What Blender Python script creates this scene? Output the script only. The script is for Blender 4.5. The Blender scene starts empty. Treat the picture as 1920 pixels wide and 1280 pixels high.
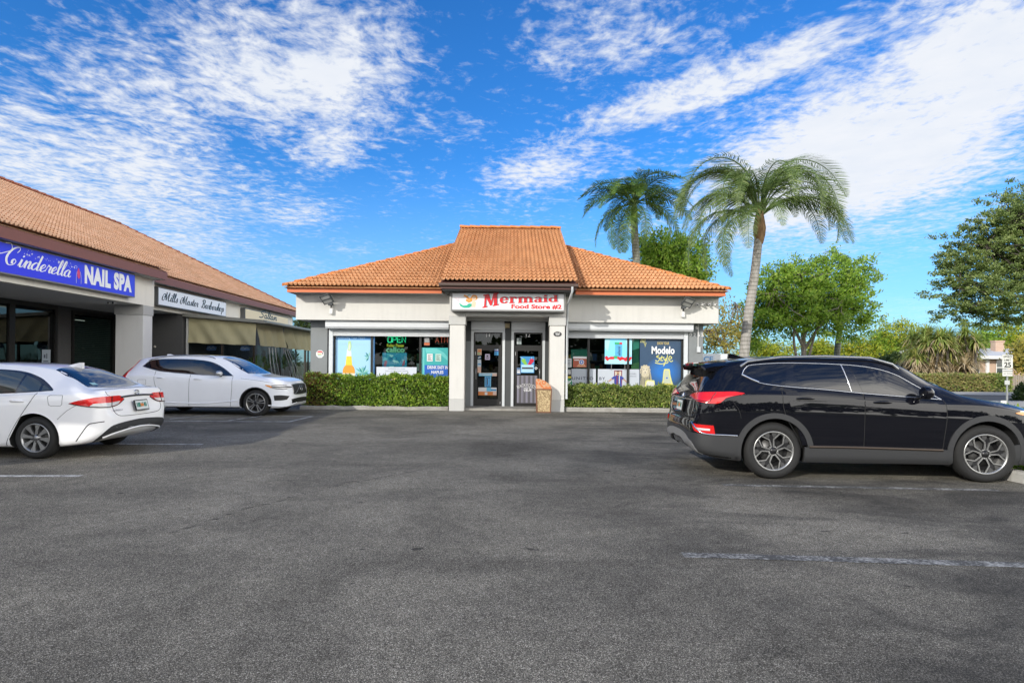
import bpy, bmesh, math, random
from mathutils import Vector, Matrix
from mathutils.bvhtree import BVHTree

S = bpy.context.scene
COL = S.collection
F, CX, HZ, EYE, ROLL = 1080.0, 960.0, 680.0, 1.5, 0.0092
R = math.radians
WM = {}
MATS = {}


def P(px, py, Y):
    """world point seen at photo pixel (px, py), Y metres in front of the camera"""
    dx, dy = px - CX, py - HZ
    ux = dx * math.cos(ROLL) + dy * math.sin(ROLL)
    uy = dy * math.cos(ROLL) - dx * math.sin(ROLL)
    return Vector((ux * Y / F, Y, EYE - uy * Y / F))


def G(px, py):
    """ground point seen at photo pixel"""
    dx, dy = px - CX, py - HZ
    ux = dx * math.cos(ROLL) + dy * math.sin(ROLL)
    uy = dy * math.cos(ROLL) - dx * math.sin(ROLL)
    Y = EYE * F / uy
    return Vector((ux * Y / F, Y, 0))


# ------------------------------------------------------------------ materials
class NT:
    def __init__(self, name):
        self.m = bpy.data.materials.new(name)
        self.m.use_nodes = True
        self.t = self.m.node_tree
        self.b = self.t.nodes['Principled BSDF']
        self.out = self.t.nodes['Material Output']

    def n(self, typ, ins=None, **kw):
        nd = self.t.nodes.new(typ)
        for k, v in kw.items():
            setattr(nd, k, v)
        for k, v in (ins or {}).items():
            self.set(nd.inputs[k], v)
        return nd

    def set(self, sock, v):
        if hasattr(v, 'node'):
            self.t.links.new(v, sock)
        elif isinstance(v, (tuple, list)) and len(v) == 3 and sock.type == 'RGBA':
            sock.default_value = (*v, 1)
        else:
            sock.default_value = v

    def pos(self, scale=(1, 1, 1), obj=False):
        if obj:
            p = self.n('ShaderNodeTexCoord').outputs['Object']
        else:
            p = self.n('ShaderNodeNewGeometry').outputs['Position']
        return self.n('ShaderNodeMapping', {'Vector': p, 'Scale': scale}).outputs[0]

    def noise(self, vec, scale, detail=4, rough=.55, dist=0):
        return self.n('ShaderNodeTexNoise', {'Vector': vec, 'Scale': scale, 'Detail': detail, 'Roughness': rough, 'Distortion': dist}).outputs['Fac']

    def ramp(self, fac, stops):
        r = self.n('ShaderNodeValToRGB', {'Fac': fac})
        e = r.color_ramp.elements
        while len(e) < len(stops):
            e.new(.5)
        for i, (p, c) in enumerate(stops):
            e[i].position = p
            e[i].color = (c, c, c, 1) if not isinstance(c, (tuple, list)) else (*c, 1)
        return r.outputs[0]

    def math(self, op, a, b=None, clamp=False):
        nd = self.n('ShaderNodeMath', operation=op)
        nd.use_clamp = clamp
        self.set(nd.inputs[0], a)
        if b is not None:
            self.set(nd.inputs[1], b)
        return nd.outputs[0]

    def mix(self, fac, a, b, blend='MIX'):
        nd = self.n('ShaderNodeMix', data_type='RGBA', blend_type=blend)
        self.set(nd.inputs[0], fac)
        self.set(nd.inputs[6], a)
        self.set(nd.inputs[7], b)
        return nd.outputs[2]

    def bump(self, h, strength=.3, dist=.01):
        self.set(self.b.inputs['Normal'], self.n('ShaderNodeBump', {'Height': h, 'Strength': strength, 'Distance': dist}).outputs[0])

    def base(self, c=None, rough=None, metal=None, spec=None, coat=None):
        if c is not None: self.set(self.b.inputs['Base Color'], c)
        if rough is not None: self.set(self.b.inputs['Roughness'], rough)
        if metal is not None: self.set(self.b.inputs['Metallic'], metal)
        if spec is not None: self.set(self.b.inputs['Specular IOR Level'], spec)
        if coat is not None:
            self.set(self.b.inputs['Coat Weight'], coat)
            self.set(self.b.inputs['Coat Roughness'], .03)
        return self


def mat(name, c, rough=.6, metal=0, spec=.5, var=.12, scale=6, bump=0, bscale=60, coat=0, emit=0, obj=False):
    """painted / plain surface with a little procedural unevenness"""
    if name in MATS:
        return MATS[name]
    k = NT(name)
    v = k.pos(obj=obj)
    if var:
        f = k.noise(v, scale, 5)
        col = k.mix(f, tuple(min(1, x * (1 - var)) for x in c), tuple(min(1, x * (1 + var)) for x in c))
    else:
        col = tuple(c)
    k.base(col, rough, metal, spec, coat)
    if bump:
        k.bump(k.noise(v, bscale, 3), bump, .01)
    if emit:
        k.set(k.b.inputs['Emission Color'], tuple(c))
        k.b.inputs['Emission Strength'].default_value = emit
    MATS[name] = k.m
    return k.m


# ------------------------------------------------------------------ mesh builder
class MB:
    def __init__(self):
        self.v, self.f, self.mi, self.sm = [], [], [], []

    def add(self, vs, fs, m=0, smooth=False):
        o = len(self.v)
        self.v += [Vector(p) for p in vs]
        for f in fs:
            self.f.append([o + i for i in f])
            self.mi.append(m)
            self.sm.append(smooth)
        return self

    def box(self, x0, x1, y0, y1, z0, z1, m=0):
        vs = [(x, y, z) for z in (z0, z1) for y in (y0, y1) for x in (x0, x1)]
        return self.add(vs, [(0, 2, 3, 1), (4, 5, 7, 6), (0, 1, 5, 4), (2, 6, 7, 3), (0, 4, 6, 2), (1, 3, 7, 5)], m)

    def bbox(self, x0, x1, y0, y1, z0, z1, b=.01, m=0):
        """box with bevelled edges"""
        bm = bmesh.new()
        bmesh.ops.create_cube(bm, size=1)
        for v in bm.verts:
            v.co = Vector(((x0 + x1) / 2 + v.co.x * (x1 - x0), (y0 + y1) / 2 + v.co.y * (y1 - y0), (z0 + z1) / 2 + v.co.z * (z1 - z0)))
        bmesh.ops.bevel(bm, geom=bm.edges[:], offset=b, segments=2, profile=.6, affect='EDGES')
        return self.bm(bm, m)

    def bm(self, bm, m=0, smooth=False):
        bm.verts.ensure_lookup_table()
        self.add([v.co.copy() for v in bm.verts], [[v.index for v in f.verts] for f in bm.faces], m, smooth)
        bm.free()
        return self

    def quad(self, a, b, c, d, m=0):
        return self.add([a, b, c, d], [(0, 1, 2, 3)], m)

    def prism(self, pts, dvec, m=0):
        """closed 3D outline extruded by dvec"""
        n = len(pts)
        d = Vector(dvec)
        pts = [Vector(p) for p in pts]
        vs = pts + [p + d for p in pts]
        fs = [list(range(n))[::-1], list(range(n, 2 * n))] + [(i, (i + 1) % n, n + (i + 1) % n, n + i) for i in range(n)]
        return self.add(vs, fs, m)

    def tube(self, path, r, n=8, m=0, cap=True, smooth=True):
        path = [Vector(p) for p in path]
        rs = r if isinstance(r, (list, tuple)) else [r] * len(path)
        vs, fs = [], []
        up = None
        for i, p in enumerate(path):
            d = (path[min(i + 1, len(path) - 1)] - path[max(i - 1, 0)])
            if d.length < 1e-9: d = Vector((0, 0, 1))
            d.normalize()
            if up is None:
                up = Vector((0, 0, 1)) if abs(d.z) < .9 else Vector((1, 0, 0))
            a = d.cross(up)
            if a.length < 1e-6: a = d.orthogonal()
            a.normalize()
            b = a.cross(d).normalized()
            up = b
            for k in range(n):
                t = 2 * math.pi * k / n
                vs.append(p + (a * math.cos(t) + b * math.sin(t)) * rs[i])
        for i in range(len(path) - 1):
            for k in range(n):
                fs.append((i * n + k, i * n + (k + 1) % n, (i + 1) * n + (k + 1) % n, (i + 1) * n + k))
        self.add(vs, fs, m, smooth)
        if cap:
            o = len(path) - 1
            self.add(vs[:n], [list(range(n))[::-1]], m)
            self.add(vs[o * n:], [list(range(n))], m)
        return self

    def lathe(self, prof, axis='z', n=32, c=(0, 0, 0), m=0, smooth=True, close=False):
        """profile [(r, h)] spun about an axis"""
        vs, fs = [], []
        c = Vector(c)
        for r, h in prof:
            for k in range(n):
                t = 2 * math.pi * k / n
                x, y = r * math.cos(t), r * math.sin(t)
                vs.append(c + (Vector((x, y, h)) if axis == 'z' else Vector((x, h, y)) if axis == 'y' else Vector((h, x, y))))
        q = len(prof)
        for i in range(q if close else q - 1):
            j = (i + 1) % q
            for k in range(n):
                fs.append((i * n + k, i * n + (k + 1) % n, j * n + (k + 1) % n, j * n + k))
        return self.add(vs, fs, m, smooth)

    def build(self, name, mats, parent=None, xf=None, local=False, fix=False):
        me = bpy.data.meshes.new(name)
        vs = self.v
        if xf is not None:
            vs = [xf @ v for v in vs]
        if parent is not None and not local:
            inv = WM[parent].inverted()
            vs = [inv @ v for v in vs]
        me.from_pydata([tuple(v) for v in vs], [], self.f)
        if not isinstance(mats, (list, tuple)):
            mats = [mats]
        for m in mats:
            me.materials.append(m)
        me.polygons.foreach_set('material_index', self.mi)
        me.polygons.foreach_set('use_smooth', self.sm)
        if fix:
            b = bmesh.new()
            b.from_mesh(me)
            bmesh.ops.remove_doubles(b, verts=b.verts[:], dist=1e-5)
            bmesh.ops.recalc_face_normals(b, faces=b.faces[:])
            b.to_mesh(me)
            b.free()
        me.update()
        return link(name, me, parent)


def link(name, me, parent=None):
    o = bpy.data.objects.new(name, me)
    COL.objects.link(o)
    if parent is not None:
        o.parent = parent
        WM[o] = WM[parent]
    else:
        WM[o] = Matrix.Identity(4)
    return o


def thing(name, label, cat, loc=(0, 0, 0), rz=0, group=None, scale=1):
    o = bpy.data.objects.new(name, None)
    COL.objects.link(o)
    o.empty_display_size = .2
    o.location = loc
    o.rotation_euler = (0, 0, rz)
    o.scale = (scale,) * 3
    WM[o] = Matrix.LocRotScale(Vector(loc), Matrix.Rotation(rz, 3, 'Z'), Vector((scale,) * 3))
    return tag(o, label, cat, group)


def tag(o, label, cat, group=None, kind=None):
    o['label'] = label
    o['category'] = cat
    if group: o['group'] = group
    if kind: o['kind'] = kind
    return o


def struct(o):
    o['kind'] = 'structure'
    return o


def dup(root, loc, rz=0, label=None, scale=None):
    r = root.copy()
    COL.objects.link(r)
    r.location = loc
    r.rotation_euler = (0, 0, rz)
    if scale: r.scale = (scale,) * 3
    if label: r['label'] = label
    for ch in list(root.children):
        c = ch.copy()
        COL.objects.link(c)
        c.parent = r
        for g in list(ch.children):
            d = g.copy()
            COL.objects.link(d)
            d.parent = c
    return r


# ------------------------------------------------------------------ flat artwork (posters, lettering)
class Frame:
    """a flat plane in the world: origin, right, up, outward normal"""
    def __init__(self, o, u, v, n=None):
        self.o, self.u, self.v = Vector(o), Vector(u).normalized(), Vector(v).normalized()
        self.n = self.u.cross(self.v).normalized()

    def at(self, a, b, h=0):
        return self.o + self.u * a + self.v * b + self.n * h


EPS = [0.0]


def eps():
    EPS[0] = (EPS[0] + .00007) % .0014
    return EPS[0]


def poly2d(mb, fr, pts, h=.004, m=0, t=0):
    """flat polygon on a frame; fan/tessellated; optional thickness t"""
    from mathutils.geometry import tessellate_polygon
    hh = h + eps()
    tri = tessellate_polygon([[Vector((a, b, 0)) for a, b in pts]])
    vs = [fr.at(a, b, hh) for a, b in pts]
    out = []
    for f in tri:
        a, b, c = (Vector((*pts[i], 0)) for i in f)
        out.append(f if (b - a).cross(c - a).z > 0 else (f[0], f[2], f[1]))
    mb.add(vs, out, m)
    if t:
        n = len(pts)
        lo = [fr.at(a, b, hh - t) for a, b in pts]
        mb.add(vs + lo, [(i, (i + 1) % n, n + (i + 1) % n, n + i) for i in range(n)], m)


def rect2d(mb, fr, x0, y0, x1, y1, h=.004, m=0, t=0):
    poly2d(mb, fr, [(x0, y0), (x1, y0), (x1, y1), (x0, y1)], h, m, t)


def ell2d(mb, fr, cx, cy, rx, ry, h=.004, m=0, n=24, a0=0, a1=360, t=0):
    poly2d(mb, fr, [(cx + rx * math.cos(R(a0 + (a1 - a0) * i / n)), cy + ry * math.sin(R(a0 + (a1 - a0) * i / n))) for i in range(n + (a1 - a0 < 360))], h, m, t)


def spline(pts, k=6):
    out = []
    n = len(pts)
    for i in range(n - 1):
        p0, p1, p2, p3 = pts[max(i - 1, 0)], pts[i], pts[i + 1], pts[min(i + 2, n - 1)]
        for j in range(k):
            t = j / k
            out.append(tuple(.5 * (2 * b + (c - a) * t + (2 * a - 5 * b + 4 * c - d) * t * t + (3 * b - a - 3 * c + d) * t ** 3) for a, b, c, d in zip(p0, p1, p2, p3)))
    out.append(tuple(pts[-1]))
    return out


def stroke2d(mb, fr, pts, w, h=.004, m=0, nib=None):
    """ribbon along a 2D path; nib=(thin,thick): downstrokes thick like a pen"""
    P2 = [Vector(p) for p in pts]
    hh = h + eps()
    L, Rr = [], []
    for i, p in enumerate(P2):
        d = P2[min(i + 1, len(P2) - 1)] - P2[max(i - 1, 0)]
        if d.length < 1e-9: d = Vector((1, 0))
        d.normalize()
        nn = Vector((-d.y, d.x))
        ww = w[i] if isinstance(w, list) else w
        if nib:
            ww = nib[0] + (nib[1] - nib[0]) * max(0, -d.y) ** 1.5
        L.append(fr.at(p.x + nn.x * ww / 2, p.y + nn.y * ww / 2, hh + i * 2e-6))
        Rr.append(fr.at(p.x - nn.x * ww / 2, p.y - nn.y * ww / 2, hh + i * 2e-6))
    n = len(P2)
    mb.add(L + Rr, [(i, n + i, n + i + 1, i + 1) for i in range(n - 1)], m)


def text2d(mb, fr, s, x0, y0, w=None, hgt=.1, h=.004, m=0, bold=0, shear=0, center=False, ext=.002, space=1):
    """built-in font lettering fitted to a width and cap height"""
    cu = bpy.data.curves.new('t', 'FONT')
    cu.body = s
    cu.size = 1
    cu.offset = bold
    cu.shear = shear
    cu.extrude = 0
    cu.space_character = space
    cu.resolution_u = 3
    ob = bpy.data.objects.new('t', cu)
    COL.objects.link(ob)
    dg = bpy.context.evaluated_depsgraph_get()
    me = bpy.data.meshes.new_from_object(ob.evaluated_get(dg))
    vs = [v.co.copy() for v in me.vertices]
    fs = [list(p.vertices) for p in me.polygons]
    bpy.data.objects.remove(ob)
    bpy.data.curves.remove(cu)
    bpy.data.meshes.remove(me)
    if not vs: return
    xa, xb = min(v.x for v in vs), max(v.x for v in vs)
    sy = hgt / .72
    sx = (w / (xb - xa)) if w else sy
    off = -(xb - xa) * sx / 2 if center else 0
    hh = h + eps()
    out = [fr.at(x0 + off + (v.x - xa) * sx, y0 + v.y * sy, hh) for v in vs]
    out2 = []
    for f in fs:
        a, b, c = vs[f[0]], vs[f[1]], vs[f[2]]
        out2.append(f if (b - a).cross(c - a).z >= 0 else f[::-1])
    mb.add(out, out2, m)


# script letters: polylines in x-height units
GL = {
    'i': (.55, [[(0, .1), (.25, .9), (.3, 1.), (.22, .3), (.35, 0), (.6, .2)], [(.34, 1.5), (.4, 1.42), (.46, 1.5), (.4, 1.56), (.34, 1.5)]]),
    'n': (1., [[(0, .1), (.2, .9), (.3, .9), (.25, 0)], [(.25, 0), (.4, .6), (.65, 1.), (.78, .8), (.7, .2), (.8, 0), (1.05, .2)]]),
    'd': (1.05, [[(.7, .85), (.45, 1.), (.1, .6), (.1, .15), (.35, 0), (.65, .4), (.75, .8)], [(.95, 2.1), (.72, .3), (.85, 0), (1.1, .2)]]),
    'e': (.7, [[(0, .25), (.35, .45), (.6, .8), (.42, 1.), (.12, .6), (.15, .1), (.4, 0), (.75, .3)]]),
    'r': (.75, [[(0, .1), (.2, .9), (.25, 1.05), (.35, .9), (.6, .88), (.5, .3), (.6, 0), (.8, .2)]]),
    'l': (.52, [[(0, .15), (.4, 1.2), (.52, 2.), (.35, 2.1), (.2, 1.2), (.18, .3), (.32, 0), (.55, .2)]]),
    'a': (.95, [[(.68, .85), (.45, 1.), (.1, .6), (.1, .15), (.35, 0), (.62, .4), (.7, .95)], [(.7, .95), (.62, .3), (.75, 0), (1., .2)]]),
    's': (.68, [[(0, .1), (.35, .8), (.45, 1.1), (.52, .6), (.5, .2), (.3, 0), (.08, .12)], [(.3, 0), (.7, .2)]]),
    't': (.58, [[(0, .1), (.35, 1.7)], [(.36, 1.7), (.22, .3), (.35, 0), (.6, .2)], [(.1, 1.1), (.6, 1.15)]]),
    'b': (.85, [[(0, .15), (.35, 1.2), (.45, 2.), (.3, 2.1), (.15, 1.2), (.12, .1), (.35, 0), (.62, .4), (.55, .9), (.35, .8)], [(.55, .85), (.88, .8)]]),
    'h': (.9, [[(0, .15), (.35, 1.2), (.45, 2.), (.3, 2.1), (.18, 1.2), (.12, 0)], [(.12, 0), (.3, .6), (.55, 1.), (.68, .8), (.6, .2), (.7, 0), (.95, .2)]]),
    'o': (.85, [[(.4, 1.), (.1, .7), (.08, .2), (.32, 0), (.6, .3), (.6, .8), (.4, 1.), (.55, .8), (.88, .85)]]),
    'p': (.9, [[(0, .2), (.25, 1.05)], [(.27, 1.05), (.05, -.9)], [(.15, .3), (.45, 1.), (.7, .85), (.65, .25), (.4, 0), (.2, .15)], [(.5, .02), (.9, .2)]]),
    'C': (1.5, [[(1.05, 1.75), (1.25, 2.2), (1.1, 2.5), (.6, 2.25), (.2, 1.5), (.12, .7), (.45, .05), (.95, .1), (1.2, .55), (1.0, .85), (.8, .6), (.85, .2)], [(-1.0, 1.7), (-.75, 1.2), (-.2, 1.5), (.35, 2.0), (.1, 2.75), (-.5, 2.7)]]),
    'M': (1.9, [[(-.25, .9), (-.3, .2), (.05, 0), (.4, .6), (.75, 2.1)], [(.75, 2.1), (.72, 1.), (.8, .1)], [(.8, .1), (1.3, 1.5), (1.55, 2.1)], [(1.55, 2.1), (1.4, .6), (1.5, 0), (1.85, .2)], [(-.25, .9), (-.05, 1.5), (.3, 1.6), (.45, 1.2), (.2, .8)]]),
    'B': (1.4, [[(.55, 2.1), (.5, 1.), (.3, .1), (.0, .1), (-.05, .5)], [(.1, 1.6), (.3, 2.1), (.9, 2.25), (1.15, 1.8), (.9, 1.25), (.55, 1.15), (1.05, 1.), (1.2, .45), (.9, 0), (.5, .1)]]),
    'S': (1.2, [[(1.5, 1.9), (1.3, 2.2), (.7, 2.), (.2, 1.7), (.3, 1.3), (.8, .9), (.75, .3), (.2, 0), (-.3, .1)]]),
}


def script2d(mb, fr, s, x0, y0, xh, slant=.35, sx=1., h=.004, m=0, nib=(.1, .3), gap=.0):
    """cursive lettering; returns width"""
    x = 0
    for ch in s:
        if ch == ' ':
            x += 1.15
            continue
        adv, strokes = GL[ch]
        for st in strokes:
            pts = spline(st, 5) if len(st) > 2 else st
            pts = [(x0 + ((x + a) * sx + b * slant) * xh, y0 + b * xh) for a, b in pts]
            stroke2d(mb, fr, pts, nib[0] * xh, h, m, (nib[0] * xh, nib[1] * xh))
        x += adv + gap
    return x * sx * xh


def bar(mb, fr, x0, y0, x1, y1, w, h, m):
    d = Vector((x1 - x0, y1 - y0)).normalized()
    n = Vector((-d.y, d.x)) * w / 2
    poly2d(mb, fr, [(x0 + n.x, y0 + n.y), (x0 - n.x, y0 - n.y), (x1 - n.x, y1 - n.y), (x1 + n.x, y1 + n.y)], h, m)


def slab_word(mb, W, fr, h, m):
    """heavy slab-serif 'Mermaid'; W warps (x, y) in letter units to the sign"""
    class Fr2:
        def __init__(s, f): s.f = f
        def at(s, a, b, hh): return s.f.at(*W(a, b), hh)
    f2 = Fr2(fr)
    T, t, sl = .36, .12, .15

    def rc(x0, y0, x1, y1): rect2d(mb, f2, x0, y0, x1, y1, h, m)

    def arc(cx, cy, rx, ry, a0, a1, wt=T, wn=t):
        n = 16
        pts, ws = [], []
        for i in range(n + 1):
            a = R(a0 + (a1 - a0) * i / n)
            pts.append((cx + rx * math.cos(a), cy + ry * math.sin(a)))
            ws.append(wn + (wt - wn) * abs(math.cos(a)) ** 1.3)
        stroke2d(mb, f2, pts, ws, h, m)

    x = 0
    # M
    poly2d(mb, f2, [(x + .1, 0), (x + .34, 0), (x + .44, 1.5), (x + .2, 1.5)], h, m)
    poly2d(mb, f2, [(x + .2, 1.5), (x + .66, 1.5), (x + 1.0, .5), (x + .82, .12)], h, m)
    poly2d(mb, f2, [(x + .82, .12), (x + 1.0, .12), (x + 1.42, 1.5), (x + 1.2, 1.5)], h, m)
    poly2d(mb, f2, [(x + 1.22, 1.5), (x + 1.64, 1.5), (x + 1.66, 0), (x + 1.26, 0)], h, m)
    rc(x - .06, 0, x + .5, sl); rc(x + 1.12, 0, x + 1.82, sl); rc(x + .02, 1.5 - sl, x + .6, 1.5); rc(x + 1.3, 1.5 - sl, x + 1.8, 1.5)
    x = 1.95
    # e
    arc(x + .5, .5, .36, .44, 18, 330); rc(x + .3, .46, x + .98, .58)
    x += 1.08
    # r
    rc(x + .1, 0, x + .46, 1); rc(x, 0, x + .6, sl); rc(x, 1 - sl, x + .3, 1)
    arc(x + .62, .62, .26, .3, 60, 150, .3, .2); ell2d(mb, f2, x + .78, .82, .15, .15, h, m)
    x += .98
    # m
    for k in range(3):
        rc(x + .1 + k * .62, 0, x + .46 + k * .62, .96 if k == 0 else .75); rc(x + .02 + k * .62, 0, x + .54 + k * .62, sl)
    rc(x, 1 - sl, x + .3, 1)
    arc(x + .6, .68, .3, .26, -5, 160, .36, .2); arc(x + 1.22, .68, .3, .26, -5, 160, .36, .2)
    x += 1.88
    # a
    arc(x + .42, .3, .26, .24, 0, 360, .3, .12); rc(x + .52, 0, x + .88, .72); rc(x + .6, 0, x + 1., sl)
    arc(x + .48, .7, .3, .24, 0, 165, .3, .14)
    x += 1.06
    # i
    rc(x + .1, 0, x + .46, 1); rc(x, 0, x + .58, sl); rc(x, 1 - sl, x + .3, 1); ell2d(mb, f2, x + .27, 1.28, .2, .17, h, m)
    x += .66
    # d
    arc(x + .46, .48, .34, .42, 0, 360); rc(x + .62, 0, x + .98, 1.5); rc(x + .7, 0, x + 1.1, sl); rc(x + .5, 1.5 - sl, x + .8, 1.5)
    return x + 1.1
EXPO = 0.3
SKY_TINT = (.52, 1.15, 1.68)
CLOUD_LIGHT = (7.9, 7.95, 8.1)
CLOUD_DARK = (6.3, 6.8, 7.6)
HAZE_COL = (3.5, 5.6, 7.5)
FILL_BANK = 2.9  # brightness of an added, out-of-view cloud bank that fills the walls with light
# ================================================================== camera, sun, sky
cam = bpy.data.cameras.new('camera')
cam.lens = 36 * F / 1920
cam.sensor_width = 36
cam.shift_y = 40 / 1920
cam.clip_end = 2000
cam.clip_start = .05
co = bpy.data.objects.new('camera', cam)
COL.objects.link(co)
co.matrix_world = Matrix.Translation((0, 0, EYE)) @ Matrix.Rotation(math.pi / 2, 4, 'X') @ Matrix.Rotation(ROLL, 4, 'Z')
S.camera = co
S.view_settings.view_transform = 'Standard'
S.view_settings.look = 'None'
S.view_settings.exposure = EXPO
S.view_settings.gamma = 1
S.cycles.max_bounces = 8
S.cycles.transparent_max_bounces = 16
S.cycles.caustics_reflective = False
S.cycles.caustics_refractive = False

SUN = Vector((-.89, -1.10, .61)).normalized()
sl = bpy.data.lights.new('sun', 'SUN')
sl.energy = 3.0
sl.angle = R(.53)
sl.color = (1, .95, .86)
so = bpy.data.objects.new('sun', sl)
COL.objects.link(so)
so.rotation_euler = SUN.to_track_quat('Z', 'Y').to_euler()

w = bpy.data.worlds.new('World')
S.world = w
w.use_nodes = True


def make_sky():
    k = NT.__new__(NT)
    k.t = w.node_tree
    bg = k.t.nodes['Background']
    sky = k.n('ShaderNodeTexSky', sky_type='NISHITA')
    sky.sun_disc = False
    sky.sun_elevation = math.asin(SUN.z)
    sky.sun_rotation = math.atan2(SUN.x, SUN.y)
    sky.altitude = 0
    sky.air_density = 1.0
    sky.dust_density = .3
    sky.ozone_density = 2.5
    hs = k.n('ShaderNodeHueSaturation', {'Color': sky.outputs[0], 'Saturation': 1.22, 'Value': 1.0})
    base = k.mix(1.0, hs.outputs[0], SKY_TINT, 'MULTIPLY')
    d = k.n('ShaderNodeTexCoord').outputs['Generated']
    sp = k.n('ShaderNodeSeparateXYZ', {0: d})
    x, y, z = sp.outputs
    zc = k.math('MAXIMUM', z, .05)
    uv = k.n('ShaderNodeCombineXYZ', {0: k.math('DIVIDE', x, zc), 1: k.math('DIVIDE', y, zc), 2: 0.0}).outputs[0]
    # the cloud fields that lie north of the lot, by bearing and height
    yc = k.math('MAXIMUM', y, .02)
    ae = k.n('ShaderNodeCombineXYZ', {0: k.math('DIVIDE', x, yc), 1: k.math('DIVIDE', z, yc), 2: 0.0}).outputs[0]
    cov = None
    for (cx, cy, rx, ry, ang, s) in CLOUDS:
        mp = k.n('ShaderNodeMapping', {'Vector': ae}, vector_type='TEXTURE')
        mp.inputs['Location'].default_value = ((cx - 960) / 1080, (680 - cy) / 1080, 0)
        mp.inputs['Rotation'].default_value = (0, 0, R(ang))
        mp.inputs['Scale'].default_value = (rx / 1080, ry / 1080, 1)
        g = k.n('ShaderNodeTexGradient', {'Vector': mp.outputs[0]}, gradient_type='SPHERICAL').outputs['Fac']
        g = k.math('SMOOTH_MIN', g, .55)
        g.node.inputs[2].default_value = .2
        t = k.math('MULTIPLY', g, s)
        cov = t if cov is None else k.math('ADD', cov, t)
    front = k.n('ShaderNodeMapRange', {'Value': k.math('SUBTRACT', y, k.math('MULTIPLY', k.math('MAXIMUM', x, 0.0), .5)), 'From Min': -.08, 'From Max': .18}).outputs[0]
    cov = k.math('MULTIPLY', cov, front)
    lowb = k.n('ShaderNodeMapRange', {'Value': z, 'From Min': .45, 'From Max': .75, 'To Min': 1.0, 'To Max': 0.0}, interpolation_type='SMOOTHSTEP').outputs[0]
    fill_bank = k.math('MULTIPLY', k.math('SUBTRACT', 1.0, front), lowb)  # low cloud behind and right of the view, added as fill light
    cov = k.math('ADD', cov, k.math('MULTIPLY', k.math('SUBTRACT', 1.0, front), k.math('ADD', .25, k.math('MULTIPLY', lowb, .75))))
    warp = k.n('ShaderNodeTexNoise', {'Vector': uv, 'Scale': 2.2, 'Detail': 3}).outputs['Color']
    uvw = k.mix(.10, uv, warp, 'LINEAR_LIGHT')
    st = k.n('ShaderNodeMapping', {'Vector': uvw})
    st.inputs['Rotation'].default_value = (0, 0, R(-20))
    st.inputs['Scale'].default_value = (1.0, .62, 1)
    big = k.noise(st.outputs[0], 1.9, 5, .6)
    med = k.noise(st.outputs[0], 7.0, 4, .6)
    puff = k.noise(uvw, 15.0, 4, .62)
    wisp = k.noise(st.outputs[0], 42.0, 3, .65)
    n = k.math('ADD', k.math('MULTIPLY', k.math('SUBTRACT', big, .5), 1.0), k.math('MULTIPLY', k.math('SUBTRACT', med, .5), .85))
    n = k.math('ADD', n, k.math('MULTIPLY', k.math('SUBTRACT', puff, .5), 1.7))
    n = k.math('ADD', n, k.math('MULTIPLY', k.math('SUBTRACT', wisp, .5), .5))
    low = k.n('ShaderNodeMapRange', {'Value': z, 'From Min': .02, 'From Max': .25, 'To Min': .38, 'To Max': 1.0}).outputs[0]
    dens = k.math('ADD', cov, k.math('MULTIPLY', n, low))
    mr = k.n('ShaderNodeMapRange', {'Value': dens, 'From Min': .06, 'From Max': 1.12, 'To Min': 0.0, 'To Max': 1.0}, interpolation_type='SMOOTHSTEP')
    den = k.math('MINIMUM', mr.outputs[0], .97)
    shade = k.noise(uvw, 5.0, 5, .6)
    ccol = k.mix(shade, CLOUD_DARK, CLOUD_LIGHT)
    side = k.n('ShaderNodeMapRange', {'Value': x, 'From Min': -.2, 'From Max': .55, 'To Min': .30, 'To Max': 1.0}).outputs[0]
    fill_bank = k.math('MULTIPLY', fill_bank, side)
    ccol = k.mix(fill_bank, ccol, (10.0 * FILL_BANK, 9.7 * FILL_BANK, 9.1 * FILL_BANK))
    final = k.mix(den, base, ccol)
    # pale haze low down
    hz = k.n('ShaderNodeMapRange', {'Value': z, 'From Min': 0.0, 'From Max': .34, 'To Min': .62, 'To Max': 0.0}, interpolation_type='SMOOTHSTEP').outputs[0]
    final = k.mix(k.math('MULTIPLY', hz, k.math('MULTIPLY', front, k.math('SUBTRACT', 1.0, den))), final, HAZE_COL)
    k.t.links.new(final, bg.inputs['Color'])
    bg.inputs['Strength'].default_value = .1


CLOUDS = [
    (540, 60, 260, 190, 0, 1.0), (590, 210, 190, 120, -10, .9), (600, 290, 80, 60, 0, .6),
    (130, 210, 420, 210, 10, .64), (330, 190, 200, 120, 0, .35), (80, 330, 440, 130, -12, .74), (420, 360, 280, 90, -14, .7), (230, 420, 260, 70, -12, .55),
    (700, 130, 180, 140, 0, .5), (1300, 240, 520, 130, 20, .42), (1000, 330, 160, 40, 12, .5),
    (1110, 50, 180, 110, 15, .85), (1230, 80, 170, 90, 0, .5), (1330, 150, 330, 50, 22, .6), (1240, 190, 220, 50, 14, .6), (1560, 60, 330, 45, 26, .6),
    (1000, 300, 130, 50, 15, .5), (850, 250, 110, 45, 0, .38), (780, 350, 90, 40, 0, .3), (570, 405, 80, 30, 0, .35), (660, 468, 70, 20, -5, .4),
    (1700, 190, 480, 170, 27, 1.3), (1600, 330, 430, 130, 16, .9), (1860, 60, 240, 190, 20, .9), (1830, 300, 300, 90, 12, .5),
    (1480, 430, 240, 130, 20, .5), (1780, 420, 330, 50, 14, .55), (1720, 585, 380, 55, 4, .62), (1560, 520, 200, 40, 8, .4), (1500, 260, 300, 60, 20, .3),
    (440, 495, 280, 60, -6, .62), (1250, 400, 120, 60, 0, .3),
]
make_sky()

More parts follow.
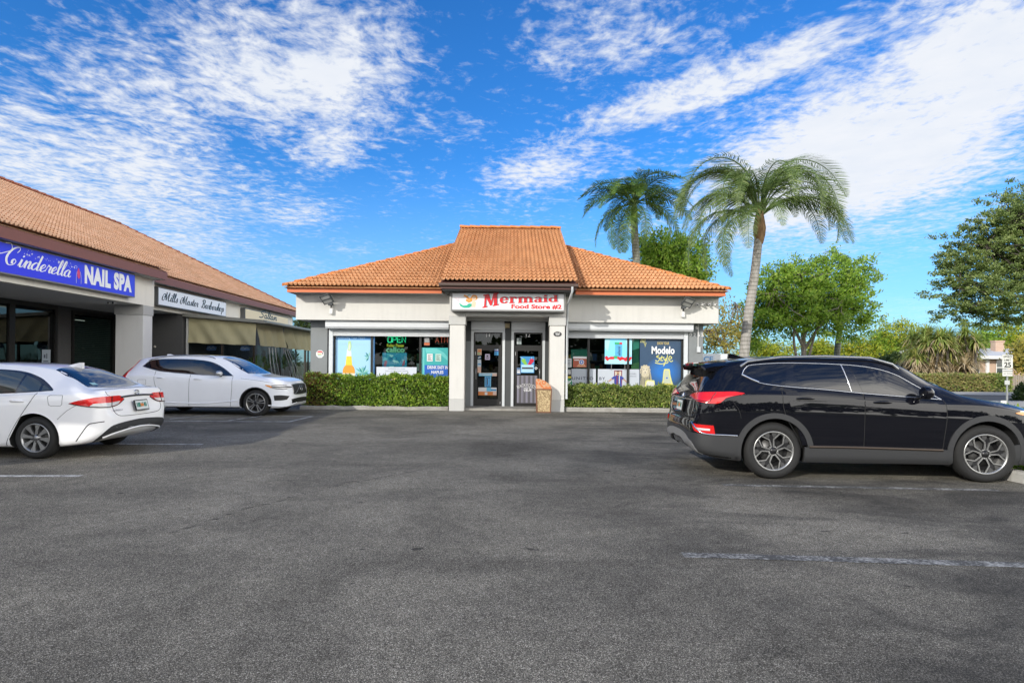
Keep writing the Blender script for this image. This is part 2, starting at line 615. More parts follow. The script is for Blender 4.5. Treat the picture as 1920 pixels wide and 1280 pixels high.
# ================================================================== ground materials
def mat_asphalt():
    k = NT('asphalt')
    v = k.pos()
    spk = k.n('ShaderNodeTexVoronoi', {'Vector': v, 'Scale': 185.0, 'Randomness': 1.0}).outputs
    stone = k.n('ShaderNodeSeparateColor', {0: spk['Color']}).outputs[0]
    fine = k.noise(v, 95, 5, .7)
    mid = k.noise(v, 7, 6, .65)
    big = k.noise(v, .55, 5, .6, .6)
    tone = k.ramp(k.math('ADD', k.math('MULTIPLY', stone, .62), k.math('MULTIPLY', fine, .38)), [(.10, (.062, .056, .045)), (.45, (.205, .189, .158)), (.70, (.31, .287, .242)), (.90, (.80, .75, .65))])
    tone = k.mix(k.ramp(spk['Distance'], [(.36, 0.0), (.75, .8)]), tone, (.035, .033, .03))
    pat = k.ramp(big, [(.30, (.60, .60, .60)), (.5, (.95, .95, .94)), (.72, (1.28, 1.28, 1.25))])
    c = k.mix(1.0, tone, pat, 'MULTIPLY')
    c = k.mix(1.0, c, k.ramp(mid, [(.3, (.80, .80, .80)), (.7, (1.16, 1.16, 1.16))]), 'MULTIPLY')
    band = k.noise(k.pos((.16, .55, 1)), 1.0, 5, .62, .5)
    c = k.mix(1.0, c, k.ramp(band, [(.34, (.78, .78, .78)), (.5, (1.0, 1.0, 1.0)), (.68, (1.14, 1.14, 1.12))]), 'MULTIPLY')
    # stains: dark worn area of the right stalls, oil spots
    st = k.noise(k.pos((.5, 1.1, 1)), 1.1, 6, .62, .8)
    sx = k.n('ShaderNodeSeparateXYZ', {0: k.n('ShaderNodeNewGeometry').outputs['Position']}).outputs
    right = k.n('ShaderNodeMapRange', {'Value': sx[0], 'From Min': -.6, 'From Max': 2.6}).outputs[0]
    c = k.mix(k.math('MULTIPLY', right, k.ramp(st, [(.44, 0.0), (.62, .60)])), c, (.022, .022, .023))
    sp = k.n('ShaderNodeTexVoronoi', {'Vector': k.mix(.06, k.pos((.8, 1.4, 1)), k.n('ShaderNodeTexNoise', {'Vector': v, 'Scale': 14.0, 'Detail': 4}).outputs['Color'], 'LINEAR_LIGHT'), 'Scale': 2.3}).outputs
    rnd = k.n('ShaderNodeSeparateColor', {0: sp['Color']}).outputs[1]
    rad = k.math('MULTIPLY', k.math('POWER', rnd, 2.0), .11)
    spot = k.n('ShaderNodeMapRange', {'Value': k.math('SUBTRACT', sp['Distance'], rad), 'From Min': -.02, 'From Max': .03, 'To Min': .75, 'To Max': 0.0}).outputs[0]
    c = k.mix(spot, c, (.018, .018, .018))
    # hairline cracks
    ck = k.n('ShaderNodeTexVoronoi', {'Vector': k.mix(.25, k.pos((.45, .3, 1)), k.n('ShaderNodeTexNoise', {'Vector': v, 'Scale': 1.4, 'Detail': 6}).outputs['Color'], 'LINEAR_LIGHT'), 'Scale': .8}, feature='DISTANCE_TO_EDGE').outputs['Distance']
    cm = k.math('MULTIPLY', k.ramp(ck, [(0.0, 1.0), (.0045, 0.0)]), k.ramp(k.noise(v, .35, 2), [(.53, 0.0), (.62, .6)]))
    c = k.mix(cm, c, (.012, .012, .012))
    k.base(c, k.ramp(mid, [(.2, .86), (.8, .97)]), spec=.12)
    h = k.math('ADD', k.math('MULTIPLY', spk['Distance'], -.9), k.math('MULTIPLY', fine, .8))
    k.bump(h, .4, .005)
    return k.m


def mat_paint_line(name, wear, c=(.62, .62, .60)):
    k = NT(name)
    v = k.pos()
    f = k.math('ADD', k.math('MULTIPLY', k.noise(v, 34, 5, .75), .6), k.math('MULTIPLY', k.noise(v, 5, 4, .6), .4))
    k.base(k.mix(k.ramp(f, [(wear - .1, 1.0), (wear + .07, 0.0)]), c, (.07, .07, .068)), .85, spec=.3)
    k.bump(k.noise(v, 90, 3), .4, .006)
    return k.m


def mat_ground(name, c1, c2, s=3.0, bump=.5):
    k = NT(name)
    v = k.pos()
    f = k.math('ADD', k.math('MULTIPLY', k.noise(v, s, 6, .65), .6), k.math('MULTIPLY', k.noise(v, s * 14, 4, .7), .4))
    k.base(k.ramp(f, [(.3, c1), (.7, c2)]), .92, spec=.25)
    k.bump(k.noise(v, s * 20, 4), bump, .02)
    return k.m


M_ASPHALT = mat_asphalt()
M_EARTH = mat_ground('earth', (.06, .07, .03), (.12, .12, .06), .8)
M_LAWN = mat_ground('lawn_grass', (.05, .11, .02), (.11, .19, .04), 2.5)
M_MULCH = mat_ground('mulch', (.05, .032, .02), (.13, .09, .055), 8)
M_CONC = mat_ground('concrete', (.30, .29, .265), (.45, .44, .41), 2.2, .25)
M_CONC_OLD = mat_ground('old_concrete', (.20, .19, .165), (.40, .385, .35), 5, .4)
M_ROAD = mat_ground('road_asphalt', (.10, .10, .098), (.15, .15, .145), 3)
M_LINE = mat_paint_line('line_paint', .50, (.56, .56, .54))
M_LINE_WORN = mat_paint_line('worn_line_paint', .57, (.46, .46, .44))


def sheet(name, x0, x1, y0, y1, z, m, nx=1, ny=1):
    b = MB()
    b.quad((x0, y0, z), (x1, y0, z), (x1, y1, z), (x0, y1, z))
    return struct(b.build(name, m))


sheet('ground', -500, 500, -300, 900, -.012, M_EARTH)
sheet('parking_lot', -40, 6.62, -30, 60, 0, M_ASPHALT)
b = MB(); b.quad((6.62, -30, 0), (40, -30, 0), (40, 7.2, 0), (6.62, 7.2, 0)); struct(b.build('driveway', M_ASPHALT))
sheet('planting_bed', 6.74, 9.6, 7.35, 18.6, .05, M_MULCH)
sheet('lawn', 9.6, 60, 7.35, 21.2, .0, M_LAWN)
sheet('sidewalk', 9.6, 90, 21.2, 25.6, .03, M_CONC)
sheet('road', 9.6, 120, 25.6, 30.6, -.004, M_ROAD)
sheet('far_sidewalk', 9.6, 120, 30.6, 34.6, .02, M_CONC)


def ribbon(name, a, b_, wd, z, m):
    a, b_ = Vector((a[0], a[1], z)), Vector((b_[0], b_[1], z))
    d = (b_ - a).normalized()
    n = Vector((-d.y, d.x, 0)) * wd / 2
    mb = MB()
    N = 12
    L = [a + (b_ - a) * i / N for i in range(N + 1)]
    rr = random.Random(int(a.x * 1000))
    Ls = [p + n * (1 + rr.uniform(-.08, .08)) for p in L]
    Rs = [p - n * (1 + rr.uniform(-.08, .08)) for p in L]
    mb.add(Ls + Rs, [(i, N + 1 + i, N + 2 + i, i + 1) for i in range(N)])
    return struct(mb.build(name, m))


def gl(name, p, q, wd, m, z=.004):
    return ribbon(name, G(*p), G(*q), wd, z, m)


gl('parking_line', (1355, 909), (1872, 919), .11, M_LINE_WORN)
gl('parking_line', (1280, 1040), (2080, 1064), .12, M_LINE_WORN)
gl('parking_line', (-300, 893), (152, 892), .10, M_LINE)
gl('parking_line', (60, 831), (380, 833), .10, M_LINE)
gl('parking_line', (100, 788), (545, 790.5), .10, M_LINE)
gl('parking_line', (541, 791), (586, 780.5), .10, M_LINE, .008)
gl('parking_line', (588, 780.5), (300, 777), .10, M_LINE)
gl('parking_line', (428, 789), (500, 779), .10, M_LINE, .0125)
gl('parking_line', (318, 786), (402, 778), .10, M_LINE, .0125)

# long open crack across the lot
pts = [(318, 1000), (400, 975), (452, 955), (520, 940), (560, 928), (600, 918), (640, 907), (690, 900), (740, 890), (800, 876), (850, 865)]
cb = MB()
rr = random.Random(3)
L, Rr = [], []
fine = []
for i in range(len(pts) - 1):
    for j in range(6):
        t = j / 6
        fine.append((pts[i][0] * (1 - t) + pts[i + 1][0] * t, pts[i][1] * (1 - t) + pts[i + 1][1] * t + rr.uniform(-2.2, 2.2)))
for q in fine:
    p = G(*q)
    wd = rr.uniform(.004, .016)
    L.append((p.x, p.y + wd, .004)); Rr.append((p.x, p.y - wd, .004))
cb.add(L + Rr, [(i, len(fine) + i, len(fine) + i + 1, i + 1) for i in range(len(fine) - 1)])
struct(cb.build('asphalt_crack', mat('crack_dark', (.016, .016, .016), .95)))


def kerb(name, path, wd, h, m, jit=0):
    """a concrete kerb: path of (x, y), body to the left of the path"""
    mb = MB()
    rr = random.Random(9)
    secs = []
    P2 = [Vector(p) for p in path]
    for i, p in enumerate(P2):
        d = (P2[min(i + 1, len(P2) - 1)] - P2[max(i - 1, 0)]).normalized()
        n = Vector((-d.y, d.x))
        hh = h + rr.uniform(-jit, jit)
        q = lambda o, z: Vector((p.x + n.x * o, p.y + n.y * o, z))
        secs.append([q(0, -.02), q(.008, hh - .03), q(.03, hh), q(wd, hh), q(wd, -.02)])
    vs = [v for s in secs for v in s]
    k = 5
    fs = [(i * k + j, (i + 1) * k + j, (i + 1) * k + j + 1, i * k + j + 1) for i in range(len(secs) - 1) for j in range(k - 1)]
    fs += [(0, 1, 2, 3, 4), tuple((len(secs) - 1) * k + j for j in (4, 3, 2, 1, 0))]
    mb.add(vs, fs)
    return struct(mb.build(name, m, fix=True))


def sub(a, b_, n):
    return [(a[0] + (b_[0] - a[0]) * i / n, a[1] + (b_[1] - a[1]) * i / n) for i in range(n + 1)]


kerb('kerb', sub((-6.6, 17.93), (-1.98, 17.90), 14), .14, .11, M_CONC_OLD, .018)
kerb('kerb', sub((1.68, 17.9), (6.5, 17.86), 10), .15, .13, M_CONC_OLD, .006)
kerb('kerb', sub((6.62, 18.6), (6.60, 7.6), 12) + [(6.63, 7.45), (6.70, 7.35), (6.82, 7.30), (9.6, 7.22)], .16, .14, M_CONC)
sheet('hedge_bed', -6.6, -1.98, 18.05, 18.95, .05, M_MULCH)
sheet('hedge_bed', 1.68, 6.3, 18.02, 18.95, .06, M_MULCH)
b = MB(); b.box(-1.96, 1.66, 17.98, 19.2, -.02, .07); struct(b.build('entrance_slab', M_CONC_OLD))
# ================================================================== shared building materials
def mat_stucco(name, c, var=.06):
    k = NT(name)
    v = k.pos()
    f = k.noise(v, 1.3, 6, .6)
    g = k.noise(k.pos((6, 6, .7)), 1.2, 4, .6)      # faint rain streaks
    col = k.mix(f, tuple(x * (1 - var) for x in c), tuple(x * (1 + var * .6) for x in c))
    col = k.mix(k.ramp(g, [(.5, 0.0), (.8, .26)]), col, tuple(x * .72 for x in c))
    k.base(col, .9, spec=.25)
    h = k.math('ADD', k.noise(v, 38, 5, .65), k.math('MULTIPLY', k.noise(v, 9, 3), .8))
    k.bump(h, .35, .012)
    return k.m


def mat_tile(name, base, warm):
    k = NT(name)
    v = k.pos()
    rnd = k.n('ShaderNodeTexVoronoi', {'Vector': k.pos((7.4, 3.1, 0)), 'Scale': 1.0, 'Randomness': .35}).outputs['Color']
    r1 = k.n('ShaderNodeSeparateColor', {0: rnd}).outputs[0]
    big = k.noise(v, .7, 5, .65)
    fine = k.noise(v, 22, 4, .65)
    c = k.mix(r1, base, warm)
    c = k.mix(k.ramp(big, [(.40, 0.0), (.75, .45)]), c, tuple(x * .62 for x in base))
    c = k.mix(k.ramp(fine, [(.45, 0.0), (.8, .4)]), c, (.62, .40, .26))
    k.base(c, .82, spec=.3)
    k.bump(fine, .25, .006)
    return k.m


M_WHITE = mat_stucco('white_stucco', (.63, .62, .585))
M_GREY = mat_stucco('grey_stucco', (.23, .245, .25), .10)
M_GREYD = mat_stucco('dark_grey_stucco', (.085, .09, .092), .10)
M_LTGREY = mat_stucco('light_grey_stucco', (.50, .50, .48), .07)
M_TILE = mat_tile('clay_tile', (.58, .275, .12), (.69, .365, .18))
M_TILE_L = mat_tile('faded_clay_tile', (.70, .41, .255), (.80, .52, .36))
M_RIDGE = mat_tile('ridge_tile', (.60, .19, .045), (.66, .24, .07))
M_RIDGE_L = mat_tile('dark_ridge_tile', (.30, .085, .045), (.36, .11, .055))
M_ORANGE = mat('orange_fascia_paint', (.62, .17, .065), .55, var=.06)
M_BROWN = mat('brown_fascia_paint', (.115, .05, .042), .5, var=.1)
M_GUTTER = mat('brown_gutter', (.085, .055, .045), .4, var=.08)
M_ALU = mat('white_aluminium', (.60, .63, .65), .35, var=.03, scale=3)
M_SHUT = mat('grey_shutter', (.60, .62, .64), .45, var=.05, scale=3)
M_DARKFR = mat('bronze_frame', (.018, .017, .016), .4, var=.05)
M_BLACK = mat('black_plastic', (.012, .012, .013), .45, var=.05)
M_INT = mat('dark_interior', (.02, .021, .022), .8, var=.2)
M_WPLAS = mat('white_plastic', (.72, .72, .71), .35, var=.03)
M_STEEL = mat('galvanised_steel', (.42, .43, .44), .4, .7, var=.1)


def mat_glass(name, tint=(.75, .82, .80), refl=1.0, rough=.01):
    k = NT(name)
    tr = k.n('ShaderNodeBsdfTransparent', {'Color': tint})
    gl_ = k.n('ShaderNodeBsdfGlossy', {'Color': (.9, .93, .95), 'Roughness': rough})
    fr = k.n('ShaderNodeFresnel', {'IOR': 1.5}).outputs[0]
    fr = k.math('MULTIPLY', fr, k.math('SUBTRACT', 1.0, k.n('ShaderNodeNewGeometry').outputs['Backfacing']))
    sh = k.n('ShaderNodeMixShader', {0: k.math('MULTIPLY', fr, refl, True), 1: tr.outputs[0], 2: gl_.outputs[0]})
    k.t.links.new(sh.outputs[0], k.out.inputs['Surface'])
    return k.m


M_GLASS = mat_glass('shop_glass', (.72, .80, .78))
M_GLASSD = mat_glass('smoked_glass', (.30, .33, .32), 1.3)


def tile_roof(mb, A, B, Cc, D, pitch, row, amp=.042, step=.055, ns=6, m=0):
    """S-tile field. eave runs A->B, top D->C; clipped to the quad by its two rake lines (A-D and B-C)"""
    A, B, Cc, D = map(Vector, (A, B, Cc, D))
    u = (B - A).normalized()
    n = u.cross((D - A)).normalized()
    if n.z < 0: n = -n
    vdir = n.cross(u).normalized()
    if vdir.z < 0: vdir = -vdir
    W = (B - A).length
    Hh = (D - A).dot(vdir)
    da, db = (D - A).dot(u), (Cc - A).dot(u)
    nr = max(1, round(Hh / row))
    row = Hh / nr
    rr = random.Random(5)

    def lim(v):
        t = min(1, max(0, v / Hh))
        return da * t, W + (db - W) * t

    for r in range(nr):
        v0, v1 = r * row, (r + 1) * row
        l0, h0 = lim(v0)
        l1, h1 = lim(v1)
        lo, hi = min(l0, l1), max(h0, h1)
        k0, k1 = math.floor(lo / pitch * ns), math.ceil(hi / pitch * ns)
        vs = []
        xs = [i * pitch / ns for i in range(k0, k1 + 1)]
        jit = {}
        for x in xs:
            kk = math.floor(x / pitch + .25)
            if kk not in jit: jit[kk] = rr.uniform(-.006, .006)
            ph = (x / pitch) % 1
            pr_ = .5 + .5 * math.cos(2 * math.pi * (ph - .30)) + .22 * math.cos(4 * math.pi * (ph - .30))
            z = amp * pr_
            sg_ = step * (.45 + .55 * max(0, min(1, pr_)))
            xa = min(max(x, l0), h0)
            xb = min(max(x, l1), h1)
            p0 = A + u * xa + vdir * (v0 - .012 + jit[kk]) + n * (z + sg_)
            p1 = A + u * xb + vdir * (v1 + .07 if r < nr - 1 else v1) + n * (z * .92 - .01)
            pm = A + u * xa + vdir * (v0 - .008 + jit[kk]) + n * (z + sg_ - .013)
            pu = A + u * xa + vdir * (v0 + .085) + n * (z * .92 - .012)
            vs += [pu, pm, p0, p1]
        c = len(xs)
        fs = []
        for i in range(c - 1):
            a, b_ = i * 4, (i + 1) * 4
            fs.append((a, b_, b_ + 1, a + 1))
            fs.append((a + 1, b_ + 1, b_ + 2, a + 2))
            fs.append((a + 2, b_ + 2, b_ + 3, a + 3))
        mb.add(vs, fs, m, True)


def ridge_caps(mb, a, b_, r=.10, ln=.40, m=0, lift=.03):
    """overlapping half-round cap tiles along a hip or ridge"""
    a, b_ = Vector(a), Vector(b_)
    d = b_ - a
    n = max(1, round(d.length / ln))
    up = Vector((0, 0, 1))
    dn = d.normalized()
    side = dn.cross(up).normalized()
    nu = side.cross(dn).normalized()
    for i in range(n):
        p, q = a + d * (i / n), a + d * ((i + 1.06) / n)
        vs = []
        for (c, rad, lf) in ((p, r * 1.12, lift + .018), (q, r * .92, lift)):
            for k in range(9):
                t = math.pi * k / 8
                vs.append(c + side * math.cos(t) * rad + nu * (math.sin(t) * rad * .8 + lf - .05))
        fs = [(k, k + 1, 10 + k, 9 + k) for k in range(8)]
        mb.add(vs, fs, m, True)
        mb.add(vs[:9], [tuple(range(9))], m)


def solid(name, m, parent, *boxes, bev=0):
    mb = MB()
    for b_ in boxes:
        if bev: mb.bbox(*b_, b=bev)
        else: mb.box(*b_)
    return mb.build(name, m, parent)


# ================================================================== the food store
ST = thing('store_building', 'white and grey stucco food store with an orange tiled hip roof and raised entrance porch', 'store', (-.15, 18.9, 0))
YF, YW = 18.5, 18.92           # stucco band front, grey wall front
XL, XR = -6.955, 6.62
# walls as a hollow shell with window and door openings in the front
wl = MB()
wl.box(-6.62, -6.07, YW, YW + .2, -.02, 2.9)
wl.box(5.72, 6.27, YW, YW + .2, -.02, 2.9)
wl.box(-6.07, -2.06, YW, YW + .2, -.02, .62)
wl.box(1.78, 5.72, YW, YW + .2, -.02, .62)
wl.box(-6.62, -6.42, YW + .2, 31.4, -.02, 3.66)
wl.box(6.07, 6.27, YW + .2, 31.4, -.02, 3.66)
wl.box(-6.42, 6.07, 31.2, 31.4, -.02, 3.66)
wl.build('wall', M_GREY, ST)
# little plinth at the wall foot either side of the doors
for bb in ((XL, -1.96, YF, YW + .3, 2.826, 3.70), (1.66, XR, YF, YW + .3, 2.826, 3.70), (XL, XL + .3, YW + .3, 31.8, 2.826, 3.70), (XR - .3, XR, YW + .3, 31.8, 2.826, 3.70)):
    solid('stucco_band', M_WHITE, ST, bb)
solid('ceiling', mat('store_ceiling', (.5, .5, .48), .9), ST, (-6.4, 6.05, 19.3, 31.2, 2.86, 2.92))
for bb in ((XL - .1, -2.2, 18.06, YF, 3.66, 3.70), (1.95, XR + .07, 18.06, YF, 3.66, 3.70)): solid('soffit', M_LTGREY, ST, bb)
# fascia boards, main roof
ZE, SLP = 3.83, .478
XA, XB, YE = -7.12, 6.74, 17.9
half = (XB - XA) / 2
APX = Vector(((XA + XB) / 2, YE + half, ZE + SLP * half))
for bb in ((XA + .07, -2.22, 18.0, 18.05, 3.645, 3.79), (1.97, XB - .09, 18.0, 18.05, 3.645, 3.79), (XA + .07, XA + .12, 18.05, 31.6, 3.645, 3.79), (XB - .14, XB - .09, 18.05, 31.6, 3.645, 3.79)):
    solid('fascia_board', M_ORANGE, ST, bb)
rf = MB()
E1, E2, E3, E4 = Vector((XA, YE, ZE)), Vector((XB, YE, ZE)), Vector((XB, YE + 2 * half, ZE)), Vector((XA, YE + 2 * half, ZE))
tile_roof(rf, E1, E2, APX, APX, .134, .32)
tile_roof(rf, E2, E3, APX, APX, .27, .32, ns=4)
tile_roof(rf, E4, E1, APX, APX, .27, .32, ns=4)
# solid deck under the tiles
for a, b_ in ((E1, E2), (E2, E3), (E3, E4), (E4, E1)):
    dz = Vector((0, 0, .05))
    rf.add([a - dz, b_ - dz, APX - dz], [(0, 1, 2)])
roof = rf.build('roof', M_TILE, ST)
rc = MB()
ridge_caps(rc, E1, APX); ridge_caps(rc, E2, APX)
rc.build('hip_caps', M_RIDGE, roof)

# entrance porch: raised shed roof, brown gutter, beam, pillars
PX0, PX1, PY0, PZ0 = -2.156, 1.905, 17.0, 3.905
PY1, PZ1 = 23.57, 6.98
pr = MB()
tile_roof(pr, (PX0, PY0, PZ0), (PX1, PY0, PZ0), (PX1, PY1, PZ1), (PX0, PY1, PZ1), .134, .32)
porch = pr.build('porch_roof', M_TILE, ST)
rc = MB(); ridge_caps(rc, (PX0 - .02, PY1, PZ1 + .03), (PX1 + .02, PY1, PZ1 + .03), .13, .42); rc.build('ridge_caps', M_RIDGE, porch)
pd = MB()
for xs in ((PX0 + .03, PX0 + .08), (PX1 - .08, PX1 - .03)):
    pts = [(xs[0], PY0 + .1, PZ0 - .18), (xs[0], PY1, PZ1 - .14), (xs[0], PY1, PZ1 - .75), (xs[0], PY0 + 1.2, PZ0 - .26), (xs[0], PY0 + .1, PZ0 - .26)]
    pd.prism([Vector(p) + Vector((0, 0, .16)) for p in pts], (xs[1] - xs[0], 0, 0))
pd.build('porch_rake_board', M_BROWN, ST, fix=True)
pk = MB()
pk.add([(PX0 + .03, PY0 + .05, PZ0 - .05), (PX1 - .03, PY0 + .05, PZ0 - .05), (PX1 - .03, PY1, PZ1 - .05), (PX0 + .03, PY1, PZ1 - .05)], [(0, 1, 2, 3)])
pk.quad((PX0 + .1, PY1 + .02, PZ1), (PX1 - .1, PY1 + .02, PZ1), (PX1 - .1, PY1 + 1.2, PZ1 - .9), (PX0 + .1, PY1 + 1.2, PZ1 - .9))
pk.build('porch_deck', M_BROWN, ST)
gu = MB()
prof = [(0, .10), (-.07, .10), (-.085, .085), (-.085, .03), (-.055, 0), (0, 0)]
gz = 3.745
gu.prism([(PX0 - .03, PY0 + .06 + a, gz + b_) for a, b_ in prof], (PX1 - PX0 + .06, 0, 0))
gu.build('gutter', M_GUTTER, ST, fix=True)
solid('porch_fascia', M_BROWN, ST, (PX0 + .02, PX1 - .02, PY0 + .062, PY0 + .12, 3.68, 3.86))
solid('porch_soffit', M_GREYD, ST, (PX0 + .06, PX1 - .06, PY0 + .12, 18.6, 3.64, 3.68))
# downspout on the right of the sign
dn = MB()
dn.tube([(1.76, 16.98, 3.76), (1.76, 17.0, 3.62), (1.72, 17.35, 3.42), (1.70, 17.84, 3.28), (1.70, 17.86, .4)], .035, 8)
dn.build('downspout', M_ALU, ST)
solid('beam', M_WHITE, ST, (-1.95, 1.65, 17.82, 18.5, 2.94, 3.645))
solid('porch_ceiling', M_LTGREY, ST, (-1.95, 1.65, 18.5, 19.1, 2.86, 2.94))
for x0, x1 in ((-1.935, -1.475), (1.165, 1.625)):
    mb = MB()
    mb.bbox(x0, x1, 17.80, 18.26, .36, 2.66, .012)
    p = mb.build('pillar', M_WHITE, ST)
    mb = MB(); mb.bbox(x0 - .03, x1 + .03, 17.77, 18.29, 2.662, 2.938, .01); mb.build('capital', M_LTGREY, p)
    mb = MB(); mb.bbox(x0 - .004, x1 + .004, 17.796, 18.264, -.02, .358, .01); mb.build('plinth', M_LTGREY, p)
# entrance wall between the pillars
ew = MB()
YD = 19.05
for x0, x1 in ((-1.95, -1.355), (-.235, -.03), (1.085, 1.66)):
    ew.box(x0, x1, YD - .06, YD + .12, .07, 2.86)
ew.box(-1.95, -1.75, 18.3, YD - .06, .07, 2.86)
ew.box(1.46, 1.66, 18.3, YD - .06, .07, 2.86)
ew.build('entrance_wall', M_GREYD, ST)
sb = solid('entrance_wall_lower', M_GREY, ST, (-1.52, -1.36, YD - .075, YD - .062, .07, 2.2))

# doors: white surround + roller box above, bronze leaf with glass
def shop_door(x0, x1, hinge, nm):
    zt = 2.86
    rb = MB(); rb.bbox(x0, x1, YD - .16, YD + .05, 2.56, zt - .002, .02); rb.build('roller_box', M_SHUT, ST)
    fr = MB()
    fr.box(x0, x0 + .085, YD - .09, YD + .08, .07, 2.558); fr.box(x1 - .085, x1, YD - .09, YD + .08, .07, 2.558)
    fr.box(x0 + .085, x1 - .085, YD - .088, YD + .078, 2.50, 2.558)
    d = fr.build('door_surround', M_ALU, ST)
    a, b_ = x0 + .085, x1 - .085
    dm = MB()
    dm.box(a, a + .045, YD - .03, YD + .03, .07, 2.5); dm.box(b_ - .045, b_, YD - .03, YD + .03, .07, 2.5)
    dm.box(a + .045, b_ - .045, YD - .028, YD + .028, 2.455, 2.5)
    dm.box(a + .045, b_ - .045, YD - .028, YD + .028, 2.03, 2.08)
    dm.box(a + .045, a + .13, YD - .026, YD + .02, .08, 2.03); dm.box(b_ - .13, b_ - .045, YD - .026, YD + .02, .08, 2.03)
    dm.box(a + .13, b_ - .13, YD - .024, YD + .02, .08, .30); dm.box(a + .13, b_ - .13, YD - .024, YD + .02, 1.90, 2.03)
    df = dm.build('door', M_DARKFR, ST)
    gm = MB(); gm.box(a + .05, b_ - .05, YD - .004, YD + .004, 2.08, 2.455); gm.box(a + .13, b_ - .13, YD - .004, YD + .004, .30, 1.90)
    gm.build('glass', M_GLASSD, df)
    hx = a + .085 if hinge > 0 else b_ - .085
    hm = MB(); hm.tube([(hx, YD - .03, .95), (hx, YD - .08, .97), (hx, YD - .08, 1.28), (hx, YD - .03, 1.30)], .012, 8); hm.build('handle', M_STEEL, df)
    hg = MB(); hg.tube([(a + .06, YD - .035, 1.75), (a + .06, YD - .035, 1.86)], .014, 6); hg.tube([(b_ - .06, YD - .035, .14), (b_ - .06, YD - .035, .22)], .014, 6); hg.build('hinge', M_STEEL, df)


shop_door(-1.355, -.235, 1, 'l')
shop_door(-.03, 1.085, -1, 'r')


# windows with roller shutters
def shop_window(x0, x1, mull, box0, box1):
    zb, zt = .62, 2.50
    fr = MB()
    fr.box(x0, x0 + .05, YW + .03, YW + .16, zb, zt); fr.box(x1 - .05, x1, YW + .03, YW + .16, zb, zt)
    fr.box(x0 + .05, x1 - .05, YW + .032, YW + .158, zb, zb + .05); fr.box(x0 + .05, x1 - .05, YW + .032, YW + .158, zt - .02, zt + .3)
    for m_ in mull:
        fr.box(m_ - .035, m_ + .035, YW + .034, YW + .156, zb + .05, zt - .02)
    wd = fr.build('window', M_DARKFR, ST)
    g = MB(); g.box(x0 + .05, x1 - .05, YW + .09, YW + .10, zb + .05, zt - .02); g.build('pane', M_GLASS, wd)
    # guide rails, box and the few lowered slats
    rl = MB(); rl.box(x0 - .13, x0 - .005, YW - .07, YW - .003, .3, 2.56)if box0 < x0 else None
    if box1 > x1: rl.box(x1 + .005, x1 + .13, YW - .07, YW - .003, .3, 2.56)
    rl.build('shutter_rail', M_ALU, ST)
    bx = MB()
    pf = [(-.30, .262), (-.30, .06), (-.26, 0), (-.02, 0), (-.02, .262)]
    bx.prism([(box0, YW + a, 2.56 + b_) for a, b_ in pf], (box1 - box0, 0, 0))
    sh = bx.build('shutter_box', M_SHUT, ST, fix=True)
    sm = MB()
    for i in range(4):
        z1 = 2.558 - i * .046
        pf = [(-.03, z1), (-.055, z1 - .012), (-.055, z1 - .034), (-.03, z1 - .046), (-.015, z1 - .046), (-.015, z1)]
        sm.prism([(x0 - .0, YW + a, b_) for a, b_ in pf], (x1 - x0, 0, 0))
    sm.box(x0, x1, YW - .062, YW - .012, 2.335, 2.373)
    sm.build('shutter_slats', M_SHUT, sh, fix=True)


shop_window(-5.87, -2.06, (-4.62, -3.02), -6.05, -2.06)
shop_window(1.80, 5.62, (2.52, 3.82), 1.80, 5.86)

# dark sales floor with stock seen through the glass
sf = MB(); sf.box(-6.4, 6.05, 19.2, 31.2, 0, .05); sf.build('shop_floor', mat('vinyl_floor', (.12, .12, .115), .4), ST)
rr = random.Random(21)
cols = [(.35, .05, .04), (.45, .30, .05), (.08, .22, .10), (.07, .14, .35), (.5, .48, .44), (.25, .12, .06), (.02, .02, .02), (.30, .34, .36)]
GOODS = [mat('stock_%d' % i, c, .5) for i, c in enumerate(cols)]


def shelf(x0, x1, y, h, lv, label):
    t = thing('display_shelf', label, 'shelf', ((x0 + x1) / 2, y, .05))
    f = MB(); f.box(x0, x1, y + .3, y + .34, .05, h)
    for i in range(lv + 1):
        z = .10 + (h - .14) * i / lv
        f.box(x0, x1, y, y + .298, z, z + .03)
    f.build('frame', M_GREYD, t)
    g = MB()
    for i in range(lv):
        z = .132 + (h - .14) * i / lv
        x = x0 + .03
        while x < x1 - .12:
            ww = rr.uniform(.07, .16)
            g.box(x, x + ww, y + .03, y + .22, z, z + rr.uniform(.14, .28), rr.randrange(len(GOODS)))
            x += ww + .02
    g.build('stock', GOODS, t)['kind'] = 'stuff'


shelf(-4.5, -3.1, 20.4, 1.9, 5, 'dim stock shelf behind the window with the green OPEN sign')
shelf(-2.9, -2.1, 21.2, 1.8, 5, 'dim stock shelf behind the window under the ATM sign')
shelf(1.9, 3.7, 21.6, 2.0, 5, 'dim stock shelf behind the window right of the entrance')
shelf(-1.3, -.3, 22.5, 1.9, 5, 'dim stock shelf seen through the left entrance door')

LITM = mat('strip_light_lit', (1.0, .97, .9), .4, var=0, emit=5.0)
for x, y, lab in ((-4.2, 20.6, 'lit strip light glimpsed above the OPEN sign'), (-.85, 20.4, 'lit strip light over the left entrance door'), (.45, 20.4, 'lit strip light over the right entrance door'), (3.0, 20.8, 'lit strip light behind the right shop window')):
    t = thing('ceiling_strip_light', lab, 'light', (x, y, 2.8))
    mb = MB(); mb.bbox(x - .6, x + .6, y - .06, y + .06, 2.76, 2.81, .01); mb.build('diffuser', LITM, t)
    mb = MB(); mb.box(x - .62, x + .62, y - .08, y + .08, 2.812, 2.858); mb.build('casing', M_WPLAS, t)

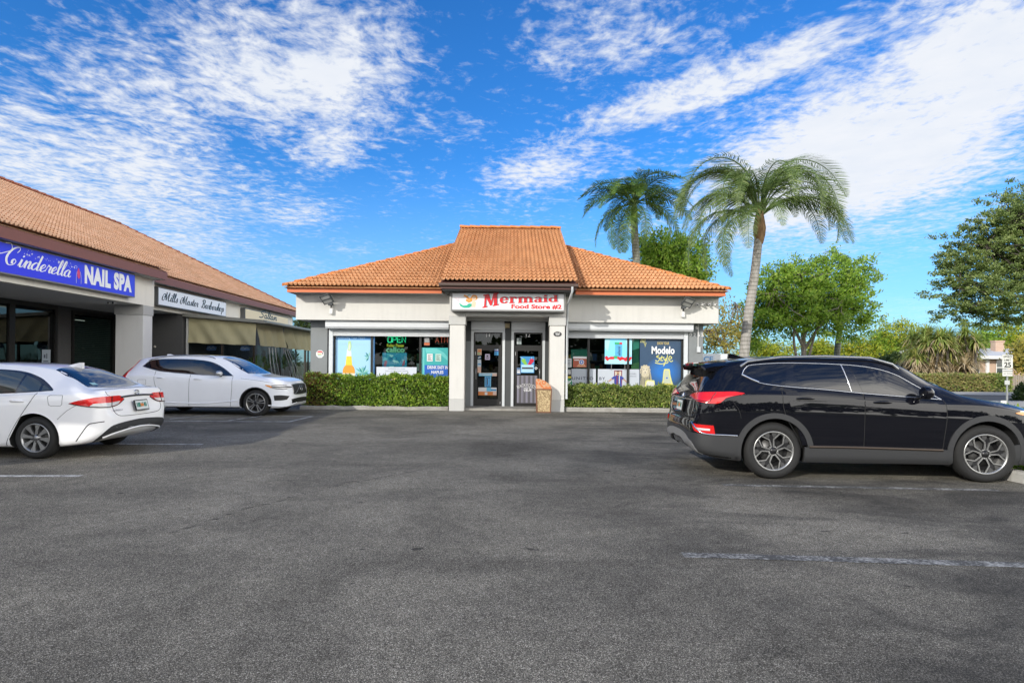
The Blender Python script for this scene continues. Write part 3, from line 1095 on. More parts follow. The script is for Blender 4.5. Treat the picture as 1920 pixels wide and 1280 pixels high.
# ------------------------------------------------------------------ signs and fittings on the store
FR = lambda x, z, y: Frame((x, y, z), (1, 0, 0), (0, 0, 1))      # faces the lot
sg = thing('store_sign', 'long white box sign with red Mermaid lettering and a mermaid emblem over the entrance', 'sign', (-.135, 17.55, 3.06))
sx0, sx1, sz0, sz1, sy = -1.875, 1.60, 3.055, 3.637, 17.48
mb = MB(); mb.bbox(sx0, sx1, sy, 17.818, sz0, sz1, .012); cab = mb.build('cabinet', mat('sign_casing', (.22, .22, .215), .4), sg)
mb = MB(); mb.box(sx0 + .05, sx1 - .05, sy - .006, sy - .0005, sz0 + .05, sz1 - .045); mb.build('face', mat('sign_face', (.80, .80, .82), .25, var=.02), sg)
fr = FR(sx0 + .05, sz0 + .05, sy - .006)
RED = mat('sign_red', (.62, .012, .02), .35, var=.02)
CYAN = mat('sign_teal', (.10, .40, .45), .35, var=.02)
wf, hf = sx1 - sx0 - .1, sz1 - sz0 - .095
def warp_name(ox, oy):
    def W(a, b_):
        t = min(1.05, max(0, a / 8.75))
        x = .93 + .262 * a if a < 1.9 else .93 + .262 * 1.9 + .262 * (a - 1.9)
        if a < 1.88:
            k, base = .268 - .03 * t, .045 + .09 * max(0, a) / 1.8
        else:
            k, base = .228 - .088 * t, .165 + .088 * t
        return (x + ox, base + b_ * k + oy)
    return W
mb = MB()
slab_word(mb, warp_name(.022, .010), fr, .003, 1)
slab_word(mb, warp_name(0, 0), fr, .0055, 0)
mb.build('lettering', [RED, CYAN], sg)
mb = MB(); text2d(mb, fr, 'Food Store #2', 1.79, .045, 1.53, .125, .003, 0, bold=.042); mb.build('lettering', RED, sg)
# mermaid emblem: hair, face, arms, curling green tail
mb = MB()
tail = [(.57, .13), (.42, .075), (.30, .09), (.20, .17)]
poly2d(mb, fr, [(.60, .17), (.50, .185), (.44, .13), (.33, .12), (.19, .205), (.25, .09), (.36, .045), (.50, .05), (.60, .10)], .003, 0)
poly2d(mb, fr, [(.19, .21), (.10, .30), (.07, .36), (.14, .33), (.20, .26)], .003, 3)
poly2d(mb, fr, [(.20, .20), (.17, .33), (.20, .37), (.215, .28)], .003, 3)
poly2d(mb, fr, [(.58, .07), (.60, .24), (.66, .27), (.72, .22), (.70, .07)], .003, 1)
poly2d(mb, fr, [(.34, .40), (.40, .37), (.48, .29), (.58, .31), (.60, .36), (.52, .34), (.44, .42), (.36, .45)], .003, 2)
poly2d(mb, fr, [(.40, .26), (.50, .20), (.60, .25), (.60, .33), (.50, .28), (.42, .32)], .004, 2)
ell2d(mb, fr, .665, .36, .10, .085, .004, 2)
ell2d(mb, fr, .655, .335, .06, .065, .006, 1)
ell2d(mb, fr, .64, .335, .007, .009, .009, 4, 8); ell2d(mb, fr, .675, .335, .007, .009, .009, 4, 8)
stroke2d(mb, fr, [(.46, .40), (.50, .44), (.56, .43)], .02, .006, 0)
mb.build('emblem', [mat('emblem_green', (.03, .42, .28), .4), mat('emblem_skin', (.80, .58, .42), .4), mat('emblem_orange', (.75, .30, .05), .4), mat('emblem_pink', (.78, .62, .68), .4), M_BLACK], sg)

# floodlights
def floodlight(x, label, lean):
    z = 3.18
    t = thing('floodlight', label, 'floodlight', (x, YF, z))
    m_ = MB(); m_.bbox(x - .05, x + .05, YF - .10, YF - .001, z - .17, z + .02, .01); m_.build('junction_box', M_WPLAS, t)
    a = MB(); a.tube([(x, YF - .08, z + .02), (x + lean * .02, YF - .14, z + .10), (x + lean * .03, YF - .26, z + .14)], .024, 8)
    a.bbox(x - .07 + lean * .03, x + .07 + lean * .03, YF - .30, YF - .14, z + .08, z + .17, .015)
    a.build('arm', M_GREYD, t)
    # tilted lamp head (local frame: u across, v up the face)
    u = Vector((1, 0, 0)); v = Vector((-lean * .30, -.50, .62)).normalized(); n = u.cross(v).normalized(); u = v.cross(n).normalized()
    if n.y > 0: n = -n
    c = Vector((x - lean * .06, YF - .36, z + .27))
    hd = MB()
    def bx(a0, a1, b0, b1, h0, h1, m=0):
        vs = [c + u * a + v * b_ + n * h for h in (h0, h1) for b_ in (b0, b1) for a in (a0, a1)]
        hd.add(vs, [(0, 2, 3, 1), (4, 5, 7, 6), (0, 1, 5, 4), (2, 6, 7, 3), (0, 4, 6, 2), (1, 3, 7, 5)], m)
    bx(-.17, .17, -.16, .16, -.04, .0)
    for q in ((-.17, .17, .135, .16), (-.17, .17, -.16, -.135), (-.17, -.145, -.135, .135), (.145, .17, -.135, .135), (-.145, .145, -.012, .012)):
        bx(*q, .001, .022)
    h_ = hd.build('lamp_head', M_GREYD, t, fix=True)
    hd = MB(); bx(-.145, .145, .012, .135, .001, .010); bx(-.145, .145, -.135, -.012, .001, .010)
    hd.build('lens', mat('lamp_lens', (.34, .34, .32), .2), h_, fix=True)


floodlight(-5.80, 'dark grey square floodlight on the white band left of the entrance', 1)
floodlight(5.46, 'dark grey square floodlight on the white band beside four bullet cameras', -1)

def camera_bullet(x, y, z, dx, label, dy=-1.0, r=.032, grp='bullet cameras on the white band'):
    t = thing('security_camera', label, 'camera', (x, y, z), group=grp)
    m_ = MB(); m_.lathe([(0, 0), (.05, 0), (.05, -.02), (0, -.02)], 'y', 16, (x, y, z)); m_.tube([(x, y - .015, z), (x, y - .07, z - .015)], .014, 8); m_.build('mount', M_WPLAS, t)
    d = Vector((dx, dy, -.12)).normalized()
    p = Vector((x, y - .06, z - .02))
    m_ = MB(); m_.tube([p - d * .02, p + d * .13], r, 14); b_ = m_.build('body', M_WPLAS, t)
    m_ = MB(); m_.tube([p + d * .1305, p + d * .1335], r * .72, 14); m_.build('lens', M_BLACK, b_)
for i, (px, dx) in enumerate(((1307, -.3), (1314.5, .3), (1328.5, -.2), (1337.5, .35))):
    q = P(px, 570.5, YF)
    camera_bullet(q.x, YF, q.z, dx, ['white bullet camera nearest the right floodlight, aimed left', 'white bullet camera second from the right floodlight, aimed right', 'white bullet camera third from the right floodlight', 'white bullet camera at the right corner of the white band'][i])
q = P(1306, 609, YW)
camera_bullet(q.x, YW, 2.72, -.4, 'white camera on the grey corner wall above the house number', grp=None)
q = P(951.5, 604, 18.95)
t = thing('porch_camera', 'small black dome camera over the post between the doors', 'camera', (q.x, 18.9, 2.80))
mb = MB(); mb.bbox(q.x - .10, q.x + .10, 18.83, 18.985, 2.80, 2.855, .01); mb.build('bracket', M_BLACK, t)
mb = MB(); mb.bbox(q.x - .075, q.x + .075, 18.85, 18.985, 2.64, 2.795, .012); mb.build('housing', mat('tan_housing', (.34, .27, .15), .5), t)

# conduit and meter box at the corner
t = thing('electrical_conduit', 'white conduit and small switch box on the grey corner wall', 'conduit', (6.13, YW, 1.9))
mb = MB(); mb.tube([(6.10, YW - .02, 2.82), (6.10, YW - .02, 2.06)], .016, 8); mb.build('pipe', M_WPLAS, t)
mb = MB(); mb.bbox(6.06, 6.17, YW - .07, YW - .002, 1.90, 2.08, .008); mb.build('switch_box', M_SHUT, t)

# house numbers
mb = MB(); fr = FR(5.62, 2.42, YW - .001)
NUM = mat('number_white', (.75, .75, .74), .4, var=.02)
text2d(mb, fr, '10265', .10, 0, .56, .115, .004, 0, bold=.01, space=1.5)
tag(mb.build('house_number', NUM), 'white house number 10265 on the grey corner wall of the store', 'house number')
t = thing('address_plaque', 'black oval plaque with white number 10265 on the right porch pillar', 'plaque', (1.40, 17.79, 2.40))
fr = FR(1.40, 2.40, 17.80)
mb = MB(); ell2d(mb, fr, 0, 0, .125, .075, .014, 0, 28, t=.014); mb.build('plate', M_BLACK, t)
mb = MB(); text2d(mb, fr, '10265', 0, -.012, .15, .05, .016, 0, bold=.02, center=True); rect2d(mb, fr, -.05, -.042, .05, -.028, .016); mb.build('lettering', NUM, t)
# door numbers
mb = MB(); fr = FR(-.80, 2.36, YD - .006); text2d(mb, fr, '11', 0, 0, .12, .13, .006, 0, bold=.02, center=True)
tag(mb.build('unit_number', NUM), 'white unit number 11 on the glass over the left entrance door', 'unit number')
mb = MB(); fr = FR(.525, 2.36, YD - .006); text2d(mb, fr, '12', 0, 0, .14, .13, .006, 0, bold=.02, center=True)
tag(mb.build('unit_number', NUM), 'white unit number 12 on the glass over the right entrance door', 'unit number')


# ------------------------------------------------------------------ posters on the glass
def pcol(name, c, e=.35): return mat('print_' + name, c, e, var=.02, scale=2)


def poster(name, label, cat, x0, x1, z0, z1, bg, y=None, t=.004):
    """returns (root, frame with origin lower-left, width, height)"""
    y = YW + .085 if y is None else y
    th = thing(name, label, cat, ((x0 + x1) / 2, y, z0))
    m_ = MB(); m_.box(x0, x1, y - t, y, z0, z1); m_.build('sheet', bg, th)
    return th, Frame((x0, y - t, z0), (1, 0, 0), (0, 0, 1)), x1 - x0, z1 - z0


def ppx(p0, p1, y=None):
    """photo pixel rectangle to x0, x1, z0, z1 at the window glass"""
    y = YW + .085 if y is None else y
    a, b_ = P(p0[0], p0[1], y), P(p1[0], p1[1], y)
    return a.x, b_.x, b_.z, a.z


# 1 beer bottle poster
x0, x1, z0, z1 = ppx((623, 628), (702, 706))
th, fr, wd, hg = poster('bottle_poster', 'pale blue window poster of a beer bottle with a lime wedge', 'poster', x0, x1, .70, z1, pcol('deep_blue', (.055, .21, .50)))
W_ = pcol('white', (.78, .78, .78)); 
mb = MB(); rect2d(mb, fr, .09, 0, wd - .03, hg - .15, .003, 0); mb.build('sky_panel', pcol('sky_blue', (.36, .62, .86)), th)
mb = MB()
cxb = .56
o = hg - .15 - 1.40
poly2d(mb, fr, [(cxb - .065, o + 1.10), (cxb + .07, o + 1.10), (cxb + .095, o + .70), (cxb - .095, o + .70)], .006, 0)
poly2d(mb, fr, [(cxb - .085, o + .86), (cxb + .085, o + .86), (cxb + .11, o + .56), (cxb - .11, o + .56)], .0075, 1)
poly2d(mb, fr, [(cxb - .11, o + .56), (cxb + .11, o + .56), (cxb + .165, o + .50), (cxb + .20, o + .40), (cxb + .205, o - .02), (cxb - .205, o - .02), (cxb - .20, o + .40), (cxb - .165, o + .50)], .009, 2)
rect2d(mb, fr, cxb - .205, o + .02, cxb + .205, o + .30, .0105, 3)
poly2d(mb, fr, [(cxb - .03, o + 1.04), (cxb + .05, o + 1.03), (cxb + .085, o + 1.18), (cxb + .06, o + 1.36), (cxb - .02, o + 1.36), (cxb - .05, o + 1.18)], .0105, 4)
poly2d(mb, fr, [(cxb - .015, o + 1.07), (cxb + .03, o + 1.06), (cxb + .05, o + 1.18), (cxb + .02, o + 1.3), (cxb - .02, o + 1.17)], .012, 5)
mb.build('bottle', [pcol('bottle_neck', (.68, .76, .82)), pcol('beer_yellow', (.80, .62, .06)), pcol('beer_amber', (.78, .33, .04)), pcol('cream', (.74, .68, .52)), pcol('lime', (.46, .66, .34)), pcol('lime_pale', (.64, .76, .56))], th)
mb = MB()
text2d(mb, fr, 'Celebrating Your Team', .13, hg - .115, .95, .075, .005, 0, bold=.008)
text2d(mb, fr, 'Fresh. Bright.', .22, hg - .31, .30, .05, .007, 0); text2d(mb, fr, '& good to go', .74, hg - .31, .30, .05, .007, 0)
text2d(mb, fr, 'Corona', cxb - .15, o + .10, .30, .09, .013, 1, bold=.012)
mb.build('lettering', [pcol('pale_letter', (.45, .66, .86)), pcol('ink_blue', (.03, .06, .22))], th)
mb = MB()
rr = random.Random(4)
for (ax, ay, rad, nn) in ((1.02, o + .30, .30, 17), (1.22, o + .83, .2, 9)):
    for i in range(nn):
        a = 2 * math.pi * i / nn + rr.uniform(-.1, .1)
        if ax > 1.1 and math.cos(a) > .1: continue
        L = rad * rr.uniform(.75, 1.05)
        c, s = math.cos(a), math.sin(a)
        tip = (min(ax + c * L, wd - .035), ay + s * L)
        q = (min(ax + c * L * .55, wd - .06), ay + s * L * .55)
        poly2d(mb, fr, [(min(ax, wd - .04), ay), (q[0] - s * .028, q[1] + c * .028), tip, (q[0] + s * .028, q[1] - c * .028)], .006, i % 3)
mb.build('agave', [pcol('agave_dark', (.03, .22, .22)), pcol('agave', (.12, .40, .36)), pcol('agave_pale', (.30, .58, .50))], th)

# 2 neon open
def neon(name, label, s, x, z, ww, hh, c, fw=.02, y=None):
    y = YW + .2 if y is None else y
    th = thing(name, label, 'neon sign', (x + ww / 2, y, z))
    segs = {'O': [[(.0, .08), (.0, .92), (.1, 1), (.9, 1), (1, .92), (1, .08), (.9, 0), (.1, 0), (.0, .08)]], 'P': [[(0, 0), (0, 1), (.9, 1), (1, .9), (1, .56), (.9, .48), (.0, .48)]],
            'E': [[(1, 1), (0, 1), (0, 0), (1, 0)], [(0, .5), (.8, .5)]], 'N': [[(0, 0), (0, 1), (1, 0), (1, 1)]], 'A': [[(0, 0), (.5, 1), (1, 0)], [(.2, .38), (.8, .38)]],
            'T': [[(0, 1), (1, 1)], [(.5, 1), (.5, 0)]], 'M': [[(0, 0), (.08, 1), (.5, .2), (.92, 1), (1, 0)]]}
    m_ = MB()
    n = len(s)
    cw = ww / (n + .32 * (n - 1))
    for i, ch in enumerate(s):
        for st in segs[ch]:
            m_.tube([(x + i * cw * 1.32 + a * cw, y, z + b_ * hh) for a, b_ in st], fw, 6)
    m_.build('neon_tube', c, th)
    f = MB(); f.box(x - .02, x + ww + .02, y + .03, y + .04, z - .05, z - .035); f.box(x - .02, x + ww + .02, y + .03, y + .04, z + hh + .035, z + hh + .05)
    for i in range(n): f.box(x + i * cw * 1.32 + cw * .45, x + i * cw * 1.32 + cw * .55, y + .03, y + .04, z - .035, z + hh + .035)
    f.build('bracket', M_BLACK, th)
a = P(727.5, 641.5, YW + .2); b_ = P(760.5, 631.5, YW + .2)
neon('open_sign', 'green neon OPEN sign hanging in the left shop window', 'OPEN', a.x, a.z, b_.x - a.x, b_.z - a.z, mat('neon_green', (.05, .9, .42), .4, var=0, emit=.75), .015)
a = P(816.5, 642, YW + .2); b_ = P(839.5, 632, YW + .2)
neon('atm_sign', 'thin red neon ATM sign at the top of the left shop window', 'ATM', a.x, a.z, b_.x - a.x, b_.z - a.z, mat('neon_red', (.85, .16, .10), .4, var=0, emit=.6), .009)

# 3 sea life poster with lettered header
x0, x1, z0, z1 = ppx((716, 661), (762, 689))
th, fr, wd, hg = poster('reef_poster', 'turquoise reef poster with yellow and green lettering over it', 'poster', x0, x1, z0 - .1, z1, pcol('reef', (.03, .30, .52)), YW + .16)
mb = MB()
rr = random.Random(8)
for i in range(16):
    ax, ay = rr.uniform(.05, wd - .05), rr.uniform(.05, hg - .04)
    a = rr.uniform(0, 3.1)
    L = rr.uniform(.03, .1)
    poly2d(mb, fr, [(max(.01, min(wd - .01, ax + L * math.cos(a + q))), max(.01, min(hg - .01, ay + L * .6 * math.sin(a + q)))) for q in (0, 1.7, 2.6, 4.4)], .004, i % 3)
poly2d(mb, fr, [(.05, .16), (.12, .12), (.17, .30), (.10, .34)], .007, 3); poly2d(mb, fr, [(wd - .16, .14), (wd - .07, .20), (wd - .06, .36), (wd - .12, .32)], .007, 3)
poly2d(mb, fr, [(wd * .38, .03), (wd * .5, .14), (wd * .66, .10), (wd * .68, .02)], .007, 4)
mb.build('reef_print', [pcol('aqua', (.12, .55, .70)), pcol('deep', (.02, .16, .36)), pcol('foam', (.45, .75, .82)), pcol('coral', (.50, .12, .22)), M_BLACK], th)
mb = MB()
text2d(mb, fr, 'Relax Pause', .15, hg + .20, .56, .10, .004, 0, bold=.035)
text2d(mb, fr, 'calico', .12, hg + .02, .62, .19, .007, 2, bold=.06); text2d(mb, fr, 'calico', .13, hg + .035, .60, .15, .010, 1, bold=.015)
mb.build('lettering', [pcol('yellow', (.72, .62, .05)), pcol('mint', (.35, .70, .48)), pcol('leaf', (.12, .42, .25))], th)

x0, x1, z0, z1 = ppx((706, 687.5), (781, 705))
th, fr, wd, hg = poster('white_banner', 'white window banner with small grey lettering above the hedge', 'banner', x0, x1, z0 - .15, z1, pcol('soft_white', (.62, .66, .74)))
mb = MB(); text2d(mb, fr, 'SUNSHINE IN A CAN', wd / 2, hg - .075, .55, .035, .004, 0, bold=.006, center=True); text2d(mb, fr, 'WELL AFTERNOON CRAFT', wd / 2, hg - .15, .75, .03, .004, 0, center=True)
mb.build('lettering', pcol('grey_ink', (.16, .18, .24)), th)
mb = MB(); poly2d(mb, fr, [(wd * .36, 0), (wd * .42, .10), (wd * .45, .20), (wd * .49, .11), (wd * .56, .0)], .005, 0); mb.build('sun_print', pcol('sun_yellow', (.74, .66, .20)), th)

# 4 teal drinks poster, right of the left window
x0, x1, z0, z1 = ppx((790.5, 651.5), (843, 706))
th, fr, wd, hg = poster('teal_poster', 'teal window poster with blue foot and white words DRINK EASY', 'poster', x0, x1, z0 - .1, z1, pcol('teal', (.05, .42, .42)))
mb = MB(); rect2d(mb, fr, 0, 0, .10, hg, .003, 0); poly2d(mb, fr, [(.12, hg - .02), (.5, hg - .02), (.74, hg - .16), (.86, hg - .30), (.86, hg - .42), (.60, hg - .2), (.15, hg - .18)], .003, 0); mb.build('pale_band', pcol('pale_teal', (.14, .56, .55)), th)
mb = MB(); rect2d(mb, fr, .10, 0, wd, .48, .0045, 0); mb.build('blue_panel', pcol('royal', (.02, .12, .52)), th)
mb = MB(); text2d(mb, fr, 'DRINK EASY IN', .20, .355, .68, .105, .008, 0, bold=.03); text2d(mb, fr, 'NAPLES', .33, .20, .40, .10, .008, 0, bold=.03); mb.build('lettering', W_, th)
for (u0, lab) in ((.18, 'white notice stuck on the teal poster'), (.46, 'pale mint notice stuck on the teal poster')):
    n_ = thing('notice', lab, 'notice', (x0 + u0 + .1, YW + .07, z0 + .5))
    mb = MB(); f2 = Frame(fr.at(u0, .60, .006), (1, 0, 0), (0, 0, 1)); rect2d(mb, f2, 0, 0, .19, .25, .002, 0, t=.002); mb.build('sheet', W_ if u0 < .3 else pcol('mint_paper', (.50, .72, .64)), n_)
    mb = MB()
    for i in range(5): rect2d(mb, f2, .03, .04 + i * .038, .03 + (.13, .10, .12, .08, .13)[i], .055 + i * .038, .004)
    mb.build('print', pcol('ink', (.04, .04, .05)), n_)
x0, x1, z0, z1 = ppx((795, 631), (806, 648))
th, fr, wd, hg = poster('sticker', 'black and white sticker with an orange foot beside the ATM sign', 'sticker', x0, x1, z0, z1, pcol('ink', (.04, .04, .05)))
mb = MB()
for i in range(4): rect2d(mb, fr, .02, hg * (.42 + .14 * i), wd - .02, hg * (.48 + .14 * i), .003, 0)
rect2d(mb, fr, .01, .02, wd - .01, hg * .32, .003, 1)
mb.build('print', [W_, pcol('burnt_orange', (.60, .16, .06))], th)
# octagonal alarm sticker on the grey wall
t = thing('alarm_sticker', 'white octagonal alarm company sticker on the grey wall left of the shop window', 'sticker', (-6.35, YW, 1.75))
q = P(600, 663.5, YW); fr = FR(q.x, q.z, YW - .001)
mb = MB(); ell2d(mb, fr, 0, 0, .135, .135, .004, 0, 8, 22.5, 382.5, t=.003); mb.build('sheet', W_, t)
mb = MB(); poly2d(mb, fr, [(-.10, .05), (-.05, .10), (.05, .10), (.10, .05)], .006, 0); rect2d(mb, fr, -.08, -.01, .05, .02, .006, 1); rect2d(mb, fr, -.07, -.06, .06, -.035, .006, 2); ell2d(mb, fr, .085, .02, .022, .022, .0065, 3, 10)
mb.build('print', [RED, pcol('gold', (.7, .42, .1)), pcol('leaf', (.12, .42, .25)), M_BLACK], t)

# 5 right window
x0, x1, z0, z1 = ppx((1073, 654), (1108.5, 690))
th, fr, wd, hg = poster('green_display', 'green display board with a white edge standing behind the right window', 'display board', x0, x1, z0, z1, pcol('sea_green', (.06, .34, .25)), YW + .5)
mb = MB(); rect2d(mb, fr, wd - .05, 0, wd, hg, .004, 0); mb.build('edge_strip', W_, th)
x0, x1, z0, z1 = ppx((1074.5, 668), (1100, 688.5))
th, fr, wd, hg = poster('orange_sticker', 'orange window sticker with a blue round logo and white header', 'sticker', x0, x1, z0, z1, pcol('rust', (.42, .09, .045)))
mb = MB(); rect2d(mb, fr, 0, hg - .07, wd, hg, .003, 0); ell2d(mb, fr, wd * .62, hg * .48, .085, .085, .004, 0); ell2d(mb, fr, wd * .62, hg * .48, .065, .065, .006, 1); ell2d(mb, fr, wd * .62, hg * .48, .03, .03, .0075, 0)
rect2d(mb, fr, .04, hg * .62, wd * .45, hg * .70, .004, 0); poly2d(mb, fr, [(wd * .25, .02), (wd * .45, .13), (wd * .55, .06), (wd * .8, .12), (wd * .95, .02)], .004, 2)
mb.build('print', [W_, pcol('royal', (.02, .12, .52)), pcol('peach', (.66, .32, .18))], th)
# hanging backlit can advert
x0, x1, z0, z1 = ppx((1134, 634), (1184, 682.5))
th, fr, wd, hg = poster('can_advert', 'bright blue advert panel with a tall drink can and red berries', 'advert', x0, x1, z0, z1, mat('print_sky_lit', (.20, .60, .85), .3, var=.02, emit=.22), YW + .07, .02)
mb = MB()
poly2d(mb, fr, [(0, hg), (.18, hg), (.10, hg * .5), (0, hg * .62)], .003, 0); poly2d(mb, fr, [(wd, hg), (wd - .22, hg), (wd - .12, hg * .45), (wd, hg * .3)], .003, 0); rect2d(mb, fr, 0, 0, wd, .16, .003, 0)
rect2d(mb, fr, wd * .38, .22, wd * .64, hg - .16, .005, 1); rect2d(mb, fr, wd * .36, hg - .2, wd * .64, hg - .13, .0065, 3); rect2d(mb, fr, wd * .54, hg - .2, wd * .64, hg - .13, .008, 2)
rr = random.Random(6)
for i in range(15):
    ax = (i + .5) / 15 * wd
    if wd * .36 < ax < wd * .46:
        ell2d(mb, fr, ax, .22, .05, .05, .0095, 3, 8)
        continue
    r_ = rr.uniform(.035, .06)
    ell2d(mb, fr, max(r_, min(wd - r_, ax)), rr.uniform(.13, .22), r_, r_ * 1.15, .0095 + .0008 * (i % 3), 2, 7)
mb.build('artwork', [pcol('pale_cyan', (.42, .76, .88)), pcol('can_blue', (.10, .42, .68)), pcol('berry', (.66, .02, .03)), pcol('can_green', (.04, .42, .14))], th)
f2 = Frame(fr.at(wd * .57, .28), (0, 0, 1), (-1, 0, 0))
mb = MB(); text2d(mb, f2, 'alani', 0, 0, .30, .09, .009, 0, bold=.02); mb.build('lettering', pcol('ink_blue', (.03, .06, .22)), th)
mb = MB()
for u0 in (.25, .75): mb.tube([(x0 + wd * u0, YW + .06, z0), (x0 + wd * u0, YW + .06, z0 - .2)], .008, 6)
mb.build('stand_rod', M_STEEL, th)
x0, x1, z0, z1 = ppx((1184.5, 634), (1199, 692))
th, fr, wd, hg = poster('green_poster', 'narrow green window poster beside the blue can advert', 'poster', x0, x1, z0, z1, pcol('bottle_green', (.02, .12, .075)), YW + .14)
mb = MB(); poly2d(mb, fr, [(0, hg), (wd, hg), (wd, hg * .68), (0, hg * .6)], .003, 0); poly2d(mb, fr, [(0, 0), (wd, 0), (wd, hg * .24), (0, hg * .16)], .003, 1); mb.build('shelf_print', [pcol('sea_green2', (.10, .42, .34)), pcol('moss', (.10, .22, .09))], th)

# 6 grey banner in two sheets with a footballer
GB = pcol('banner_grey', (.48, .52, .58))
INK = pcol('navy_ink', (.05, .06, .10))
x0, x1, z0, z1 = ppx((1071, 691), (1117, 728))
th, fr, wd, hg = poster('grey_banner', 'light grey window banner reading UNITED above GREAT left of the mullion', 'banner', x0, x1, z0, z1, GB)
mb = MB(); text2d(mb, fr, 'UNITED', .03, hg - .36, .70, .10, .004, 0, bold=.008, space=1.25); text2d(mb, fr, 'GREATN', -.0, hg - .55, .79, .10, .004, 0, bold=.008, space=1.25); mb.build('lettering', INK, th)
x0, x1, z0, z1 = ppx((1121, 691.5), (1198.5, 728))
th, fr, wd, hg = poster('grey_banner', 'light grey window banner with a footballer in a blue shirt, arms spread', 'banner', x0, x1, z0, z1, GB)
mb = MB(); text2d(mb, fr, 'BY', .05, hg - .36, .19, .10, .004, 0, bold=.008, space=1.25); text2d(mb, fr, 'ESS', .02, hg - .55, .28, .10, .004, 0, bold=.008, space=1.25)
text2d(mb, fr, 'LIONEL', wd - .32, hg - .17, .22, .045, .004, 0, space=1.3); text2d(mb, fr, 'MESSI', wd - .30, hg - .25, .19, .04, .004, 0, space=1.3); mb.build('lettering', INK, th)
mb = MB()
c0 = .66
rect2d(mb, fr, c0 - .12, hg - .62, c0 + .14, hg - .04, .003, 1); rect2d(mb, fr, c0 - .09, hg - .62, c0 + .11, hg - .07, .0045, 5)
poly2d(mb, fr, [(c0 - .13, hg - .62), (c0 - .10, hg - .30), (c0 - .12, hg - .26), (c0 - .05, hg - .19), (c0 + .05, hg - .19), (c0 + .13, hg - .25), (c0 + .11, hg - .32), (c0 + .13, hg - .62)], .006, 0)
rect2d(mb, fr, c0 - .045, hg - .62, c0 - .005, hg - .2, .0075, 1); rect2d(mb, fr, c0 + .035, hg - .62, c0 + .065, hg - .2, .0075, 5)
stroke2d(mb, fr, [(c0 - .10, hg - .25), (c0 - .20, hg - .33)], .07, .0085, 0); stroke2d(mb, fr, [(c0 - .19, hg - .32), (c0 - .31, hg - .41)], [.05, .035], .010, 2)
stroke2d(mb, fr, [(c0 + .10, hg - .25), (c0 + .19, hg - .33)], .07, .0085, 0); stroke2d(mb, fr, [(c0 + .18, hg - .32), (c0 + .29, hg - .42)], [.05, .035], .010, 2)
rect2d(mb, fr, c0 - .03, hg - .20, c0 + .03, hg - .15, .0085, 2); ell2d(mb, fr, c0, hg - .115, .045, .06, .010, 2); ell2d(mb, fr, c0, hg - .085, .048, .036, .0115, 3, 14, 0, 180); ell2d(mb, fr, c0, hg - .15, .04, .026, .0115, 3, 12, 180, 360)
mb.build('footballer_print', [pcol('shirt_blue', (.03, .06, .32)), pcol('stripe_red', (.20, .03, .06)), pcol('skin', (.48, .28, .18)), pcol('hair', (.05, .03, .02)), W_, pcol('kit_cream', (.6, .55, .45))], th)

# 7 dark blue beer poster with lion and bottle
x0, x1, z0, z1 = ppx((1200, 634), (1279.5, 728))
th, fr, wd, hg = poster('lion_poster', 'dark blue beer poster with a cream lion, a bottle and white Modelo lettering', 'poster', x0, x1, z0, z1, pcol('slate_navy', (.035, .075, .14)))
mb = MB()
GLW = []
for i in range(9):
    t_ = i / 8
    ell2d(mb, fr, wd * .56, hg * .34, min(wd * .43, wd * (.50 - .34 * t_)), hg * (.335 - .22 * t_), .0016 + .0004 * i, i, 30)
    GLW.append(pcol('poster_blue_%d' % i, (.035 - .012 * t_, .075 + .085 * t_, .14 + .36 * t_)))
mb.build('blue_ground_print', GLW, th)
mb = MB(); text2d(mb, fr, 'SHOW YOUR', wd * .54, hg - .205, .39, .095, .006, 1, bold=.02, center=True); text2d(mb, fr, 'Modelo', wd * .54, hg - .50, .76, .24, .006, 0, bold=.035, center=True); text2d(mb, fr, 'Modelo', .22, .02, .28, .08, .012, 3, bold=.02)
gx, gy = wd * .53, hg - .74
for st in ([(-.12, .18), (-.20, .14), (-.10, .08), (-.16, -.02), (-.24, .02)], [(-.02, .17), (-.06, .02), (.02, .02)], [(-.10, .10), (.06, .12)], [(.03, .10), (.08, .02), (.12, .10), (.06, -.12), (.02, -.16)], [(.16, .20), (.14, .0), (.20, -.02)], [(.22, .05), (.30, .10), (.24, .16), (.20, .05), (.28, -.02), (.34, .02)], [(-.25, -.06), (-.05, -.1), (.18, -.06)]):
    stroke2d(mb, fr, [(gx + a, gy + b_) for a, b_ in spline(st, 4)], .028, .009, 2)
for i in range(3): stroke2d(mb, fr, spline([(.02 + i * .045, hg - .14), (.05 + i * .04, hg - .03), (.09 + i * .04, hg - .02), (.06 + i * .045, hg - .15)], 4), .016, .006, 2)
stroke2d(mb, fr, [(.14, hg - .16), (.17, hg - .28), (.20, hg - .14)], .02, .006, 2)
mb.build('lettering', [W_, pcol('gold_ink', (.55, .44, .16)), pcol('chalk_lime', (.66, .64, .20)), INK], th)
mb = MB()
lx, ly = .17, .10
CR, LN = 0, 1
poly2d(mb, fr, [(.02, 0), (.02, .40), (.05, .62), (.32, .66), (.38, .40), (.42, .15), (.40, 0)], .005, 2)
mane = []
for i in range(24):
    a = 2 * math.pi * i / 24
    r_ = 1 + (.10 if i % 2 else -.04)
    mane.append((lx + .01 + .165 * r_ * math.cos(a) * 1.0, .56 + .20 * r_ * math.sin(a)))
poly2d(mb, fr, mane, .0065, CR)
poly2d(mb, fr, [(lx - .075, .62), (lx - .05, .67), (lx + .07, .67), (lx + .095, .62), (lx + .075, .53), (lx + .05, .46), (lx + .01, .435), (lx - .03, .46), (lx - .06, .53)], .008, 3)
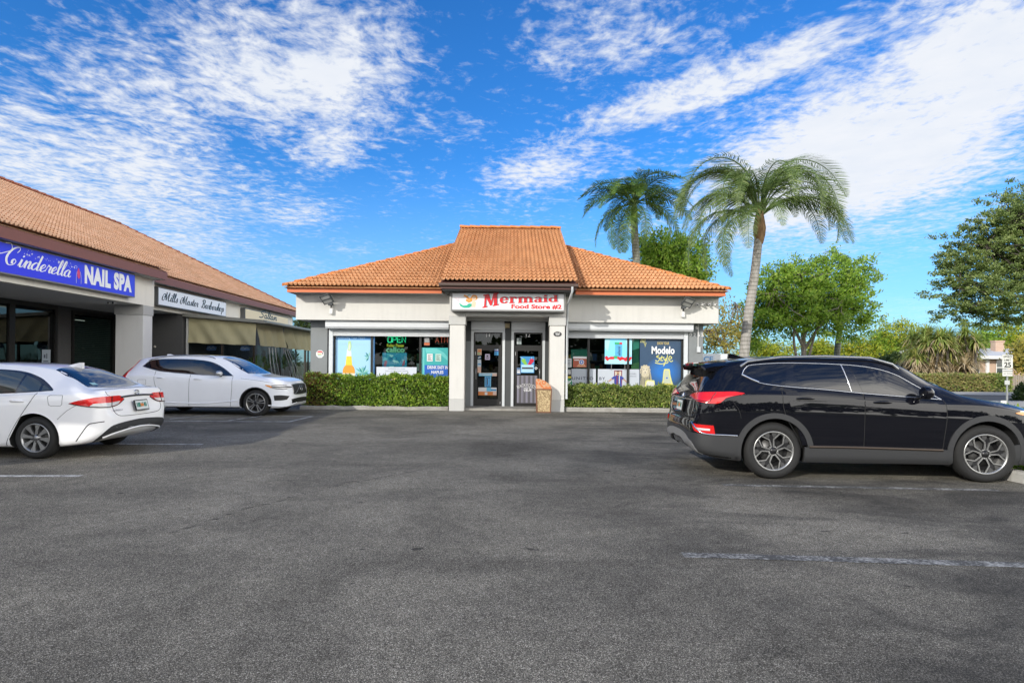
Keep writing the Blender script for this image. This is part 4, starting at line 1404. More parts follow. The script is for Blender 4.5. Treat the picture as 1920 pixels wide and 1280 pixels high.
for sx_ in (-1, 1):
    ell2d(mb, fr, lx + .01 + sx_ * .048, .60, .015, .008, .0095, LN, 8); ell2d(mb, fr, lx + .01 + sx_ * .115, .70, .035, .03, .0075, CR, 10)
    stroke2d(mb, fr, [(lx + .01 + sx_ * .02, .62), (lx + .01 + sx_ * .07, .635)], .010, .0095, LN)
    for j in range(5):
        stroke2d(mb, fr, spline([(lx + .01 + sx_ * (.09 + .01 * j), .66 - j * .07), (lx + .01 + sx_ * (.125 + .006 * j), .63 - j * .08), (lx + .01 + sx_ * (.12 + .01 * j), .56 - j * .08)], 3), .009, .0095, LN)
poly2d(mb, fr, [(lx - .02, .535), (lx + .04, .535), (lx + .01, .505)], .0095, LN)
stroke2d(mb, fr, [(lx + .01, .505), (lx + .01, .485)], .008, .0095, LN); stroke2d(mb, fr, spline([(lx - .03, .47), (lx + .01, .485), (lx + .05, .47)], 3), .009, .0095, LN)
for j in range(6): stroke2d(mb, fr, [(.06 + j * .05, .40 - (j % 3) * .03), (.055 + j * .055, .12)], .010, .0085, LN)
mb.build('lion_print', [pcol('lion_cream', (.54, .48, .34)), INK, pcol('lion_tan', (.36, .33, .22)), pcol('lion_face', (.62, .56, .42))], th)
mb = MB()
bx = wd * .62
poly2d(mb, fr, [(.17, 0), (.19, .22), (.24, .27), (.48, .26), (.53, .0)], .010, 0); poly2d(mb, fr, [(.21, 0), (.225, .19), (.26, .235), (.46, .225), (.49, 0)], .0115, 3)
poly2d(mb, fr, [(bx - .19, 0), (bx - .12, .26), (bx - .10, .50), (bx - .085, .60), (bx - .06, .64), (bx + .10, .64), (bx + .12, .58), (bx + .13, .46), (bx + .18, .26), (bx + .27, 0)], .0065, 0)
poly2d(mb, fr, [(bx - .14, .0), (bx - .085, .26), (bx - .06, .56), (bx - .04, .60), (bx + .08, .60), (bx + .09, .46), (bx + .135, .26), (bx + .21, 0)], .008, 1)
poly2d(mb, fr, [(bx - .14, .0), (bx - .105, .16), (bx + .16, .16), (bx + .21, 0)], .0095, 2); ell2d(mb, fr, bx + .02, .34, .03, .03, .0095, 4, 10)
mb.build('bottle_print', [pcol('chalk_lime', (.66, .64, .20)), pcol('bottle_cream', (.48, .52, .40)), pcol('lager', (.66, .54, .07)), pcol('label_white', (.62, .62, .56)), pcol('royal', (.02, .12, .52))], th)
x0, x1, z0, z1 = ppx((1262, 633), (1279, 645))
mb = MB(); fr = Frame((x0, YW + .076, z0), (1, 0, 0), (0, 0, 1)); poly2d(mb, fr, [(0, .2), (x1 - x0, .2), (x1 - x0, .0), (.15, .07)], .004)
# notices on the porch side of the right window
for (py0, py1, lab, c, nm) in ((672, 688, 'white printed notice at the left edge of the right shop window', (.66, .68, .68), 'notice'), (690.5, 711, 'black sticker with yellow stripe at the left edge of the right window', (.03, .03, .03), 'sticker')):
    x0, x1, z0, z1 = ppx((1060.5, py0), (1071.5, py1), YW - .01)
    th, fr, wd, hg = poster(nm, lab, nm, x0, x1, z0, z1, pcol('n' + str(py0), c), YW - .01)
    mb = MB()
    if nm == 'notice':
        for i in range(5): rect2d(mb, fr, .03, .04 + i * .045, wd - .03, .06 + i * .045, .003, 0)
    else:
        for i in range(3): rect2d(mb, fr, .02, hg - .08 - i * .05, wd - .02, hg - .05 - i * .05, .003, 1)
        rect2d(mb, fr, .01, .04, wd - .01, .10, .003, 2)
    mb.build('print', [INK, W_, pcol('yellow', (.72, .62, .05))], th)
q = P(1066, 717, YW - .01)
t = thing('round_sticker', 'round green and white recycling style sticker by the right window edge', 'sticker', (q.x, YW - .01, q.z))
fr = FR(q.x, q.z, YW - .012); mb = MB(); ell2d(mb, fr, 0, 0, .115, .13, .004, 0, 24, t=.003); mb.build('disc', pcol('sign_green', (.02, .28, .12)), t)
mb = MB(); poly2d(mb, fr, [(-.09, -.05), (-.05, -.08), (.09, .04), (.06, .08)], .006, 0); ell2d(mb, fr, -.03, .05, .03, .03, .006, 0, 8); ell2d(mb, fr, .04, -.05, .03, .03, .006, 0, 8); mb.build('print', W_, t)

# door stickers
def sticker(lab, p0, p1, c, parts, nm='sticker', y=YD - .03):
    x0, x1, z0, z1 = ppx(p0, p1, y)
    th, fr, wd, hg = poster(nm, lab, nm, x0, x1, z0, z1, pcol(lab.replace(' ', '_')[:30], c), y, .003)
    if parts:
        mb = MB(); ms = []
        for i, (a, b_, c2, d2, col) in enumerate(parts):
            rect2d(mb, fr, a * wd, b_ * hg, c2 * wd, d2 * hg, .003 + .0006 * i, len(ms)); ms.append(pcol('s%d%s' % (i, lab[:12].replace(' ', '_')), col))
        mb.build('print', ms, th)


WH, IK, OR, BL, SK = (.74, .74, .74), (.05, .05, .06), (.66, .22, .06), (.05, .28, .55), (.16, .50, .72)
sticker('orange and white sticker at the top left of the left door', (895, 654), (903, 665.5), (.62, .42, .30), [(.1, .1, .6, .4, (.3, .45, .2)), (.2, .5, .9, .9, OR)])
sticker('black and white icon sticker under the orange one on the left door', (896, 667), (902, 673), (.05, .15, .25), [(.1, .2, .5, .5, WH), (.5, .5, .9, .8, WH)])
sticker('tall pale blue and orange sticker strip on the left door', (895.5, 674), (902, 698.5), (.55, .62, .68), [(0, .0, 1, .45, (.66, .42, .32)), (.1, .6, .9, .7, BL)])
sticker('small lilac notice in the middle of the left door', (909.5, 663.5), (918.5, 674.5), (.55, .48, .64), [(.2, .2, .8, .35, IK), (.3, .5, .7, .8, IK)])
sticker('blue sticker at the top right of the left door', (927, 654.5), (934.5, 666), BL, [(.0, .6, 1, .95, (.1, .12, .3)), (.1, .88, .9, .97, WH)])
sticker('light blue strip banner across the middle of the left door', (898, 698.8), (931.5, 705), SK, [(0, .8, 1, 1, WH), (.75, 0, 1, .8, (.72, .50, .40)), (.05, .3, .7, .5, WH)])
sticker('tall blue can shaped sticker on the lower left door', (909, 705.5), (920.5, 725), (.20, .58, .84), [(.12, .06, .88, .94, (.03, .10, .30)), (.25, .15, .8, .85, (.10, .40, .72)), (.35, .2, .5, .8, IK)])
sticker('wide white and orange sticker low on the left door', (897, 726), (931, 741), WH, [(0, 0, 1, .48, OR), (.45, .5, .7, 1, SK), (.35, .05, .5, .4, WH), (.8, .05, 1, .45, (.74, .55, .45)), (.68, .58, .98, .78, BL)])
sticker('white lettering decal on the upper right door', (969, 633), (978, 646), (.12, .15, .15), [(.0, .1, .4, .9, (.45, .5, .5)), (.5, .1, .9, .6, (.35, .42, .42))], 'decal', YD - .005)
sticker('small blue opening hours card on the right door', (969, 689), (976, 701.5), (.10, .17, .30), [(.1, .55, .9, .65, WH), (.1, .2, .9, .45, WH)])
# ice drink poster
x0, x1, z0, z1 = ppx((976.5, 668), (1001.5, 699), YD - .03)
th, fr, wd, hg = poster('frozen_drink_poster', 'blue poster of a green and a red frozen drink on the right door', 'poster', x0, x1, z0, z1, pcol('pool_blue', (.05, .28, .62)), YD - .03)
mb = MB(); rect2d(mb, fr, .02, .02, wd - .02, hg * .5, .003, 0); rect2d(mb, fr, .04, hg * .24, wd - .04, hg * .34, .0045, 3)
for (ax, m_, ti) in ((wd * .30, 1, -.04), (wd * .72, 2, .04)):
    poly2d(mb, fr, [(ax - .05 - ti, hg * .5), (ax + .05 - ti, hg * .5), (ax + .075 + ti, hg * .72), (ax + .05 + ti, hg * .86), (ax - .05 + ti, hg * .86), (ax - .075 + ti, hg * .72)], .0055, m_)
    stroke2d(mb, fr, [(ax + ti, hg * .85), (ax - .06 + ti * 2.5, hg * .97)], .014, .007, 0)
mb.build('artwork', [pcol('ice_blue', (.42, .68, .84)), pcol('slush_green', (.24, .54, .07)), pcol('slush_red', (.60, .02, .06)), pcol('ink', (.04, .04, .05))], th)
x0, x1, z0, z1 = ppx((969.5, 703.5), (1007, 755.5), YD - .03)
th, fr, wd, hg = poster('wood_grain_poster', 'grey wood grain poster with arched lettering low on the right door', 'poster', x0, x1, z0, z1, pcol('wood_grey', (.17, .165, .19)), YD - .03)
mb = MB(); rr = random.Random(2)
for i in range(9): rect2d(mb, fr, i * wd / 9 + .005, .01, i * wd / 9 + rr.uniform(.03, .055), hg - .01, .003, i % 2)
mb.build('grain_print', [pcol('wood_pale', (.25, .24, .30)), pcol('wood_dark', (.10, .095, .10))], th)
mb = MB()
s_ = 'BACKWOODS'
for m_, bo, hh in ((1, .05, .006), (0, .0, .0085)):
    for i, ch in enumerate(s_):
        t_ = (i - 4) / 4
        f2 = Frame(fr.at(wd * .5 + t_ * .27 - .033, hg * .60 - .075 * t_ * t_), (1, 0, -.42 * t_), (.42 * t_, 0, 1))
        text2d(mb, f2, ch, .0, 0, .062, .11, hh, m_, bold=bo)
f2 = Frame(fr.at(wd * .32, hg * .44), (1, 0, .12), (-.12, 0, 1)); text2d(mb, f2, "WILD 'N", .02, .06, .2, .05, .006, 0, bold=.02); text2d(mb, f2, 'TRUE', 0, -.03, .27, .075, .006, 0, bold=.03)
mb.build('lettering', [W_, M_BLACK], th)
th = thing('warning_diamond', 'small white diamond sticker beside the right door handle', 'sticker', P(1005, 690, YD - .03))
q = P(1005, 690, YD - .03); fr = FR(q.x, q.z, q.y - .003); mb = MB(); poly2d(mb, fr, [(-.055, 0), (0, -.055), (.055, 0), (0, .055)], .003, 0, t=.003); mb.build('sheet', W_, th)
mb = MB(); rect2d(mb, fr, -.02, -.02, .02, .02, .005); mb.build('print', pcol('ink', (.04, .04, .05)), th)

# ------------------------------------------------------------------ litter bin by the right pillar
t = thing('litter_bin', 'tan pebble-faced litter bin with an orange patterned sloping top by the right pillar', 'litter bin', (.97, 17.75, 0))
bx0, bx1 = P(1005, 770, 17.6).x, P(1033, 770, 17.6).x
by0, by1 = 17.42, 17.86
mb = MB(); 
vs = [(bx0 + .03, by0 + .02, .02), (bx1 - .03, by0 + .02, .02), (bx1 - .03, by1 - .02, .02), (bx0 + .03, by1 - .02, .02), (bx0, by0, .70), (bx1, by0, .70), (bx1, by1, .70), (bx0, by1, .70)]
fcs = [(3, 2, 1, 0), (4, 5, 6, 7), (0, 1, 5, 4), (1, 2, 6, 5), (2, 3, 7, 6), (3, 0, 4, 7)]
mb.add(vs, fcs)
k = NT('pebble_panel'); vv = k.pos(); vo = k.n('ShaderNodeTexVoronoi', {'Vector': vv, 'Scale': 48.0}).outputs
k.base(k.mix(k.n('ShaderNodeSeparateColor', {0: vo['Color']}).outputs[0], (.20, .13, .06), (.62, .48, .27)), .8); k.bump(vo['Distance'], .8, .01)
mb.build('body', k.m, t)
fm = MB(); BR = mat('bin_brown', (.17, .075, .04), .5)
for (a, b_) in ((0, 4), (1, 5), (2, 6), (3, 7)):
    fm.tube([vs[a], vs[b_]], .018, 6)
fm.box(bx0 - .012, bx1 + .012, by0 - .012, by1 + .012, .69, .725); fm.box(bx0 + .01, bx1 - .01, by0 + .0, by1, .0, .035)
fm.build('frame', BR, t)
hd = MB()
prof = spline([(0, .725), (-.015, .98), (.06, 1.02), (.22, .98), (.40, .86), (.465, .725)], 4)
wx = bx1 - bx0
hd.prism([(bx0 + a * wx / .465, by0 + .01, b_) for a, b_ in prof], (0, by1 - by0 - .02, 0))
k = NT('bin_orange_print'); vo = k.n('ShaderNodeTexVoronoi', {'Vector': k.pos((1, 1, 1)), 'Scale': 7.0}).outputs
rg = k.math('SINE', k.math('MULTIPLY', vo['Distance'], 14.0))
k.base(k.mix(k.ramp(rg, [(.2, 0.0), (.6, 1.0)]), (.58, .18, .06), (.55, .34, .20)), .4)
hd.build('lid', k.m, t, fix=True)
# ================================================================== the row of shops on the left (its own axes: facade faces +x, runs along y)
TH = math.atan(50 / 1080)
LX = Matrix.Rotation(TH, 4, 'Z')


def lsolid(name, m, parent, *boxes, bev=0):
    mb = MB()
    for b_ in boxes:
        if bev: mb.bbox(*b_, b=bev)
        else: mb.box(*b_)
    return mb.build(name, m, parent, LX)


SB = thing('shop_row', 'long low row of shops with a faded clay tile roof, brown fascia and shaded walkway', 'building', LX @ Vector((-15.8, 20, 0)))
Y0, Y1, YB = 2.0, 38.6, 22.15         # near end, far end, step between the two bays
ZT = 4.80
# masonry
M_BROWNL = mat('maroon_fascia_paint', (.20, .075, .055), .5, var=.12)
M_CREAM = mat_stucco('cream_stucco', (.80, .775, .70), .05)
wb = MB()
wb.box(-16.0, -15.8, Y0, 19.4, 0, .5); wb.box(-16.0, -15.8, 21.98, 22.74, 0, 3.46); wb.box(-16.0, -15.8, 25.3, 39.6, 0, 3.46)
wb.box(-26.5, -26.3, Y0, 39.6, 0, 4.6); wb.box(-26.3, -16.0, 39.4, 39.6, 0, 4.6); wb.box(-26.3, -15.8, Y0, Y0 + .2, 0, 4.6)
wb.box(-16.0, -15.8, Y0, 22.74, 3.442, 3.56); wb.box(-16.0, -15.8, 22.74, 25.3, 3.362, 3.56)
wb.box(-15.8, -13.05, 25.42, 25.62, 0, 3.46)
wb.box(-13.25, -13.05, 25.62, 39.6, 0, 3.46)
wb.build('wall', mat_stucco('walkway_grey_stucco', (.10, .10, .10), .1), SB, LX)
b2 = MB()
b2.box(-12.70, -12.40, Y0, YB, 3.47, 4.78); b2.build('header_beam', M_CREAM, SB, LX)
lsolid('header_beam', M_CREAM, SB, (-13.30, -13.05, YB, 39.6, 3.47, 4.78))
lsolid('walkway_ceiling', mat_stucco('walkway_soffit', (.68, .68, .67), .05), SB, (-15.8, -12.70, Y0, YB, 3.47, 3.52), (-15.8, -13.30, YB, 39.4, 3.47, 3.521))
lsolid('walkway_floor', M_CONC_OLD, SB, (-15.8, -12.3, Y0, 39.4, -.02, .12))
pm = MB(); pm.bbox(-13.39, -12.42, 21.5, 22.08, .1, 3.12, .012); pl = pm.build('pillar', mat_stucco('pillar_grey_stucco', (.66, .66, .655), .05), SB, LX)
pm = MB(); pm.bbox(-13.42, -12.395, 21.47, 22.11, 3.122, 3.468, .01); pm.build('capital', mat_stucco('capital_grey_stucco', (.46, .46, .45), .06), pl, LX)
pm = MB(); pm.bbox(-13.39, -12.42, 12.0, 12.58, .1, 3.468, .012); pm.build('pillar', mat_stucco('pillar_grey_stucco2', (.66, .66, .655), .05), SB, LX)
# fascia boards (each a mesh), soffits
lsolid('fascia_board', M_BROWNL, SB, (-11.97, -11.92, Y0, YB, 4.465, 4.755))
lsolid('fascia_return', M_BROWNL, SB, (-12.62, -11.97, YB - .05, YB, 4.465, 4.755))
lsolid('fascia_board', M_BROWNL, SB, (-12.62, -12.57, YB + .001, 39.9, 4.45, 4.735))
lsolid('soffit', M_LTGREY, SB, (-12.42, -11.97, Y0, YB - .05, 4.47, 4.50), (-13.06, -12.62, YB, 39.9, 4.455, 4.485))
# roof
RX, RZ = -20.1, 8.85
rf = MB()
RYE = 40.05 - (20.1 - 12.55)
tile_roof(rf, *[LX @ Vector(p) for p in ((-12.55, 40.05, ZT - .02), (-12.55, YB - 6, ZT - .02), (RX, YB - 6, RZ), (RX, RYE, RZ))], .142, .33)
tile_roof(rf, *[LX @ Vector(p) for p in ((-11.87, YB, ZT + .02), (-11.87, Y0, ZT + .02), (RX, Y0, RZ + .06), (RX, YB - .0, RZ + .06))], .142, .33)
dk = [LX @ Vector(p) for p in ((-12.6, 40, ZT - .06), (-12.6, Y0, ZT - .06), (RX, Y0, RZ - .05), (RX, RYE, RZ - .05), (-28, Y0, 4.7), (-28, 40, 4.7))]
rf.add(dk, [(0, 1, 2, 3), (3, 2, 4, 5), (0, 3, 5)])
d2 = [LX @ Vector(p) for p in ((-11.92, YB - .02, ZT - .03), (-11.92, Y0, ZT - .03), (RX, Y0, RZ), (RX, YB - .02, RZ))]
rf.add(d2 + [LX @ Vector((-12.6, YB - .02, ZT - .08))], [(0, 1, 2, 3), (0, 3, 4)])
roof = rf.build('roof', M_TILE_L, SB)
rc = MB(); ridge_caps(rc, LX @ Vector((RX, RYE, RZ + .05)), LX @ Vector((RX, Y0, RZ + .08)), .13, .45); ridge_caps(rc, LX @ Vector((-12.5, 40.05, ZT)), LX @ Vector((RX, RYE, RZ + .04)), .13, .45)
rc.build('hip_caps', M_RIDGE_L, roof)

# shop fronts
def front(y0, y1, z0, z1, nm, blind=False, x=-15.8, mull=()):
    f = MB()
    f.box(x - .06, x + .05, y0, y0 + .12, z0, z1); f.box(x - .06, x + .05, y1 - .12, y1, z0, z1)
    f.box(x - .058, x + .048, y0 + .12, y1 - .12, z1 - .14, z1); f.box(x - .058, x + .048, y0 + .12, y1 - .12, z0, z0 + .1)
    for m_ in mull: f.box(x - .057, x + .047, m_ - .05, m_ + .05, z0 + .1, z1 - .14)
    w_ = f.build(nm, M_DARKFR, SB, LX)
    g = MB(); g.box(x - .01, x, y0 + .12, y1 - .12, z0 + .1, z1 - .14); g.build('glass', M_GLASSD if not blind else M_GLASS, w_, LX)
    if blind:
        bl = MB()
        n = int((z1 - z0 - .3) / .075)
        for i in range(n):
            z = z0 + .12 + i * .075
            vs = [(x - .10, y0 + .14, z), (x - .10, y1 - .14, z), (x - .055, y1 - .14, z + .05), (x - .055, y0 + .14, z + .05)]
            bl.add(vs, [(0, 1, 2, 3)])
        bl.build('blind', mat('blind_dark', (.16, .20, .19), .5), w_, LX)
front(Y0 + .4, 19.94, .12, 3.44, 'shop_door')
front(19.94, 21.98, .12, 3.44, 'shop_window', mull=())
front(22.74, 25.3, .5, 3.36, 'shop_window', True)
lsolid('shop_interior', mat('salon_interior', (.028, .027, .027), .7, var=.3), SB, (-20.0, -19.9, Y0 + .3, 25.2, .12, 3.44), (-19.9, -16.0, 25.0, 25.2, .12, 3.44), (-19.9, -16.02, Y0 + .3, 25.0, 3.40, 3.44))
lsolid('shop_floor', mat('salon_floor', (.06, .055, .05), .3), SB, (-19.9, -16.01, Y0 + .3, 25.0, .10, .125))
# a strip light in the salon ceiling (glimpsed through the glass)
t = thing('ceiling_strip_light', 'lit strip light glimpsed through the nail salon window', 'light', LX @ Vector((-17.5, 20.6, 3.38)))
mb = MB(); mb.bbox(-17.55, -17.4, 20.1, 21.9, 3.34, 3.39, .01); mb.build('diffuser', mat('strip_light', (.9, .88, .8), .4, var=0, emit=.5), t, LX)
mb = MB(); mb.box(-17.57, -17.38, 20.08, 21.92, 3.39, 3.40); mb.build('casing', M_WPLAS, t, LX)
t = thing('ceiling_strip_light', 'lit strip light glimpsed behind the slatted salon blind', 'light', LX @ Vector((-17.0, 24.2, 3.1)))
mb = MB(); mb.bbox(-16.9, -16.75, 23.6, 24.9, 3.06, 3.11, .01); mb.build('diffuser', MATS['strip_light'], t, LX)
mb = MB(); mb.box(-16.92, -16.73, 23.58, 24.92, 3.112, 3.12); mb.build('casing', M_WPLAS, t, LX)
# flower arrangement on a low table and a card in the window
t = thing('flower_vase', 'pale flowers in a vase behind the nail salon glass', 'flowers', LX @ Vector((-16.5, 20.25, .9)))
mb = MB(); mb.lathe([(0, .72), (.09, .72), (.12, .9), (.06, 1.15), (.08, 1.22)], 'z', 14, (-16.5, 20.25, 0)); mb.build('vase', M_SHUT, t, LX)
mb = MB(); rr = random.Random(12)
for i in range(120):
    c = Vector((-16.5 + rr.gauss(0, .14), 20.3 + rr.gauss(0, .22), 1.45 + rr.gauss(0, .14))); a = Vector((rr.uniform(-1, 1), rr.uniform(-1, 1), rr.uniform(-1, 1))) * .05; b_ = Vector((rr.uniform(-1, 1), rr.uniform(-1, 1), rr.uniform(-1, 1))) * .05
    mb.quad(c - a, c - b_, c + a, c + b_)
mb.build('blossoms', mat('blossom', (.42, .40, .36), .7), t, LX)
fr = Frame(LX @ Vector((-15.79, 21.28, 1.30)), LX.to_3x3() @ Vector((0, 1, 0)), (0, 0, 1))
mb = MB(); rect2d(mb, fr, 0, 0, .40, .52, .004, 0, t=.003)
t = thing('window_card', 'pale card with grey print in the nail salon window', 'card', LX @ Vector((-15.79, 21.5, 1.3)))
mb.build('sheet', pcol('card_pale', (.40, .46, .52)), t)
mb = MB(); rect2d(mb, fr, .08, .22, .16, .34, .006); rect2d(mb, fr, .2, .2, .25, .38, .006); rect2d(mb, fr, .06, .08, .3, .12, .006); mb.build('print', INK, t)

# salon cameras and downlight under the soffit
for i, (px, lab) in enumerate(((204.5, 'left of two white cameras under the walkway ceiling by the pillar'), (213.5, 'right of two white cameras under the walkway ceiling by the pillar'))):
    q = P(px, 567, 19.9)
    t = thing('security_camera', lab, 'camera', (q.x, q.y, q.z + .05), group='walkway ceiling cameras')
    mb = MB(); mb.lathe([(0, .09), (.05, .09), (.05, .05), (0, .05)], 'z', 14, q); mb.tube([q + Vector((0, 0, .06)), q], .016, 8); mb.build('mount', M_WPLAS, t)
    mb = MB(); mb.tube([q + Vector((0, .1, .02)), q + Vector((.02, -.08, -.02))], .042, 14); hh_ = mb.build('body', M_WPLAS, t)
    mb = MB(); mb.tube([q + Vector((.0201, -.0805, -.0201)), q + Vector((.0205, -.084, -.021))], .03, 14); mb.build('lens', M_BLACK, hh_)

# ------------------------------------------------------------------ shop signs
UL = LX.to_3x3() @ Vector((0, 1, 0))


def box_sign(name, label, y0, y1, z0, z1, x, casing, face, edge, dep=.22):
    t = thing(name, label, 'sign', LX @ Vector((x, (y0 + y1) / 2, z0)))
    m_ = MB(); m_.bbox(x - dep, x, y0, y1, z0, z1, .012); m_.build('cabinet', casing, t, LX)
    m_ = MB(); m_.box(x + .0005, x + .006, y0 + edge, y1 - edge, z0 + edge, z1 - edge); m_.build('face', face, t, LX)
    return t, Frame(LX @ Vector((x + .006, y0 + edge, z0 + edge)), UL, (0, 0, 1)), y1 - y0 - 2 * edge, z1 - z0 - 2 * edge


def py_(px, x):
    ux = (px - CX) - ROLL * 100
    return -x * (-ux * math.sin(TH) + 1080 * math.cos(TH)) / -(ux * math.cos(TH) + 1080 * math.sin(TH))


BLUE = mat('nail_sign_blue', (.03, .04, .78), .3, var=.05)
xs = -12.16
ys0, ys1 = py_(-48, xs), py_(253, xs)
t, fr, wd, hg = box_sign('nail_spa_sign', 'bright blue box sign with white script and the words NAIL SPA', ys0, ys1, 3.63, 4.44, xs, mat('sign_casing', (.22, .22, .215)), BLUE, .035)
SL = mat('sign_lettering_white', (.88, .88, .88), .35, var=.02)
Yf = lambda px: py_(px, xs) - ys0 - .035
mb = MB()
W0 = script2d(MB(), fr, 'Cinderella', 0, 0, 1, .0, 1, nib=(.1, .2))
xh = .20
xa, xb = Yf(6), Yf(136)
script2d(mb, fr, 'Cinderella', xa - .02, .215, xh, .38, (xb - xa - .10) / (W0 * xh), .004, 0, (.10, .36))
xn0, xn1 = Yf(157.5), Yf(246)
text2d(mb, fr, 'NAIL SPA', xn0, .165, xn1 - xn0, .50, .004, 0, bold=.06, space=1.1)
mb.build('lettering', SL, t)
mb = MB(); rr = random.Random(5)
a0, a1 = Yf(36), Yf(146)
for i in range(46):
    u = rr.random()
    cx_, cy_ = a0 + (a1 - a0) * u, .62 - .05 * math.sin(u * 3) - .18 * max(0, u - .6) + rr.gauss(0, .045)
    r_ = rr.choice((.012, .016, .02, .035))
    pts = []
    for k_ in range(8):
        q = r_ * (1 if k_ % 2 == 0 else .32)
        pts.append((cx_ + q * math.sin(k_ * math.pi / 4), cy_ + q * math.cos(k_ * math.pi / 4)))
    poly2d(mb, fr, pts, .003, 0)
mb.build('sparkles', SL, t)
mb = MB()
n0 = Yf(146.5)
poly2d(mb, fr, [(n0 - .06, .28), (n0 - .07, .42), (n0 - .01, .56), (n0 + .05, .42), (n0 + .06, .27), (n0, .22)], .004, 0)
for s_ in (-1, 1): stroke2d(mb, fr, spline([(n0 + s_ * .10, .08), (n0 + s_ * .10, .30), (n0 + s_ * .06, .44)], 4), .02, .004, 1)
mb.build('nail_emblem', [pcol('nail_pink', (.68, .05, .16)), pcol('nail_line', (.50, .48, .72))], t)

xs = -12.78
ys0, ys1 = py_(296, xs), py_(424, xs)
t, fr, wd, hg = box_sign('barbershop_sign', 'white box sign with black script reading Mills Master Barbershop', ys0, ys1, 3.62, 4.35, xs, mat('grey_casing', (.10, .105, .11), .45), mat('barber_face', (.84, .85, .90), .3, var=.02), .04, .34)
mb = MB()
W0 = script2d(MB(), fr, 'Mills Master Barbershop', 0, 0, 1, .0, 1, nib=(.1, .2))
xh = .165
script2d(mb, fr, 'Mills Master Barbershop', .30, .19, xh, .32, (wd - .55) / (W0 * xh), .004, 0, (.17, .46))
mb.build('lettering', pcol('black_ink', (.010, .010, .012)), t)
ys0, ys1 = py_(459.5, -12.80), py_(541, -12.80)
t, fr, wd, hg = box_sign('salon_sign', 'cream box sign with dark brush lettering half hidden by the patio roof', ys0, ys1, 3.50, 4.30, -12.80, mat('grey_casing', (.10, .105, .11)), mat('salon_face', (.80, .66, .42), .4, var=.03), .05, .34)
mb = MB()
script2d(mb, fr, 'Saltan', wd * .30, .40, .19, .25, 2.6, .004, 0, (.34, .5))
mb.build('lettering', pcol('black_ink', (.01, .01, .012)), t)

# ------------------------------------------------------------------ barber walkway bits and patio enclosure
t = thing('wall_lamps', 'three small pale lamps on the dark barbershop wall', 'lamps', LX @ Vector((-15.7, 24.9, 1.9)))  # small lamps on the barbershop wall
for i, (dy, dz) in enumerate(((0, 2.05), (.42, 1.95), (.75, 2.05))):
    mb = MB(); mb.lathe([(0, -.05), (.05, -.03), (.06, .03), (0, .06)], 'z', 10, (-15.6, 25.40 + .001, dz)); 
    mb = MB(); mb.lathe([(0, -.05), (.045, -.03), (.05, .03), (0, .06)], 'z', 10, (-14.9 + dy, 25.36, dz)); mb.build('lamp', mat('lamp_pale', (.55, .52, .46), .4), t, LX)

PT = thing('patio_enclosure', 'patio enclosure with grey metal roof, olive canvas drops and clear vinyl panels', 'patio', LX @ Vector((-11.4, 29, 0)))
xo, xi, ya, yb = -9.98, -13.02, 25.62, 33.6
rfm = MB()
zi, zo = 3.50, 3.25
rfm.add([(xi, ya - .25, zi), (xo + .42, ya - .25, zo), (xo + .42, yb, zo), (xi, yb, zi), (xi, ya - .25, zi - .14), (xo + .42, ya - .25, zo - .14), (xo + .42, yb, zo - .14), (xi, yb, zi - .14)], [(0, 1, 2, 3), (7, 6, 5, 4), (0, 4, 5, 1), (1, 5, 6, 2), (2, 6, 7, 3), (3, 7, 4, 0)])
pr_ = rfm.build('roof', mat('patio_roof_metal', (.23, .23, .20), .5, .1, var=.1), PT, LX)
gm = MB()
gp = [(0, 0), (.10, 0), (.12, .02), (.12, .10), (.095, .10), (.09, .03), (0, .03)]
gm.prism([(xo + .42 + a, ya - .25, zo - .13 + b_) for a, b_ in gp], (0, yb - ya + .25, 0))
gm.build('gutter', mat('patio_gutter', (.30, .30, .26), .45), pr_, LX, fix=True)
WP = mat('post_white', (.52, .52, .50), .4)
for (x, y) in ((xi + .1, ya - .02), (-11.5, ya + .16), (xo - .16, ya + .16), (xo - .16, 29.0), (xo - .16, 31.3), (xo - .16, 33.5)):
    mb = MB(); mb.bbox(x - .04, x + .04, y - .04, y + .04, 0, 3.14 if x > -12 else 3.3, .006); mb.build('post', WP if x < -12 else M_GUTTER, PT, LX)
k = NT('olive_canvas'); vv = k.pos(); k.base(k.mix(k.noise(vv, 1.5, 4), (.38, .345, .20), (.52, .48, .30)), .9, spec=.2); k.bump(k.noise(k.pos((1, 1, .15)), 5, 4), .5, .03); M_CANVAS = k.m


def drape(name, a, b_, z0a, z1a, z0b, z1b, m, amp=.05, n=40, nz=10, seed=1, folds=3.0, drop=0):
    """hanging cloth from a to b with soft vertical and slanting folds"""
    a, b_ = Vector(a), Vector(b_)
    d = (b_ - a); nn = Vector((d.y, -d.x)).normalized()
    rr = random.Random(seed)
    ph = [rr.uniform(0, 6.3) for _ in range(4)]
    sl = rr.uniform(.5, 1.2)
    vs = []
    for j in range(nz + 1):
        tz = j / nz
        for i in range(n + 1):
            tx = i / n
            p = a + d * tx
            zt_, zb_ = z1a + (z1b - z1a) * tx, z0a + (z0b - z0a) * tx
            q = tx * folds + tz * sl * .5
            o = amp * (1 - .75 * tz) * (math.sin(q * 6.3 + ph[0]) * .6 + math.sin(q * 13 + ph[1]) * .35 + abs(math.sin(q * 4.1 + ph[2])) * .4)
            vs.append((p.x + nn.x * o, p.y + nn.y * o, zb_ + (zt_ - zb_) * tz + (0 if j else .012 * math.sin(q * 8))))
    fs = [(j * (n + 1) + i, j * (n + 1) + i + 1, (j + 1) * (n + 1) + i + 1, (j + 1) * (n + 1) + i) for j in range(nz) for i in range(n)]
    mb = MB(); mb.add(vs, fs, 0, True)
    return mb.build(name, m, PT, LX)


